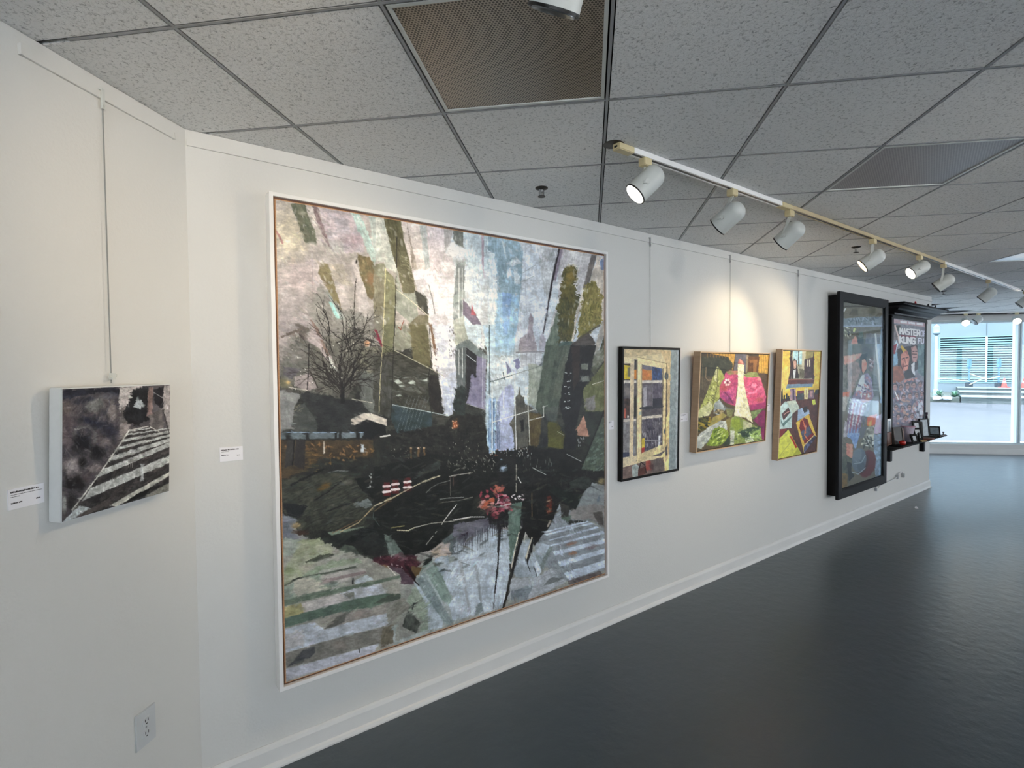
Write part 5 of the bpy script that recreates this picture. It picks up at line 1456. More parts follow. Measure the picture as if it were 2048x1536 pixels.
def art_tableau():
    """collage-like interior with a tall seated figure in a quilted robe"""
    A = Art([(1682.0, 601.1), (1766.4, 614.8), (1762.5, 952.4), (1678.6, 980.5)], 250, 760, (104, 96, 84), 160, .5)
    P = A.poly
    A.at(1640, 570, .078125)
    P([(500, 360), (1680, 540), (1680, 1540), (500, 1540)], (112, 108, 96), (90, 86, 76), rough=4)
    P([(600, 380), (1300, 490), (1300, 560), (600, 560)], (112, 108, 98), (96, 92, 84), rough=2)
    A.line([(620, 560), (900, 545), (1290, 560)], 30, (52, 38, 22), rough=2)
    P([(620, 600), (1680, 560), (1680, 900), (620, 900)], (122, 112, 94), (106, 98, 82), rough=3)
    A.line([(620, 680), (660, 610)], 34, (226, 226, 214))
    for cx in (900, 1330):
        A.blob(cx, 700, 110, 120, (74, 66, 52), .8, warp=.8)
    A.line([(770, 760), (850, 650), (960, 640), (960, 760)], 30, (76, 70, 60))
    P([(1300, 540), (1400, 520), (1420, 700), (1300, 810), (1200, 720)], (74, 68, 50), (96, 88, 64), rough=6)
    P([(600, 850), (1680, 800), (1680, 1060), (600, 1080)], (132, 142, 154), (112, 122, 134), rough=5)
    A.dabs([(740, 840), (1420, 820), (1420, 1060), (740, 1070)], 60, (20, 70), (12, 24), [(76, 96, 108), (150, 160, 176), (62, 74, 84), (170, 180, 196)], 1.2, 1., .7)
    A.line([(600, 1060), (1100, 1050), (1640, 1040)], 34, (150, 160, 176))
    P([(600, 1090), (960, 1090), (960, 1540), (600, 1540)], (110, 104, 90), (76, 70, 62), rough=8)
    A.dabs([(600, 1100), (820, 1100), (820, 1300), (600, 1300)], 24, (20, 60), (14, 30), [(216, 214, 190), (150, 150, 110), (40, 40, 52), (96, 96, 70)], 0, 1.6, .85)
    P([(1180, 1240), (1560, 1250), (1660, 900), (1680, 1540), (1180, 1540)], (96, 96, 106), (120, 124, 134), rough=5)
    P([(1560, 1100), (1680, 1060), (1680, 1540), (1540, 1540)], (150, 168, 186), (130, 148, 168), rough=4)
    A.line([(1430, 1260), (1450, 1540)], 44, (196, 206, 222))
    P([(860, 1110), (910, 1110), (900, 1220), (860, 1220)], (196, 206, 120), rough=3)
    P([(980, 1250), (1060, 1200), (1120, 1280), (1130, 1540), (960, 1540)], (28, 40, 38), (20, 28, 28), rough=2)
    P([(990, 1240), (1060, 1200), (1110, 1270), (1110, 1340), (990, 1350)], (92, 112, 108), rough=3)
    P([(820, 1480), (880, 1330), (920, 1310), (970, 1380), (980, 1540), (820, 1540)], (222, 156, 136), (190, 120, 104), rough=3)
    A.at(1640, 690, .20833)
    P([(190, -10), (620, -10), (600, 300), (540, 620), (200, 620)], (112, 104, 92), (90, 84, 76), rough=4)
    P([(540, -10), (620, -10), (605, 560), (580, 560)], (166, 186, 206), (140, 160, 184), rough=2)
    A.line([(540, 0), (560, 180), (585, 480)], 16, (206, 220, 232))
    P([(395, -10), (540, -10), (530, 120), (420, 130)], (92, 88, 84), (70, 66, 66), rough=4)
    P([(255, 60), (300, -10), (380, -10), (400, 110), (270, 110)], (110, 110, 100), (90, 90, 84), rough=3)
    P([(235, 110), (300, 95), (400, 80), (405, 105), (340, 150), (280, 190), (235, 190)], (226, 160, 140), (206, 134, 116), rough=2)
    P([(262, 190), (340, 150), (405, 200), (380, 290), (330, 420), (260, 560)], (130, 108, 98), (160, 128, 116), rough=4)
    P([(225, 200), (265, 180), (270, 430), (225, 450)], (70, 62, 54), (110, 104, 92), rough=5)
    P([(225, 455), (290, 450), (280, 500), (222, 500)], (190, 96, 62), rough=2)
    P([(222, 500), (285, 500), (250, 640), (215, 640)], (190, 180, 170), (140, 130, 118), rough=4)
    P([(385, 120), (410, 90), (460, 80), (450, 130), (455, 240), (415, 280), (385, 220)], (30, 28, 26), rough=2)
    P([(405, 150), (435, 135), (452, 170), (450, 230), (420, 275), (402, 240)], (226, 150, 126), (200, 116, 96), rough=1.5)
    P([(465, 150), (500, 110), (525, 150), (522, 220), (490, 260), (468, 230)], (60, 46, 50), (96, 72, 72), rough=3)
    A.dabs([(470, 130), (522, 130), (510, 240), (475, 240)], 14, (10, 22), (6, 12), [(206, 196, 200), (34, 28, 34), (150, 120, 116)], 1.2, .8, .85)
    P([(500, 280), (545, 300), (585, 520), (560, 560), (480, 540), (500, 420)], (26, 30, 26), (44, 50, 44), rough=2)
    P([(405, 290), (460, 270), (505, 330), (520, 480), (500, 530), (420, 570), (400, 760), (390, 870), (330, 900), (250, 850), (290, 560), (340, 440)], (126, 104, 130), (160, 146, 172), rough=3)
    P([(405, 290), (430, 285), (430, 420), (350, 460), (345, 430)], (206, 208, 216), rough=2)
    P([(400, 470), (500, 450), (505, 520), (420, 560), (400, 530)], (190, 130, 116), (150, 110, 130), rough=4)
    A.dabs([(420, 300), (500, 340), (510, 500), (350, 500), (350, 430)], 50, (10, 26), (7, 14), [(226, 222, 230), (96, 76, 110), (190, 120, 120), (64, 56, 84)], .8, 1., .8)
    for q in range(5):
        A.line([(300 + 34 * q, 560 + 6 * q), (270 + 30 * q, 760), (262 + 28 * q, 840)], 15, (150, 66, 84) if q % 2 else (112, 84, 112), a=.75)
    A.dabs([(290, 520), (470, 540), (400, 760), (260, 800)], 70, (9, 20), (6, 12), [(232, 228, 232), (214, 206, 214)], .9, .7, .9)
    P([(460, 560), (500, 540), (470, 640), (420, 790), (400, 700), (440, 620)], (70, 70, 84), (110, 112, 130), rough=2)
    P([(485, 545), (560, 545), (550, 690), (470, 680)], (36, 42, 36), (60, 64, 52), rough=3)
    P([(460, 690), (550, 660), (530, 770), (455, 780)], (190, 46, 26), (224, 96, 36), rough=3)
    P([(470, 740), (500, 720), (490, 830), (465, 830)], (232, 150, 60), rough=3)
    P([(455, 790), (530, 770), (525, 1000), (440, 960), (400, 960)], (196, 190, 172), (84, 80, 70), rough=5)
    A.dabs([(410, 900), (520, 860), (520, 1000), (410, 990)], 26, (12, 30), (6, 14), [(24, 24, 24), (226, 222, 210), (60, 60, 56)], 1., 1., .85)
    P([(540, 690), (605, 650), (600, 850), (525, 850)], (206, 180, 206), (186, 164, 190), rough=3)
    P([(520, 860), (602, 850), (600, 1270), (540, 1290), (520, 1080)], (150, 172, 196), (110, 122, 140), rough=4)
    P([(240, 720), (300, 780), (260, 880), (225, 890)], (196, 186, 190), (150, 140, 146), rough=4)
    P([(290, 780), (330, 820), (390, 790), (380, 880), (350, 990), (335, 995), (300, 900), (260, 880)], (112, 136, 186), (150, 170, 206), rough=2.5)
    P([(380, 800), (455, 780), (420, 890), (385, 900)], (96, 94, 100), rough=3)
    P([(205, 900), (265, 880), (250, 1050), (205, 1080)], (92, 84, 74), (110, 102, 90), rough=4)
    P([(255, 945), (318, 955), (320, 1100), (300, 1105), (258, 1050)], (216, 150, 130), (190, 120, 104), rough=2)
    P([(205, 1080), (260, 1060), (320, 1100), (300, 1300), (205, 1390)], (66, 70, 66), (92, 92, 80), rough=4)
    A.blob(455, 1140, 88, 140, (96, 24, 26), .97, warp=.12, ang=.2, hard=6)
    A.blob(405, 1130, 66, 118, (66, 20, 24), .9, warp=.15, ang=.2, hard=5)
    A.blob(380, 1110, 74, 128, (92, 102, 114), .97, warp=.12, ang=.15, hard=6)
    A.blob(360, 1060, 52, 84, (112, 122, 134), .7, warp=.2, ang=.2, hard=2)
    A.blob(400, 1170, 44, 60, (70, 80, 92), .7, warp=.2, hard=2)
    A.line([(330, 1140), (400, 1130), (440, 1060)], 8, (140, 150, 160), a=.8)
    A.line([(310, 1220), (370, 1240), (440, 1180)], 8, (150, 160, 170), a=.7)
    P([(260, 1120), (305, 1140), (310, 1230), (340, 1250), (280, 1310), (270, 1200)], (20, 20, 22), rough=3)
    P([(205, 1230), (270, 1240), (270, 1370), (205, 1395)], (122, 96, 54), (92, 76, 48), rough=4)
    P([(270, 1360), (600, 1240), (600, 1290), (340, 1370)], (104, 100, 104), (84, 80, 84), rough=2)
    A.brushwork(5000, (3, 10), (1.4, 3), lambda u, v: 1.3 + 3 * fbm(u * 3, v * 6, 7, 2), .6, .08)
    A.tone(.9, 1.12, 90, 1.22)
    A.grain(5, .8)
    return A


LETTERS = {
    'M': [[(0, 1), (0, 0), (.5, .6), (1, 0), (1, 1)]], 'A': [[(0, 1), (.5, 0), (1, 1)], [(.22, .65), (.78, .65)]],
    'S': [[(1, .08), (.1, .05), (0, .3), (.15, .48), (.9, .54), (1, .75), (.85, .96), (0, .94)]], 'T': [[(0, 0), (1, 0)], [(.5, 0), (.5, 1)]],
    'E': [[(1, 0), (0, 0), (0, 1), (1, 1)], [(0, .5), (.8, .5)]], 'R': [[(0, 1), (0, 0), (.85, 0), (1, .25), (.85, .5), (0, .5)], [(.45, .5), (1, 1)]],
    'O': [[(0, .2), (.2, 0), (.8, 0), (1, .2), (1, .8), (.8, 1), (.2, 1), (0, .8), (0, .2)]], 'F': [[(1, 0), (0, 0), (0, 1)], [(0, .48), (.8, .48)]],
    'K': [[(0, 0), (0, 1)], [(1, 0), (.1, .5), (1, 1)]], 'U': [[(0, 0), (0, .8), (.2, 1), (.8, 1), (1, .8), (1, 0)]],
    'N': [[(0, 1), (0, 0), (1, 1), (1, 0)]], 'G': [[(1, .12), (.8, 0), (.2, 0), (0, .2), (0, .8), (.2, 1), (.85, 1), (1, .85), (1, .55), (.55, .55)]],
}


def lettering(A, txt, x, y, w, h, gap, slope, weight, col):
    for ch in txt:
        if ch != ' ':
            for st in LETTERS[ch]:
                A.line([(x + px * w, y + py * h + slope * px * w) for px, py in st], weight, col, rough=.2, soft=.35)
        x += w + gap
        y += slope * (w + gap)


def art_poster():
    """comic-cover poster: block title above a crowd of painted figures"""
    A = Art([(1787.5, 636.6), (1850.5, 645.1), (1847.4, 870.5), (1784.5, 885.8)], 250, 560, (140, 138, 146), 200, .4)
    P = A.poly
    A.at(1608, 560, .21484)
    P([(820, 350), (1140, 390), (1130, 1500), (810, 1540)], (136, 140, 152), (112, 114, 126), rough=4)
    P([(840, 365), (1140, 405), (1140, 440), (840, 400)], (176, 150, 156), rough=1)
    for x in (900, 975, 1050):
        P([(x, 378 + .12 * (x - 900)), (x + 62, 386 + .12 * (x - 900)), (x + 62, 406 + .12 * (x - 900)), (x, 398 + .12 * (x - 900))], (214, 214, 222), rough=.5)
    P([(895, 440), (1140, 470), (1130, 640), (890, 620)], (106, 106, 112), (122, 122, 130), rough=2)
    P([(838, 410), (905, 420), (890, 560), (830, 560)], (126, 116, 120), (96, 90, 92), rough=3)
    P([(862, 430), (896, 420), (898, 470), (872, 480)], (54, 70, 70), rough=2)
    A.line([(850, 420), (880, 520), (890, 590)], 12, (196, 176, 170), rough=2)
    P([(832, 640), (862, 560), (880, 600), (846, 700)], (190, 206, 216), rough=2)
    P([(830, 610), (866, 590), (850, 690), (828, 690)], (150, 40, 62), rough=3)
    P([(830, 700), (880, 660), (890, 780), (830, 800)], (150, 190, 210), (120, 160, 186), rough=3)
    lettering(A, 'MASTER', 896, 448, 24, 52, 8, .11, 11, (236, 234, 240))
    lettering(A, 'OF', 1090, 474, 20, 46, 7, .11, 9, (190, 190, 204))
    P([(905, 512), (1040, 524), (1040, 536), (905, 526)], (120, 36, 60), rough=1)
    lettering(A, 'KUNG', 896, 528, 28, 54, 9, .09, 13, (240, 238, 244))
    lettering(A, 'FU', 1066, 544, 20, 44, 9, .09, 9, (206, 206, 218))
    # two heads and a crowd
    P([(870, 640), (1070, 600), (1080, 800), (1000, 900), (880, 800)], (40, 38, 42), (60, 56, 62), rough=4)
    P([(900, 620), (915, 610), (960, 660), (935, 690)], (206, 170, 60), rough=2)
    P([(905, 690), (960, 650), (985, 720), (975, 830), (930, 850), (905, 780)], (206, 134, 116), (170, 96, 84), rough=2.5)
    P([(1000, 630), (1045, 610), (1066, 680), (1050, 770), (1010, 760)], (180, 134, 128), (140, 96, 92), rough=2.5)
    A.blob(940, 760, 40, 95, (206, 134, 116), .95, warp=.2, ang=-.1, hard=4)
    A.blob(952, 790, 22, 60, (226, 160, 140), .7, warp=.3, hard=1)
    A.blob(925, 800, 16, 34, (150, 82, 74), .8, warp=.3, hard=1)
    A.line([(915, 735), (938, 728)], 9, (60, 36, 36))
    A.line([(952, 725), (972, 722)], 8, (60, 36, 36))
    A.line([(940, 735), (948, 775)], 6, (150, 86, 76))
    A.line([(930, 805), (965, 798)], 9, (112, 40, 44))
    A.blob(1032, 690, 30, 80, (184, 138, 132), .95, warp=.2, hard=4)
    A.line([(1016, 668), (1030, 664)], 7, (56, 40, 44))
    A.line([(1040, 664), (1054, 664)], 7, (56, 40, 44))
    A.line([(1020, 722), (1046, 720)], 7, (110, 60, 64))
    A.line([(1010, 690), (1050, 690)], 8, (80, 50, 54))
    P([(830, 810), (900, 800), (950, 900), (900, 960), (830, 960)], (170, 106, 84), (140, 86, 72), rough=3)
    P([(1000, 790), (1030, 760), (1036, 880), (1010, 900)], (214, 216, 222), rough=2)
    P([(930, 870), (990, 830), (1040, 900), (950, 930)], (40, 40, 48), rough=3)
    P([(930, 930), (1060, 910), (1030, 960), (940, 970)], (196, 134, 124), rough=3)
    P([(1060, 600), (1135, 600), (1130, 900), (1060, 860)], (112, 140, 146), (84, 112, 116), rough=5)
    P([(820, 960), (1130, 930), (1125, 1330), (815, 1360)], (128, 118, 132), (96, 94, 112), rough=6)
    A.dabs([(830, 950), (1120, 930), (1118, 1310), (820, 1340)], 220, (10, 34), (6, 16), [(176, 146, 150), (96, 104, 130), (200, 186, 196), (70, 72, 90), (150, 96, 104), (130, 140, 160), (196, 150, 130)], 1.3, 1.1, .75)
    for fx, fy, fr in ((850, 1000, 26), (905, 1010, 24), (965, 990, 26), (1025, 985, 24), (1085, 975, 22), (870, 1090, 24), (930, 1100, 24), (990, 1085, 24), (1050, 1075, 22), (1100, 1065, 20), (860, 1190, 22), (920, 1200, 22), (985, 1190, 22), (880, 1280, 22), (950, 1290, 22), (1010, 1270, 22)):
        A.blob(fx, fy - fr * .5, fr * 1.15, fr * 1.2, (62, 56, 66), .8, warp=.4, hard=2)
        A.blob(fx, fy, fr * .8, fr * 1.25, (190, 146, 138), .85, warp=.3, hard=2)
        A.line([(fx - fr * .4, fy - 4), (fx + fr * .4, fy - 6)], 5, (86, 60, 64), a=.8)
        A.line([(fx - fr * .3, fy + fr * .6), (fx + fr * .3, fy + fr * .55)], 4, (120, 66, 70), a=.8)
    A.line([(850, 1040), (880, 1110)], 10, (226, 226, 230))
    A.dabs([(1040, 1150), (1110, 1150), (1110, 1290), (1040, 1290)], 18, (14, 34), (8, 16), [(206, 210, 220), (180, 186, 200)], 1.3, .5, .8)
    A.brushwork(4500, (3, 8), (1.3, 2.6), lambda u, v: 1.3 + 3 * fbm(u * 3, v * 5, 7, 2), .55, .06, .95)
    A.tone(.85, 1.08, 110, 1.12)
    A.grain(4, .6)
    return A


# ------------------------------------------------------------------ room shell
A_ = (WX0, WY)
PLAN = [A_, (WX1, WY), tuple(kt(11.52, 4.83)[:2]), tuple(kt(11.52, 15)[:2]), tuple(kt(-5, 15)[:2]), tuple(kt(-5, -1.597)[:2])]
WTOP = 2.727


def slab(poly, z0, z1):
    n = len(poly)
    m = MB()
    return m.add([(x, y, z) for z in (z0, z1) for x, y in poly], [tuple(range(n - 1, -1, -1)), tuple(range(n, 2 * n))] + [(i, (i + 1) % n, (i + 1) % n + n, i + n) for i in range(n)])


def along(p, q):
    """matrix whose x axis runs from p to q on plan, y to its left"""
    d = Vector((q[0] - p[0], q[1] - p[1], 0))
    x = d.normalized()
    y = Vector((-x.y, x.x, 0))
    M = Matrix.Identity(4)
    for i in range(3):
        M[i][0], M[i][1], M[i][3] = x[i], y[i], (p[0], p[1], 0)[i]
    return M, d.length


struct('floor', slab(PLAN, -.12, 0), FLOOR)

M, L = along(PLAN[0], PLAN[1])
struct('wall_front', MB().box(0, L, 0, .16, 0, WTOP, M), WALL)
M, L = along(PLAN[1], PLAN[2])
struct('wall_return', MB().box(.002, L, 0, .16, 0, WTOP, M), WALL)
M, L = along(PLAN[5], PLAN[0])
struct('wall_left', MB().box(-.16, L, 0, .16, 0, WTOP, M), WALL)


def glazed_wall(i, j, wname, n, sill, head, posts, wall_mat, inset, pane):
    """a wall of the plan that is mostly window: sill and header, then a window with frame, mullions, panes"""
    M, L = along(PLAN[i], PLAN[j])
    e0, e1 = inset, L - inset
    w = MB().box(-.16, L + .16, 0, .16, 0, sill, M).box(-.16, L + .16, 0, .16, head, WTOP, M)
    if inset > .01:
        w.box(-.16, e0, 0, .16, sill, head, M).box(e1, L + .16, 0, .16, sill, head, M)
    struct(wname, w, wall_mat)
    f = .035
    fr = MB()
    fr.box(e0, e1, .02, .14, sill, sill + f, M).box(e0, e1, .02, .14, head - f, head, M)
    fr.box(e0, e0 + f, .02, .14, sill + f, head - f, M).box(e1 - f, e1, .02, .14, sill + f, head - f, M)
    root = struct('window_%d' % n, fr, ALU)
    xs = [e0 + f / 2] + posts(e0, e1) + [e1 - f / 2]
    for x in xs[1:-1]:
        struct('mullion', MB().box(x - .035, x - .006, .01, .15, sill + f, head - f, M).box(x + .006, x + .035, .01, .15, sill + f, head - f, M)
               .box(x - .006, x + .006, .03, .13, sill + f, head - f, M), ALU, root)
    for a, b in zip(xs[:-1], xs[1:]):
        struct('window_pane', MB().box(a + .02, b - .02, .078, .082, sill + f - .01, head - f + .01, M), pane, root)
    return M, L, root


glazed_wall(2, 3, 'wall_far', 1, .19, 2.61, lambda a, b: [x - 4.83 for x in (6.64, 8.24, 9.84, 11.44, 13.04)], WALL, 0., WGLASS)
MR, LR, _ = glazed_wall(3, 4, 'wall_right', 2, .06, 2.5, lambda a, b: [a + (b - a) * k / 9 for k in range(1, 9)], WALL, .6, CLEARG)
MK, LK, _ = glazed_wall(4, 5, 'wall_back', 3, .06, 2.5, lambda a, b: [a + (b - a) * k / 9 for k in range(1, 9)], WALL, .6, CLEARG)

# white header board and sill trim of the glazed front
M, L = along(PLAN[2], PLAN[3])
struct('trim_1', MB().box(.02, L - .02, -.03, .0, 2.635, 2.70, M).box(.02, L - .02, -.015, 0, .0, .1, M), TRIMW)

# skirting with a rounded shoe
BASE = [(0, 0), (.030, 0), (.030, .008), (.024, .020), (.016, .026), (.014, .085), (.010, .100), (.004, .108), (0, .108)]


def skirting(name, p, q, trim=(0, 0)):
    M, L = along(p, q)
    x = Vector((M[0][0], M[1][0], 0))
    y = Vector((M[0][1], M[1][1], 0))
    o = Vector((p[0], p[1], 0))
    struct(name, MB().sweep(BASE, [(o + x * trim[0] - y * .0005, -y, Vector((0, 0, 1))), (o + x * (L - trim[1]) - y * .0005, -y, Vector((0, 0, 1)))]), TRIMW)


skirting('baseboard_front', PLAN[0], PLAN[1], (.014, 0))
skirting('baseboard_left', PLAN[5], PLAN[0], (.05, .014))

# suspended ceiling: tees, tiles, void
K0, T0 = (GRID0[0] + GRID0[1]) * S2, (GRID0[0] - GRID0[1]) * S2
VENTS = {(1, 0), (4, 2), (8, 6)}


def inside(p, grow=.55):
    x, y = p
    n = len(PLAN)
    for i in range(n):
        M, L = along(PLAN[i], PLAN[(i + 1) % n])
        if i == 1:
            continue
        if M[0][1] * (x - M[0][3]) + M[1][1] * (y - M[1][3]) > grow:
            return False
    return True


tiles, tees = MB(), MB()
ROT = Matrix(((S2, S2, 0, 0), (-S2, S2, 0, 0), (0, 0, 1, 0), (0, 0, 0, 1)))   # local x = t, local y = k
for i in range(-2, 27):
    for j in range(-11, 17):
        t0, k0 = T0 + i * TILE, K0 + j * TILE
        c = kt(k0 + TILE / 2, t0 + TILE / 2)
        if k0 + TILE > 11.56 or not inside((c.x, c.y)):
            continue
        if (i, j) not in VENTS:
            e = .0092
            tiles.box(t0 + e, t0 + TILE - e, k0 + e, k0 + TILE - e, 2.7285, 2.740, ROT)
for i in range(-1, 27):
    tees.box(T0 + i * TILE - .0048, T0 + i * TILE + .0048, -4.9, 11.50, 2.7275, 2.7345, ROT)
for j in range(-11, 17):
    tees.box(-1.5, 14.95, K0 + j * TILE - .0048, K0 + j * TILE + .0048, 2.7276, 2.7346, ROT)
ceil = struct('ceiling', tiles, TILEM)
struct('ceiling_grid', tees, TEE, ceil)
struct('ceiling_void', slab([(5.9 + (x - 5.9) * 1.035, -2.5 + (y + 2.5) * 1.035) for x, y in PLAN], 2.745, 2.80), DARKGAP, ceil)

PERF = perforated_mat('brown_grey_perforated_sheet', (168, 154, 138), (74, 64, 54), .0098)
PERF2 = perforated_mat('grey_perforated_sheet', (176, 172, 172), (140, 136, 138), .0115, .4, metal=.1)
PERF3 = perforated_mat('white_perforated_sheet', (226, 228, 230), (186, 186, 190), .0115, .3)
for (i, j), pm, lab in (((1, 0), PERF, 'large perforated brown grey ceiling vent panel above the big white framed painting'),
                        ((4, 2), PERF2, 'dark grey perforated ceiling vent right of the track lights'),
                        ((8, 6), PERF3, 'pale ceiling vent panel far along the ceiling at the right edge')):
    c = kt(K0 + (j + .5) * TILE, T0 + (i + .5) * TILE)
    v = thing('ceiling_vent', lab, 'vent', (c.x, c.y, CEIL), -PI / 4, group='perforated ceiling vents')
    h = TILE / 2 - .0105
    MB().box(-h + .012, h - .012, -h + .012, h - .012, .004, .008).build('perforated_panel', pm, v)
    MB().box(-h, h, -h, -h + .012, -.0005, .03).box(-h, h, h - .012, h, -.0005, .03).box(-h, -h + .012, -h + .012, h - .012, -.0005, .03).box(h - .012, h, -h + .012, h - .012, -.0005, .03).build('vent_frame', FIXW, v)

for (x, y), lab in (((1.83, 2.19), 'small brass fire sprinkler on the ceiling above the big painting'), ((4.835, 1.792), 'small dark fire sprinkler on the ceiling beside the fourth track lamp'), ((8.669, 2.184), 'small fire sprinkler on the ceiling near the tall black frames')):
    s = thing('fire_sprinkler', lab, 'sprinkler', (x, y, 2.7285), group='ceiling sprinklers')
    MB().lathe([(0, .0), (0, .034), (.004, .034), (.010, .020), (.012, .012), (.012, 0)], (0, 0, 0), (0, 0, -1)).build('escutcheon', DARKM, s, True)
    MB().box(-.016, -.011, -.004, .004, -.045, -.008).box(.011, .016, -.004, .004, -.045, -.008).lathe([(0, .010), (.014, .009), (.018, .005), (.034, .005), (.036, .009)], (0, 0, -.008), (0, 0, -1), 12).build('sprinkler_body', CHROME, s)
    MB().lathe([(0, .0), (0, .020), (.003, .020), (.003, 0)], (0, 0, -.045), (0, 0, -1), 16).build('deflector', DARKM, s)

# ------------------------------------------------------------------ picture rail and hanging cables
r = thing('picture_rail', 'long thin white picture rail along the main wall under the ceiling', 'rail', (0, WY, 2.674))
MB().box(.229, 9.30, -.010, 0, -.012, .012).build('rail_strip', WALL, r, bevel=.001)
for a_, b_ in ((.226, .232), (9.296, 9.303)):
    MB().box(a_, b_, -.012, 0, -.013, .013).build('end_cap', WALL, r)
CL = Vector((WX0, WY, 0))


def left_at(u, z=0.):
    p = CL + Vector((-S2, -S2, 0)) * u
    return (p.x, p.y, z)


r = thing('picture_rail', 'short white picture rail at top of the left wall', 'rail', left_at(0, 2.672), PI / 4)
MB().box(-.615, -.065, -.010, 0, -.012, .012).build('rail_strip', WALL, r, bevel=.001)
for a_, b_, c_ in ((-.622, -.613, .020), (-.066, -.062, .012)):
    MB().box(a_, b_, -.0125, 0, -.0125, c_).build('end_cap', WALL, r)


def cable(lab, loc, rz, ztop, zbot, hook_white):
    c = thing('hanging_cable', lab, 'cable', (loc[0], loc[1], ztop), rz, group='picture hanging cables')
    MB().box(-.005, .005, -.016, -.010, -.052, .014).box(-.004, .004, -.016, .0, .010, .014).lathe([(0, .0), (0, .004), (.003, .004), (.003, 0)], (0, -.016, -.04), (0, -1, 0), 10).build('rail_hook', CHROME if not hook_white else FIXW, c)
    MB().tube([(0, -.012, -.03), (0, -.012, zbot - ztop)], .0019, 8).build('cable_line', CABLE, c, True)
    MB().box(-.006, .006, -.024, -.010, zbot - ztop + .012, zbot - ztop + .034).lathe([(0, 0), (0, .004), (.010, .004), (.010, 0)], (.004, -.018, zbot - ztop + .026), (1, 0, 0), 10).lathe([(0, 0), (0, .004), (.010, .004), (.010, 0)], (-.014, -.018, zbot - ztop + .022), (1, 0, 0), 10).build('gripper_hook', FIXW if hook_white else CHROME, c)
    return c


cable('grey cable with white hook above the small black and white canvas', left_at(.372), PI / 4, 2.678, 1.722, True)
cable('thin cable hanging above the black framed cupboard painting', (3.078, WY), 0, 2.682, 1.86, False)
cable('thin cable hanging above the painting of the pink rose', (4.116, WY), 0, 2.682, 1.85, False)
cable('thin cable hanging above the painting of the desk and mirror', (5.305, WY), 0, 2.682, 1.88, False)

# ------------------------------------------------------------------ pictures on the walls
p = thing('framed_painting', 'huge abstract city painting in a white frame, largest on the wall', 'painting', (1.546, WY, .36), group='paintings on the walls')
MB().ring(2.066, 2.16, .017, -.070, 0).build('frame', WHITE, p, bevel=.0012, seg=1)
MB().ring(2.034, 2.128, .010, -.050, -.004, .016).build('frame_liner', WALNUT, p)
MB().box(-1.008, 1.008, -.0565, -.006, .025, 2.135).build('stretcher_edge', PINE, p)
art_city().mesh('canvas', 2.008, 2.102, .029, -.058, PAINT, p)

p = thing('unframed_canvas', 'small unframed black and white street crossing canvas on left wall', 'painting', left_at(.380, 1.3145), PI / 4, .044, group='paintings on the walls')
MB().box(-.203, .203, -.044, 0, 0, .401).build('canvas_block', mat('primed_canvas_edge', (216, 219, 219), .7, noise=.03, nscale=30), p, bevel=.003)
art_crossing().mesh('canvas_face', .400, .395, .003, -.0445, PAINT2, p)

p = thing('framed_painting', 'painting of an open cream cupboard in a black frame', 'painting', (3.0615, WY, .972), 0, .016, group='paintings on the walls')
MB().ring(.647, .933, .017, -.035, 0).build('frame', BLACK, p, bevel=.001, seg=1)
MB().box(-.3115, .3115, -.029, -.004, .012, .921).build('panel', PINE, p)
art_cabinet().mesh('canvas', .623, .909, .012, -.030, PAINT2, p)

for lab, x, z0, w, h, d, lean, art in (('painting of a pink rose and a white laced leg in light wood frame', 4.089, 1.091, 1.046, .791, .060, .050, art_rose),
                                       ('painting of a desk and mirror on yellow in light wood frame', 5.238, .888, .796, 1.031, .056, .038, art_desk)):
    p = thing('framed_painting', lab, 'painting', (x, WY, z0), 0, lean, group='paintings on the walls')
    MB().ring(w, h, .008, -d, 0).build('frame', OAKS, p)
    MB().ring(w, h, .008, -d - .0012, -d - .0001).build('frame_face', OAK, p)
    MB().ring(w - .016, h - .016, .006, -d + .012, -.004, .008).build('frame_liner', BLACK, p)
    MB().box(-w / 2 + .014, w / 2 - .014, -d + .0065, -.006, .014, h - .014).build('panel', PINE, p)
    art().mesh('canvas', w - .028, h - .028, .014, -d + .006, PAINT2, p)

p = thing('shadow_box', 'tall deep black shadow box frame with glass, left of the poster', 'framed art', (6.631, WY, .354))
MB().box(-.636, .636, -.094, 0, .03, 2.148).build('box_body', BLACK, p, bevel=.002)
MB().ring(1.332, 2.178, .090, -.126, -.0945).build('frame', BLACK2, p, bevel=.004)
MB().ring(1.152, 1.998, .012, -.121, -.099, .09).build('frame_liner', BLACK, p)
art_tableau().mesh('picture_panel', 1.152, 1.998, .09, -.0965, PAINT2, p)
MB().box(-.565, .565, -.1155, -.1135, .101, 2.077).build('glass_pane', GLASS, p)
MB().tube([(-.06, -.06, 2.165), (-.03, -.06, 2.186), (.03, -.06, 2.196), (.055, -.06, 2.194), (.045, -.06, 2.165)], .0035, 8).build('hanging_wire', DARKM, p, True)
MB().box(.655, .672, -.028, -.004, -.115, -.075).tube([(.66, -.014, -.08), (.655, -.014, .03)], .004, 8).build('cord_plug', mat('grey_plug_plastic', (150, 154, 158), .5), p)

p = thing('poster_cabinet', 'black crown topped poster case with a shelf below', 'framed art', (8.285, WY, .56))
hw = .651
MB().box(-hw, hw, -.046, 0, .14, 1.84).build('case_body', BLACK, p)
for a, b in ((-hw, -.581), (.585, hw)):
    MB().box(a, b, -.053, 0, .0, 1.784).build('stile', BLACK2, p, bevel=.003)
MB().box(-hw, hw, -.056, 0, 1.7845, 1.838).build('top_rail', BLACK2, p, bevel=.006)
art_poster().mesh('poster', 1.166, 1.553, .23, -.0475, PAINT2, p)


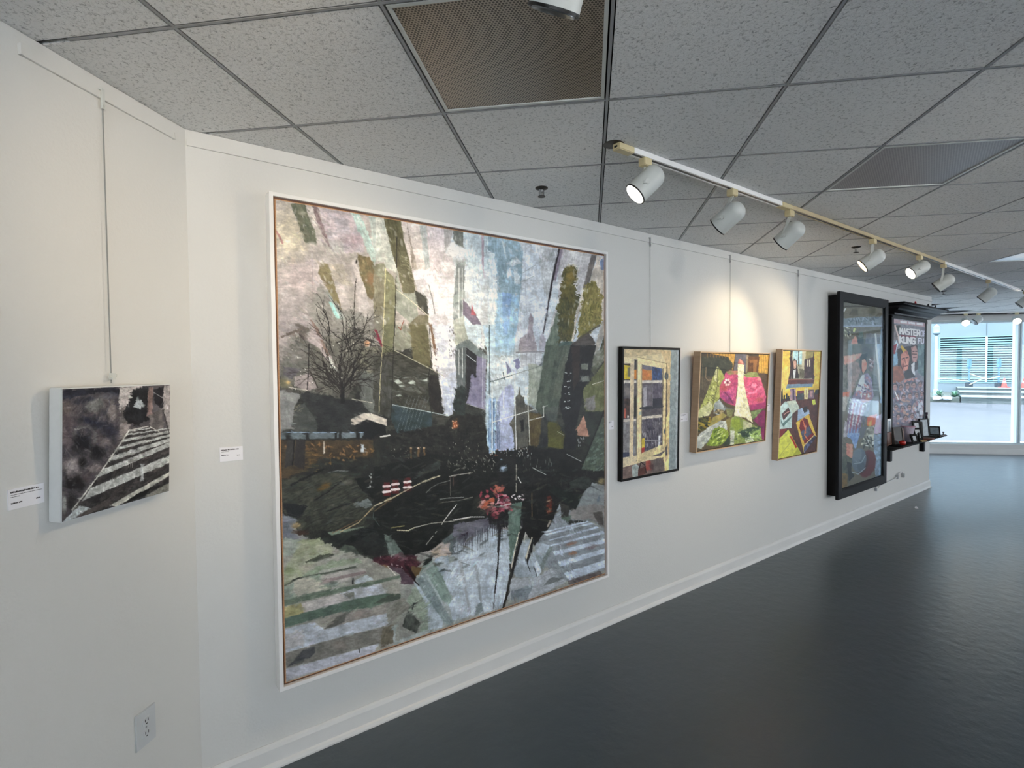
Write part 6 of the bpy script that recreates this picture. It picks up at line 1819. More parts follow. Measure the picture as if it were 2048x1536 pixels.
def flared(prof):
    b = MB()
    fr = [((-hw, .0, 0), (-1, 0, 0), (0, 0, 1)), ((-hw, -.05, 0), (-1, -1, 0), (0, 0, 1)), ((hw, -.05, 0), (1, -1, 0), (0, 0, 1)), ((hw, .0, 0), (1, 0, 0), (0, 0, 1))]
    b.sweep(prof, fr)
    z = prof[0][1]
    return b


CROWN = [(0, 1.955), (.190, 1.955), (.192, 1.938), (.176, 1.934), (.170, 1.922), (.150, 1.912), (.118, 1.900), (.098, 1.884), (.082, 1.866), (.066, 1.858), (.060, 1.848), (.046, 1.842), (.042, 1.826), (.020, 1.822), (0, 1.822)]
b = flared(CROWN)
b.box(-hw, hw, -.05, 0, 1.8385, 1.955)
b.build('crown_moulding', BLACK, p, True)
SHELF = [(0, .230), (.190, .230), (.196, .224), (.190, .216), (.160, .208), (.132, .196), (.110, .182), (.090, .172), (.070, .164), (.055, .150), (.040, .144), (0, .140)]
b = flared(SHELF)
b.build('shelf', BLACK, p, True)
MB().box(hw + .001, hw + .03, -.05, -.012, 1.765, 1.80).build('corner_block', mat('dark_red_block', (92, 44, 44), .5), p)
for z in (1.50, 1.27):
    MB().lathe([(0, 0), (0, .008), (.012, .005), (.020, .010), (.026, .006), (.026, 0)], (hw, -.03, z), (1, 0, 0), 12).build('side_knob', BLACK, p, True)


# ------------------------------------------------------------------ little things on the shelf and crown
SZ = .7905      # top of the shelf


def easel_frame(lab, x, d, w, h, th, lean, turn, fm, pm, face=.014, prop=False, z=SZ):
    """small picture frame standing on the shelf, leaning back by lean, turned by turn"""
    t = thing('photo_frame', lab, 'picture frame', (x, WY - d, z + .0005 + th * abs(math.sin(lean))), turn, -lean, group='little frames on the black shelf')
    MB().ring(w, h, face, -th / 2, th / 2).build('frame', fm, t, bevel=.002)
    MB().box(-w / 2 + face, w / 2 - face, -th * .25, th * .35, face, h - face).build('picture', pm, t)
    if prop:
        MB().box(-.012, .012, th / 2, th / 2 + .004, h * .2, h * .7).build('strut', fm, t)
    return t


BROWNF = wood('reddish_brown_frame', (96, 62, 50), (122, 82, 66), 20)
PICT = mat('dark_sepia_print', (92, 58, 46), .4, noise=.4, nscale=25)
PICW = mat('white_print', (214, 218, 222), .4, noise=.15, nscale=40)
PICG = mat('grey_blue_print', (128, 142, 150), .3, noise=.3, nscale=22)
PICD = mat('black_print', (26, 25, 26), .35, noise=.3, nscale=20)
easel_frame('square brown framed print at the left end of the black shelf', 7.42, .10, .21, .155, .03, .05, .1, BROWNF, PICT, .016)
easel_frame('tall narrow white frame standing behind the square brown print', 7.545, .068, .125, .31, .012, .02, 0, WHITE, PICG, .026)
easel_frame('dark frame with grey edge leaning beside the square brown print', 7.60, .15, .13, .205, .028, .14, -.5, mat('grey_brown_edge', (96, 88, 84), .5, noise=.1), PICD, .012)
easel_frame('small black frame with white slip leaning left of the paper cone', 7.69, .125, .10, .19, .02, .12, -.3, BLACK, PICW, .03)
easel_frame('upright dark brown frame with pale top behind the red ornament', 7.805, .12, .10, .18, .022, .10, -.2, BROWNF, PICW, .03)
easel_frame('tiny tilted black frame in front of the paper cone', 7.90, .232, .085, .105, .016, .35, -.6, BLACK, PICW, .022, True)
easel_frame('tiny upright silver fronted frame at the middle of the shelf edge', 8.04, .235, .085, .115, .018, .12, .2, BLACK, PICW, .014, True)
easel_frame('low black frame with white stripe leaning right of the paper cone', 8.25, .17, .11, .155, .016, .30, -.6, BLACK, PICW, .024, True)
easel_frame('long black frame with white stripe leaning beside the low striped one', 8.36, .125, .13, .235, .016, .12, -.45, BLACK, PICW, .03)
easel_frame('slim black frame with bright slip left of the large grey picture', 8.49, .115, .11, .215, .016, .10, -.4, BLACK, PICW, .03)
easel_frame('large black frame with grey blue picture before the dark bottle', 8.64, .125, .19, .245, .02, .09, -.25, BLACK, PICG, .016)
easel_frame('black easel frame standing alone at the right end of shelf', 8.90, .165, .13, .125, .018, .26, -1.0, BLACK, PICG, .016, True)

t = thing('paper_cone', 'pale patterned paper cone standing among frames on the shelf', 'paper cone', (7.975, WY - .134, SZ + .0005))
MB().lathe([(0, .0), (0, .034), (.10, .052), (.20, .074), (.20, .070), (.10, .048), (.006, .028), (.006, 0)], (0, 0, 0), (0, 0, 1), 24).build('cone_wall', mat('lilac_speckled_paper', (196, 186, 200), .7, noise=.16, nscale=60), t, True)
MB().lathe([(0, .0745), (.010, .0755), (.012, .073), (.002, .072)], (0, 0, .188), (0, 0, 1), 24).build('cone_rim', mat('pink_paper_edge', (206, 160, 176), .7, noise=.1), t, True)

t = thing('bottle', 'dark purple bottle behind the large grey picture on shelf', 'bottle', (8.85, WY - .086, SZ + .0005))
MB().lathe([(0, 0), (0, .032), (.17, .033), (.21, .026), (.245, .014), (.30, .012), (.30, 0)], (0, 0, 0), (0, 0, 1), 24).build('bottle_glass', mat('dark_purple_glass', (38, 24, 40), .12), t, True)
MB().lathe([(0, .0135), (.035, .0135), (.035, 0)], (0, 0, .285), (0, 0, 1), 20).build('bottle_cap', mat('plum_cap', (58, 40, 60), .4), t, True)

t = thing('apple_ornament', 'shiny red round ornament at the front of the shelf', 'ornament', (7.56, WY - .20, SZ + .0005))
MB().lathe([(.0, 0), (.002, .014), (.010, .028), (.026, .037), (.044, .034), (.054, .020), (.050, .006), (.048, 0)], (0, 0, 0), (0, 0, 1), 24).build('fruit', mat('glossy_red', (196, 36, 28), .25), t, True)
MB().tube([(0, 0, .048), (.004, 0, .062), (.010, .002, .070)], .002, 8).build('stem', DARKM, t)

t = tag(MB().box(-.09, .09, -.06, .06, 0, .016).build('closed_book', mat('terracotta_cloth', (126, 70, 58), .6, noise=.1), None, bevel=.002), 'flat reddish book lying at the front right of the shelf', 'book')
t.location = (8.42, WY - .215, SZ + .0005)
t.rotation_euler = (0, 0, .12)
t = tag(MB().box(-.045, .045, -.032, .032, 0, .012).build('matchbox', mat('ochre_card', (190, 152, 84), .6, noise=.15, nscale=40), None, bevel=.001), 'small ochre box lying left of the flat reddish book', 'box')
t.location = (8.13, WY - .235, SZ + .0005)
t.rotation_euler = (0, 0, -.3)
t = thing('green_sprig', 'low green sprig lying under the lone easel frame', 'plant', (8.80, WY - .215, SZ + .0005))
b = MB()
for k in range(14):
    a = random.random() * 6.28
    l = .03 + .04 * random.random()
    x, y = (random.random() - .5) * .12, (random.random() - .5) * .03
    b.add([(x, y, .004), (x + l * .5 * math.cos(a) - .006, y + l * .3 * math.sin(a), .022), (x + l * math.cos(a), y + l * .5 * math.sin(a), .014), (x + l * .5 * math.cos(a) + .006, y + l * .3 * math.sin(a), .018)], [(0, 1, 2, 3)])
b.build('leaves', mat('dull_green_leaf', (62, 84, 56), .6, noise=.2), t)
MB().tube([(-.07, 0, .004), (0, .004, .006), (.07, -.004, .004)], .003, 8).build('stalk', DARKM, t)
t = tag(MB().lathe([(0, 0), (0, .014), (.006, .014), (.010, .006), (.030, .006), (.036, .013), (.044, .013), (.048, 0)], (0, 0, 0), (0, 0, 1), 16).build('chess_pawn', mat('grey_pawn', (112, 104, 104), .4), None, True), 'tiny grey turned peg at the right tip of the shelf', 'peg')
t.location = (9.07, WY - .215, SZ + .0005)
t = tag(MB().box(-.14, .14, -.018, .018, 0, .010).build('wooden_ruler', mat('dark_strip_wood', (70, 52, 48), .5, noise=.2), None, bevel=.001), 'thin dark strip lying along the right end of the shelf edge', 'strip')
t.location = (8.955, WY - .225, SZ + .0005)

CZ = .56 + 1.9555
for x, d, h, col, lab in ((8.12, .15, .055, (196, 44, 58), 'tiny red figurine standing on top of the black crown'), (8.61, .15, .06, (20, 20, 22), 'tiny black figurine on the crown, nearer the red one'), (8.905, .15, .06, (20, 20, 22), 'tiny black figurine on the crown, nearest the window end')):
    t = thing('figurine', lab, 'figurine', (x, WY - d, CZ), group='tiny figurines on the crown')
    m_ = mat('figurine_paint', col, .4)
    MB().lathe([(0, 0), (0, .016), (.005, .016), (.008, .009), (.022, .012), (.034, .013), (.041, .006), (.041, 0)], (0, 0, 0), (0, 0, 1), 14).build('body', m_, t, True)
    MB().lathe([(0, 0), (.002, .006), (.008, .0095), (.014, .006), (.017, 0)], (0, 0, .039), (0, 0, 1), 14).build('head', m_, t, True)

# ------------------------------------------------------------------ wall labels
CARDS = [('white label card low left of the small black and white canvas', left_at(.6425, 1.378), PI / 4, .096, .058, [(.075, .047, .0042, .006), (.085, .040, .0016, .006), (.024, .0345, .0016, .006), (.030, .0165, .0034, .006), (.012, .0165, .0034, .073)]),
         ('white label card on the main wall left of the huge abstract painting', (.358, WY, 1.381), 0, .087, .059, [(.066, .047, .0040, .005), (.027, .040, .0016, .005), (.027, .0255, .0034, .005), (.010, .0215, .0032, .064)]),
         ('white label card between the huge abstract painting and the cupboard painting', (2.655, WY, 1.338), 0, .09, .060, [(.060, .050, .0036, .006), (.050, .043, .0018, .006), (.024, .016, .0032, .006), (.012, .016, .0032, .068)]),
         ('white label card between the cupboard painting and the rose painting', (3.494, WY, 1.338), 0, .09, .060, [(.060, .050, .0036, .006), (.044, .043, .0018, .006), (.024, .016, .0032, .006), (.012, .016, .0032, .068)]),
         ('white label card between the rose painting and the desk painting', (4.752, WY, 1.350), 0, .09, .060, [(.055, .050, .0036, .006), (.044, .043, .0018, .006), (.024, .016, .0032, .006), (.012, .016, .0032, .068)])]
for lab, loc, rz, w, h, lines in CARDS:
    t = thing('wall_label', lab, 'label', loc, rz, group='white wall label cards')
    MB().box(-w / 2, w / 2, -.004, 0, 0, h).build('card', PAPERW, t)
    for lw, z, lh, x0 in lines:
        b = MB()
        x = -w / 2 + x0
        end = x + lw
        while x < end - .0008:          # a run of glyph-sized strokes, as unreadably small as in the photo
            g = min(end - x, lh * (.45 + .5 * random.random()))
            b.box(x, x + g, -.0043, -.0040, z - lh * (.1 + .2 * random.random()), z + lh * (.6 + .35 * random.random()))
            x += g + lh * (.16 if random.random() > .17 else .55)
        b.build('text_line', INK if lh > .002 else INKG, t)

t = thing('wall_outlet', 'white duplex power outlet low on the left wall', 'outlet', left_at(.269, .412), PI / 4)
MB().box(-.043, .043, -.006, 0, 0, .131).build('cover_plate', PLASTW, t, bevel=.002)
for z in (.088, .043):
    q = MB().prism([(-.017, z - .008), (-.012, z - .0145), (.012, z - .0145), (.017, z - .008), (.017, z + .008), (.012, z + .0145), (-.012, z + .0145), (-.017, z + .008)], -.0085, -.006).build('receptacle', PLASTW, t)
    MB().box(-.0075, -.0050, -.0088, -.0084, z - .001, z + .009).box(.0050, .0075, -.0088, -.0084, z - .001, z + .009).prism([(-.0025, z - .010), (.0025, z - .010), (.0025, z - .006), (-.0025, z - .006)], -.0088, -.0084).build('slots', BLACKR, q)
MB().lathe([(0, .0), (0, .0035), (.0012, .003), (.0012, 0)], (0, -.006, .0655), (0, -1, 0), 12).build('screw', CHROME, t)

t = thing('power_cord', 'white power cord with two plugs looped above the skirting', 'cord', (8.0, WY, .27))
MB().tube([(-.60, -.010, .00), (-.35, -.012, .018), (-.12, -.014, .03), (-.02, -.016, .045), (.03, -.02, .085), (.09, -.022, .10), (.15, -.022, .095), (.19, -.02, .06), (.22, -.018, .02)], .007, 8).build('cord_line', mat('white_cord', (214, 216, 216), .5), t, True)
for x, z in ((-.01, .055), (.205, .045)):
    MB().box(x - .018, x + .018, -.034, 0, z - .03, z + .022).build('plug', mat('grey_plug', (176, 180, 182), .5), t, bevel=.004)
t = tag(MB().box(-.03, .03, -.016, .016, 0, .008).box(-.012, .028, -.01, .01, .0065, .016).build('paper_scrap', PAPERW, None, bevel=.003), 'tiny pale scrap lying on the grey floor near the wall end', 'scrap')
t.location = (7.8, 2.2, .0005)
t.rotation_euler = (0, 0, .4)

# ------------------------------------------------------------------ track lighting
TY = 1.57


def channel(b, x0, x1, M=None):
    return b.box(x0, x1, -.018, .018, 2.722, 2.7272, M).box(x0, x1, -.018, -.009, 2.704, 2.722, M).box(x0, x1, .009, .018, 2.704, 2.722, M)


t = thing('lighting_track', 'long ceiling lighting track with white and cream lengths', 'track', (0, TY, 0))
for x0, x1, m_ in ((1.83, 3.14, WHITE), (3.27, 6.20, CREAM), (6.20, 9.35, WHITE)):
    channel(MB(), x0 + .001, x1 - .001).build('track_length', m_, t)
    MB().box(x0 + .002, x1 - .002, -.0088, .0088, 2.7055, 2.7215).build('slot', BLACKR, t)
MB().box(1.73, 1.83, -.0205, .0205, 2.699, 2.727).build('end_feed', IVORY, t, bevel=.003)
MB().box(1.7285, 1.7298, -.008, .008, 2.708, 2.716).build('feed_knockout', BLACKR, t)
MB().box(3.14, 3.27, -.0205, .0205, 2.699, 2.727).build('coupler', IVORY, t, bevel=.003)
MB().lathe([(0, 0), (0, .045), (.0012, .045), (.0012, 0)], (1.735, .018, 2.7285), (0, 0, -1), 18).build('ceiling_hole', BLACKR, t)
CM = Matrix.Translation((9.352, TY, 0)) @ Matrix.Rotation(-PI / 4, 4, 'Z')
t = thing('lighting_track', 'short ceiling track branching off at the far end of the long track', 'track', (0, 0, 0))
channel(MB(), .03, 2.4, CM).build('track_length', WHITE, t)
MB().box(.03, 2.39, -.0088, .0088, 2.7055, 2.7215, CM).build('slot', BLACKR, t)
KF = 10.9
KM = Matrix.Translation(kt(KF, 5.2)) @ Matrix.Rotation(-PI / 4, 4, 'Z')
t = thing('lighting_track', 'ceiling track running along the glazed front', 'track', (0, 0, 0))
channel(MB(), .0, 6., KM).build('track_length', WHITE, t)
MB().box(.01, 5.99, -.0088, .0088, 2.7055, 2.7215, KM).build('slot', BLACKR, t)


def lamp(lab, mount, centre, axis, lens, ztop=2.704, length=.17, rad=.054, adapter=IVORY, rz=0.):
    t = thing('track_lamp', lab, 'lamp', (mount[0], mount[1], ztop), group='track spot lamps')
    o = Vector((mount[0], mount[1], ztop))
    a = Vector(axis).normalized()
    c = Vector(centre) - o
    Z = Matrix.Rotation(rz, 4, 'Z')
    MB().box(-.026, .026, -.019, .019, -.036, .0, Z).build('adapter', adapter, t, bevel=.003)
    side = a.cross(Vector((0, 0, 1))).normalized()
    if side.y > 0:
        side = -side
    piv = c + side * (rad + .004) + a * .02
    b = MB()
    top = Vector((0, 0, -.034))
    up = Vector((0, 0, 1))
    k = (piv - top)
    w = a.copy()
    w.z = 0
    w = w.normalized() * .009
    b.sweep([(-1, -1), (1, -1), (1, 1), (-1, 1)], [(top, w, side * .003), (top + k * .45 + up * .0, w, side * .003), (piv + a * .015, w, side * .003)])
    b.lathe([(0, 0), (0, .012), (.006, .012), (.006, 0)], piv - side * .006, side, 14)
    b.build('arm', FIXW, t)
    h = length / 2
    prof = [(-h, 0)] + [(-h + rad * (1 - math.cos(q)) * .9, rad * math.sin(q)) for q in [PI / 2 * i / 8 for i in range(1, 9)]] + [(h - .012, rad), (h - .012, rad - .003), (-h + .06, rad - .003)]
    MB().lathe(prof, c, a, 36).build('lamp_head', FIXW, t, True)
    MB().lathe([(h - .012, rad - .001), (h - .012, rad + .0012), (h - .006, rad + .0012), (h - .006, rad - .004), (h - .012, rad - .004)], c, a, 36).build('rim', BLACKR, t, True)
    MB().lathe([(h - .020, 0), (h - .019, .02), (h - .013, .036), (h - .004, rad - .006), (h - .024, rad - .004)], c, a, 30).build('lens', lens, t, True)
    return t


lamp('lit white lamp nearest the start of the track, shining left', (1.925, TY), (1.937, 1.57, 2.600), (-.60, .40, -.69), LENS_ON)
lamp('unlit white lamp, second from the start of the track', (2.637, TY), (2.609, 1.57, 2.557), (-.12, .83, -.55), LENS_OFF)
lamp('unlit white lamp, third along the track beside the ivory coupler', (3.262, TY), (3.277, 1.57, 2.560), (-.05, .79, -.61), LENS_OFF, 2.6985)
lamp('warm lit white lamp, fourth along the track, aimed at the rose painting', (4.537, TY), (4.536, 1.57, 2.554), (-.397, .716, -.574), LENS_DIM)
lamp('lit white lamp, fifth along the track, lens turned to the viewer', (5.56, TY), (5.552, 1.57, 2.591), (-.62, .60, -.50), LENS_ON)
lamp('unlit white lamp, sixth along the track', (6.22, TY), (6.25, 1.57, 2.539), (-.2, .78, -.59), LENS_OFF, adapter=CREAM)
lamp('grey backlit lamp, seventh and last hanging on the long track', (7.82, TY), (7.806, 1.57, 2.541), (-.1, .715, -.69), LENS_OFF, adapter=CREAM)
lamp('dark backlit lamp at the right edge of the photo on the short branch track', (9.405, 1.517), (9.385, 1.525, 2.575), (-.2, .7, -.68), LENS_OFF, rz=-PI / 4)
t = lamp('large unlit white lamp at top of the photo before the perforated vent', (.722, .775), (.726, .794, 2.562), (.10, .53, -.85), LENS_OFF, 2.715)
MB().lathe([(0, 0), (0, .055), (.012, .055), (.012, 0)], (0, 0, .0125), (0, 0, -1), 24).build('canopy', FIXW, t, True)
for tt, lab, ax, ln, dz in ((6.86, 'lit bulb lamp on the window track, first left of the grey one', (-.80, -.35, -.48), LENS_ON, 2.560), (7.07, 'grey unlit lamp on the window track between the two lit ones', (-.55, .55, -.62), LENS_OFF, 2.585), (7.70, 'lit bulb lamp on the window track beside the window mullion', (-.82, -.30, -.48), LENS_ON, 2.575)):
    m0 = kt(KF, tt + .03)
    c0 = kt(KF - .03, tt, dz)
    lamp(lab, (m0.x, m0.y), c0, ax, ln, rad=.062, length=.16, rz=-PI / 4)


def spot(name, loc, d, power, size, blend, col, rad=.04):
    l = bpy.data.lights.new(name, 'SPOT')
    l.energy, l.spot_size, l.spot_blend, l.color, l.shadow_soft_size = power, math.radians(size), blend, col, rad
    o = bpy.data.objects.new(name, l)
    COL.objects.link(o)
    o.location = loc
    o.rotation_euler = Vector(d).to_track_quat('-Z', 'Y').to_euler()
    return o


WARM = (1.0, .80, .52)


def beam(name, c, a, power, size, blend=.6, col=WARM):
    a = Vector(a).normalized()
    spot(name, Vector(c) + a * .09, a, power, size, blend, col)


beam('lamp_beam_first', (1.937, 1.57, 2.600), (-.64, .34, -.68), 30, 104, .8)
beam('lamp_beam_fourth', (4.536, 1.57, 2.554), (-.397, .716, -.574), 30, 76, .85)
beam('lamp_beam_fifth', (5.552, 1.57, 2.591), (-.62, .60, -.50), 26, 84, .8)
for tt, ax, dz in ((6.86, (-.80, -.35, -.48), 2.56), (7.70, (-.82, -.30, -.48), 2.575)):
    beam('window_lamp_beam', kt(KF - .03, tt, dz), ax, 8, 90)

# unseen fill spots added behind the viewer to brighten the long wall, no fixtures
SOFTW = (1.0, .93, .82)
for nm_, c_, a_, pw_, sz_ in (('rear_fill_light', (.16, .55, 2.60), (.26, 1.93, -.45), 34, 66), ('rear_fill_light', (.9, -.45, 2.60), (.25, 2.9, -.42), 18, 70), ('rear_fill_light', (2.9, -.8, 2.60), (.2, 3., -.6), 26, 90), ('rear_fill_light', (5.4, -.8, 2.60), (.2, 3., -.62), 31, 95)):
    spot(nm_, c_, a_, pw_, sz_, .9, SOFTW if pw_ != 34 else (1., .80, .54), .05)

# ------------------------------------------------------------------ outside, seen through the glazed front
OH = math.radians(75)
ON, OA = Vector((math.sin(OH), math.cos(OH), 0)), Vector((math.cos(OH), -math.sin(OH), 0))
OM = Matrix(((OA.x, ON.x, 0, 0), (OA.y, ON.y, 0, 0), (0, 0, 1, 0), (0, 0, 0, 1)))      # local x to the right, y away, z up


def out(name, mb, m, **k):
    o = mb.build(name, m, None, **k)
    o.matrix_world = OM
    return o


PAVE = mat('pale_pink_pavers', (76, 77, 81), .7, noise=.07, nscale=1.2)
CONC = mat('pale_concrete', (104, 116, 122), .8, noise=.05, nscale=1.5)
STEPM = mat('grey_step_stone', (120, 128, 128), .8, noise=.08, nscale=2)
RISER = mat('dark_step_riser', (66, 74, 74), .8, noise=.12, nscale=3)
out('plaza_pavement', slab([(-60, -60), (60, -60), (60, 60), (-60, 60)], -.4, -.125), PAVE)['kind'] = 'structure'
SKYBLOCK = mat('sky_block_wall', (184, 186, 188), .8, noise=.06, nscale=.8)
BOUNCEG = mat('white_bounce_ground', (236, 243, 250), .85, noise=.02, nscale=1.)
M, L = along(PLAN[2], PLAN[3])
struct('bounce_strip_front', MB().box(-3, L, .2, 2.1, -.124, -.02, M), BOUNCEG)  # strip hidden below the sill, added to bounce skylight onto the ceiling
for nm_, i_ in (('bounce_ground_right', 3), ('bounce_ground_back', 4)):
    M, L = along(PLAN[i_], PLAN[i_ + 1])
    struct(nm_, MB().box(-6, L + 6, .2, 14, -.124, -.02, M), BOUNCEG)  # unseen bright ground added to throw skylight up through these windows
    o_ = MB().box(-4, L + 4, 13.5, 16, -.12, 9, M).build('sky_block_building', SKYBLOCK)  # unseen block added to keep low sky light off the room's walls
    tag(o_, 'plain unseen building added to block low sky ' + ('to the right of the gallery' if i_ == 3 else 'behind the gallery'), 'building')
    struct('canopy', MB().box(-1, L + 1, .17, 1.6, 2.68, 2.8, M), CONC, bpy.data.objects[nm_])  # unseen overhang added to block sky so ground bounce dominates
for n_, (d0, z0, z1) in enumerate(((34., -.125, .16), (36., .16, .32), (38.5, .32, .45))):
    o = out('stone_step', MB().box(1.25, 30, d0, (36., 38.5, 40.9)[n_] - .002, -.125, z1), RISER)
    tag(o, ('lowest', 'middle', 'highest')[n_] + ' stone step outside below the louvred wall', 'step', 'stone steps outside')
    q = MB().box(1.25, 30, d0 - .05, (35.948, 38.448, 40.9)[n_], z1, z1 + .03).build('tread', STEPM, o)
o = out('planting_bed', MB().box(-14, 1.2, 34.4, 40.9, -.125, .12), mat('dark_planting_soil', (84, 90, 84), .9, noise=.2, nscale=4))
tag(o, 'low planting bed outside at the left of the steps', 'planting bed')
o = out('concrete_building', MB().box(-40, .43, 41, 43, -.1, 14).box(3.87, 40, 41, 43, -.1, 14).box(.43, 3.87, 41, 43, -.1, .695).box(.43, 3.87, 41, 43, 3.42, 14).box(.43, 3.87, 41.6, 43, .695, 3.42), CONC)
tag(o, 'pale concrete building across the plaza seen through the window', 'building')
MB().box(2.565, 2.595, 40.985, 41.0, 3.46, 14).build('wall_joint', RISER, o)
lv = out('louvre_screen', MB().box(.43, .50, 40.95, 41.1, .695, 3.42).box(3.80, 3.87, 40.95, 41.1, .695, 3.42).box(.50, 3.80, 40.95, 41.1, 3.36, 3.42).box(.50, 3.80, 40.95, 41.1, .695, .755), mat('pale_teal_louvre_paint', (104, 132, 138), .5, noise=.03))
lv.parent = bpy.data.objects['concrete_building']
lv.matrix_world = OM
MB().box(2.54, 2.62, 40.93, 41.1, .755, 3.36).build('centre_post', ALU, lv)
LVM = mat('louvre_blade_paint', (104, 136, 141), .5)
n = 19
for k in range(n):
    z = .79 + k * (3.36 - .79) / n
    MB().prism([(.50, z), (2.54, z), (2.54, z + .07), (.50, z + .07)], 40.97, 41.04).prism([(2.62, z), (3.80, z), (3.80, z + .07), (2.62, z + .07)], 40.97, 41.04).build('louvre_blade', LVM, lv)
MB().box(.50, 3.80, 41.5, 41.59, .76, 3.36).build('louvre_backing', mat('dark_louvre_void', (28, 50, 54), .9), lv)

t = thing('street_lamp', 'pale street lamp post outside beyond the wall end', 'street lamp', OA * .28 + ON * 36.2 + Vector((0, 0, .1205)))
t.rotation_euler = (0, 0, -OH + PI / 2 - PI / 2)
LPM = mat('pale_lamp_post', (136, 156, 162), .5)
MB().lathe([(0, 0), (0, .12), (.3, .12), (.34, .085), (3.2, .075), (3.2, 0)], (0, 0, 0), (0, 0, 1), 16).build('post', LPM, t, True)
MB().lathe([(3.2, .04), (3.26, .10), (3.32, .16), (3.36, .16), (3.36, .0)], (0, 0, 0), (0, 0, 1), 16).build('lantern_base', mat('lantern_grey', (84, 100, 108), .5), t, True)
MB().lathe([(3.36, .14), (3.62, .15), (3.66, .17), (3.72, .10), (3.80, .03), (3.82, 0)], (0, 0, 0), (0, 0, 1), 16).build('lantern', mat('lantern_glass', (150, 168, 172), .2), t, True)


def yucca(a, d, r, seed, lab):
    t = thing('spiky_plant', lab, 'plant', OA * a + ON * d + Vector((0, 0, .12)), group='spiky plants in the bed outside')
    R = random.Random(seed)
    for half, nm in ((0, 'upright_leaves'), (1, 'drooping_leaves')):
        b = MB()
        for k in range(26):
            q = R.random() * 6.28
            e = (.9 if not half else .35) + .35 * R.random()
            l = r * (.7 + .4 * R.random())
            dx, dy = math.cos(q) * math.cos(e), math.sin(q) * math.cos(e)
            px, py = -math.sin(q) * .035, math.cos(q) * .035
            pts = [(0, 0, 0), (dx * l * .55, dy * l * .55, math.sin(e) * l * .6), (dx * l, dy * l, math.sin(e) * l * (.85 if not half else .6))]
            b.add([(pts[0][0] - px, pts[0][1] - py, 0), (pts[0][0] + px, pts[0][1] + py, 0), (pts[1][0] + px, pts[1][1] + py, pts[1][2]), (pts[1][0] - px, pts[1][1] - py, pts[1][2]), pts[2]], [(0, 1, 2, 3), (3, 2, 4)])
        b.build(nm, mat('leaf_green', (62, 104, 78) if half else (80, 124, 96), .5, noise=.15), t)


yucca(.40, 35.0, .42, 3, 'spiky green plant outside, the one nearest the lamp post')
yucca(1.02, 35.0, .42, 5, 'spiky green plant outside, the one nearest the stone steps')
for a, d, lab in ((.32, 34.2, 'white rock outside at the left of the nearer spiky plant'), (.72, 34.2, 'white rock outside lying between the two spiky plants')):
    b = bmesh.new()
    bmesh.ops.create_icosphere(b, subdivisions=2, radius=.2)
    R = random.Random(int(a * 100))
    for v in b.verts:
        v.co *= 1 + .25 * (R.random() - .5)
        v.co.z *= .6
    me = bpy.data.meshes.new('garden_rock')
    b.to_mesh(me)
    b.free()
    me.materials.append(mat('white_rock', (176, 180, 182), .8))
    o = bpy.data.objects.new('garden_rock', me)
    COL.objects.link(o)
    o.location = OA * a + ON * d + Vector((0, 0, .08))
    tag(o, lab, 'rock', 'white rocks outside')

for a, lab in ((3.24, 'orange traffic cone outside left of the window mullion'), (4.02, 'orange traffic cone outside right of the window mullion')):
    t = thing('traffic_cone', lab, 'cone', OA * a + ON * 39.5 + Vector((0, 0, .48)), -PI / 12, group='traffic cones outside')
    MB().box(-.19, .19, -.19, .19, 0, .04).build('cone_base', mat('cone_base_rubber', (176, 60, 50), .6), t)
    MB().lathe([(.04, .13), (.52, .03), (.53, 0)], (0, 0, 0), (0, 0, 1), 20).build('cone_body', mat('cone_orange', (196, 62, 52), .5), t, True)
    MB().lathe([(.26, .086), (.36, .066)], (0, 0, 0), (0, 0, 1), 20).build('cone_band', mat('cone_band_white', (190, 130, 122), .4), t, True)
for a, lab in ((1.80, 'blue metal post outside before the left half of the louvres'), (3.06, 'blue metal post outside before the right half of the louvres')):
    t = thing('metal_post', lab, 'post', OA * a + ON * 40.15 + Vector((0, 0, .48)), -PI / 12, group='blue posts outside')
    MB().lathe([(0, 0), (0, .045), (1.1, .045), (1.1, 0)], (0, 0, 0), (0, 0, 1), 14).build('pole', mat('post_blue', (40, 92, 116), .5), t, True)
    MB().box(-.11, .11, -.07, .07, 1.1, 1.62).build('post_head', mat('post_head_blue', (48, 104, 132), .5), t, bevel=.03)
    MB().box(-.14, .14, -.14, .14, 0, .26).build('post_foot', mat('post_foot_dark', (28, 40, 50), .6), t, bevel=.02)
b = MB()
for q in ([(.3, .98), (1.0, .93), (1.8, .80)], [(1.8, 1.25), (2.3, 1.02), (2.6, .95), (3.06, 1.10)], [(1.8, .62), (2.2, .88), (2.5, 1.05)]):
    b.tube([(a, 39.6, z) for a, z in q], .022, 8)
o = out('barrier_tape', b, mat('barrier_tape_cream', (190, 180, 140), .5))
tag(o, 'pale yellow barrier tape strung outside between the blue posts', 'tape')

# ------------------------------------------------------------------ daylight
w = bpy.data.worlds.new('overcast_sky')
SC.world = w
w.use_nodes = True
bg = w.node_tree.nodes['Background']
bg.inputs['Color'].default_value = (.985, .99, 1.0, 1)
bg.inputs['Strength'].default_value = 7.6


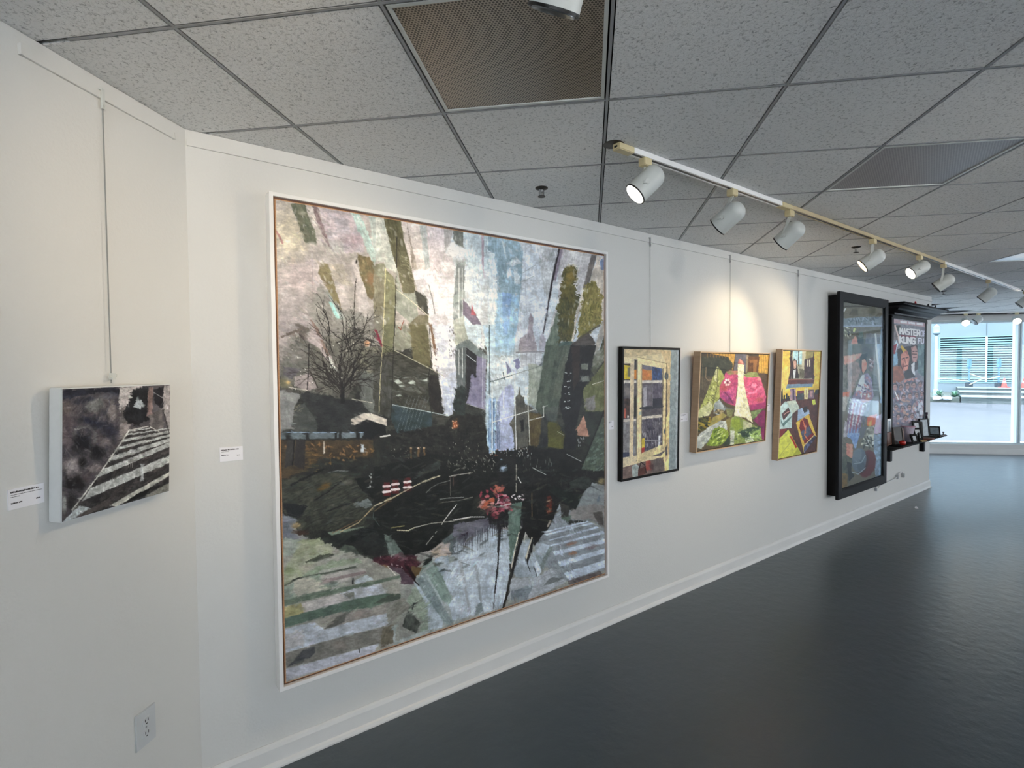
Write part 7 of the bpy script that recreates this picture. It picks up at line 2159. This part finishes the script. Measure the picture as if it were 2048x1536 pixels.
def portal(name, M, L, h0, h1):
    """sampling guide for the sky seen through a window wall (gives no light of its own)"""
    l = bpy.data.lights.new(name, 'AREA')
    l.shape = 'RECTANGLE'
    l.size, l.size_y = L, h1 - h0
    l.cycles.is_portal = True
    o = bpy.data.objects.new(name, l)
    COL.objects.link(o)
    R = Matrix.Identity(4)
    x = Vector((M[0][0], M[1][0], 0))
    y = Vector((M[0][1], M[1][1], 0))
    p = Vector((M[0][3], M[1][3], 0)) + x * L / 2 + y * .17
    for i in range(3):
        R[i][0], R[i][1], R[i][2], R[i][3] = x[i], (0, 0, 1)[i], y[i], (p.x, p.y, (h0 + h1) / 2)[i]
    o.matrix_world = R
    return o


portal('sky_portal_right', MR, LR, .05, 2.55)
portal('sky_portal_back', MK, LK, .05, 2.55)
portal('sky_portal_front', *along(PLAN[2], PLAN[3]), .15, 2.65)

# ------------------------------------------------------------------ camera
YAW, PITCH, ROLL = .6371, -.0289, -.0090
cy, sy, cp, sp = math.cos(YAW), math.sin(YAW), math.cos(PITCH), math.sin(PITCH)
fwd = Vector((sy * cp, cy * cp, sp))
right = Vector((cy, -sy, 0))
up = right.cross(fwd)
rr = right * math.cos(ROLL) + up * math.sin(ROLL)
uu = up * math.cos(ROLL) - right * math.sin(ROLL)
cam = bpy.data.cameras.new('camera')
cam.sensor_width = 36
cam.lens = 36 * 1049.64 / 2048
cam.clip_start, cam.clip_end = .05, 300
co = bpy.data.objects.new('camera', cam)
COL.objects.link(co)
M = Matrix.Identity(4)
for i in range(3):
    M[i][0], M[i][1], M[i][2], M[i][3] = rr[i], uu[i], -fwd[i], (0, 0, 1.7581)[i]
co.matrix_world = M
SC.camera = co

SC.view_settings.view_transform = 'Standard'
SC.view_settings.look = 'None'
SC.view_settings.gamma = 1
SC.view_settings.exposure = .34
SC.view_settings.use_curve_mapping = False
SC.cycles.use_denoising = True
SC.cycles.max_bounces = 10
SC.cycles.diffuse_bounces = 6
SC.cycles.glossy_bounces = 4
SC.cycles.transparent_max_bounces = 16
SC.cycles.caustics_reflective = False
SC.cycles.caustics_refractive = False
SC.cycles.sample_clamp_indirect = 6
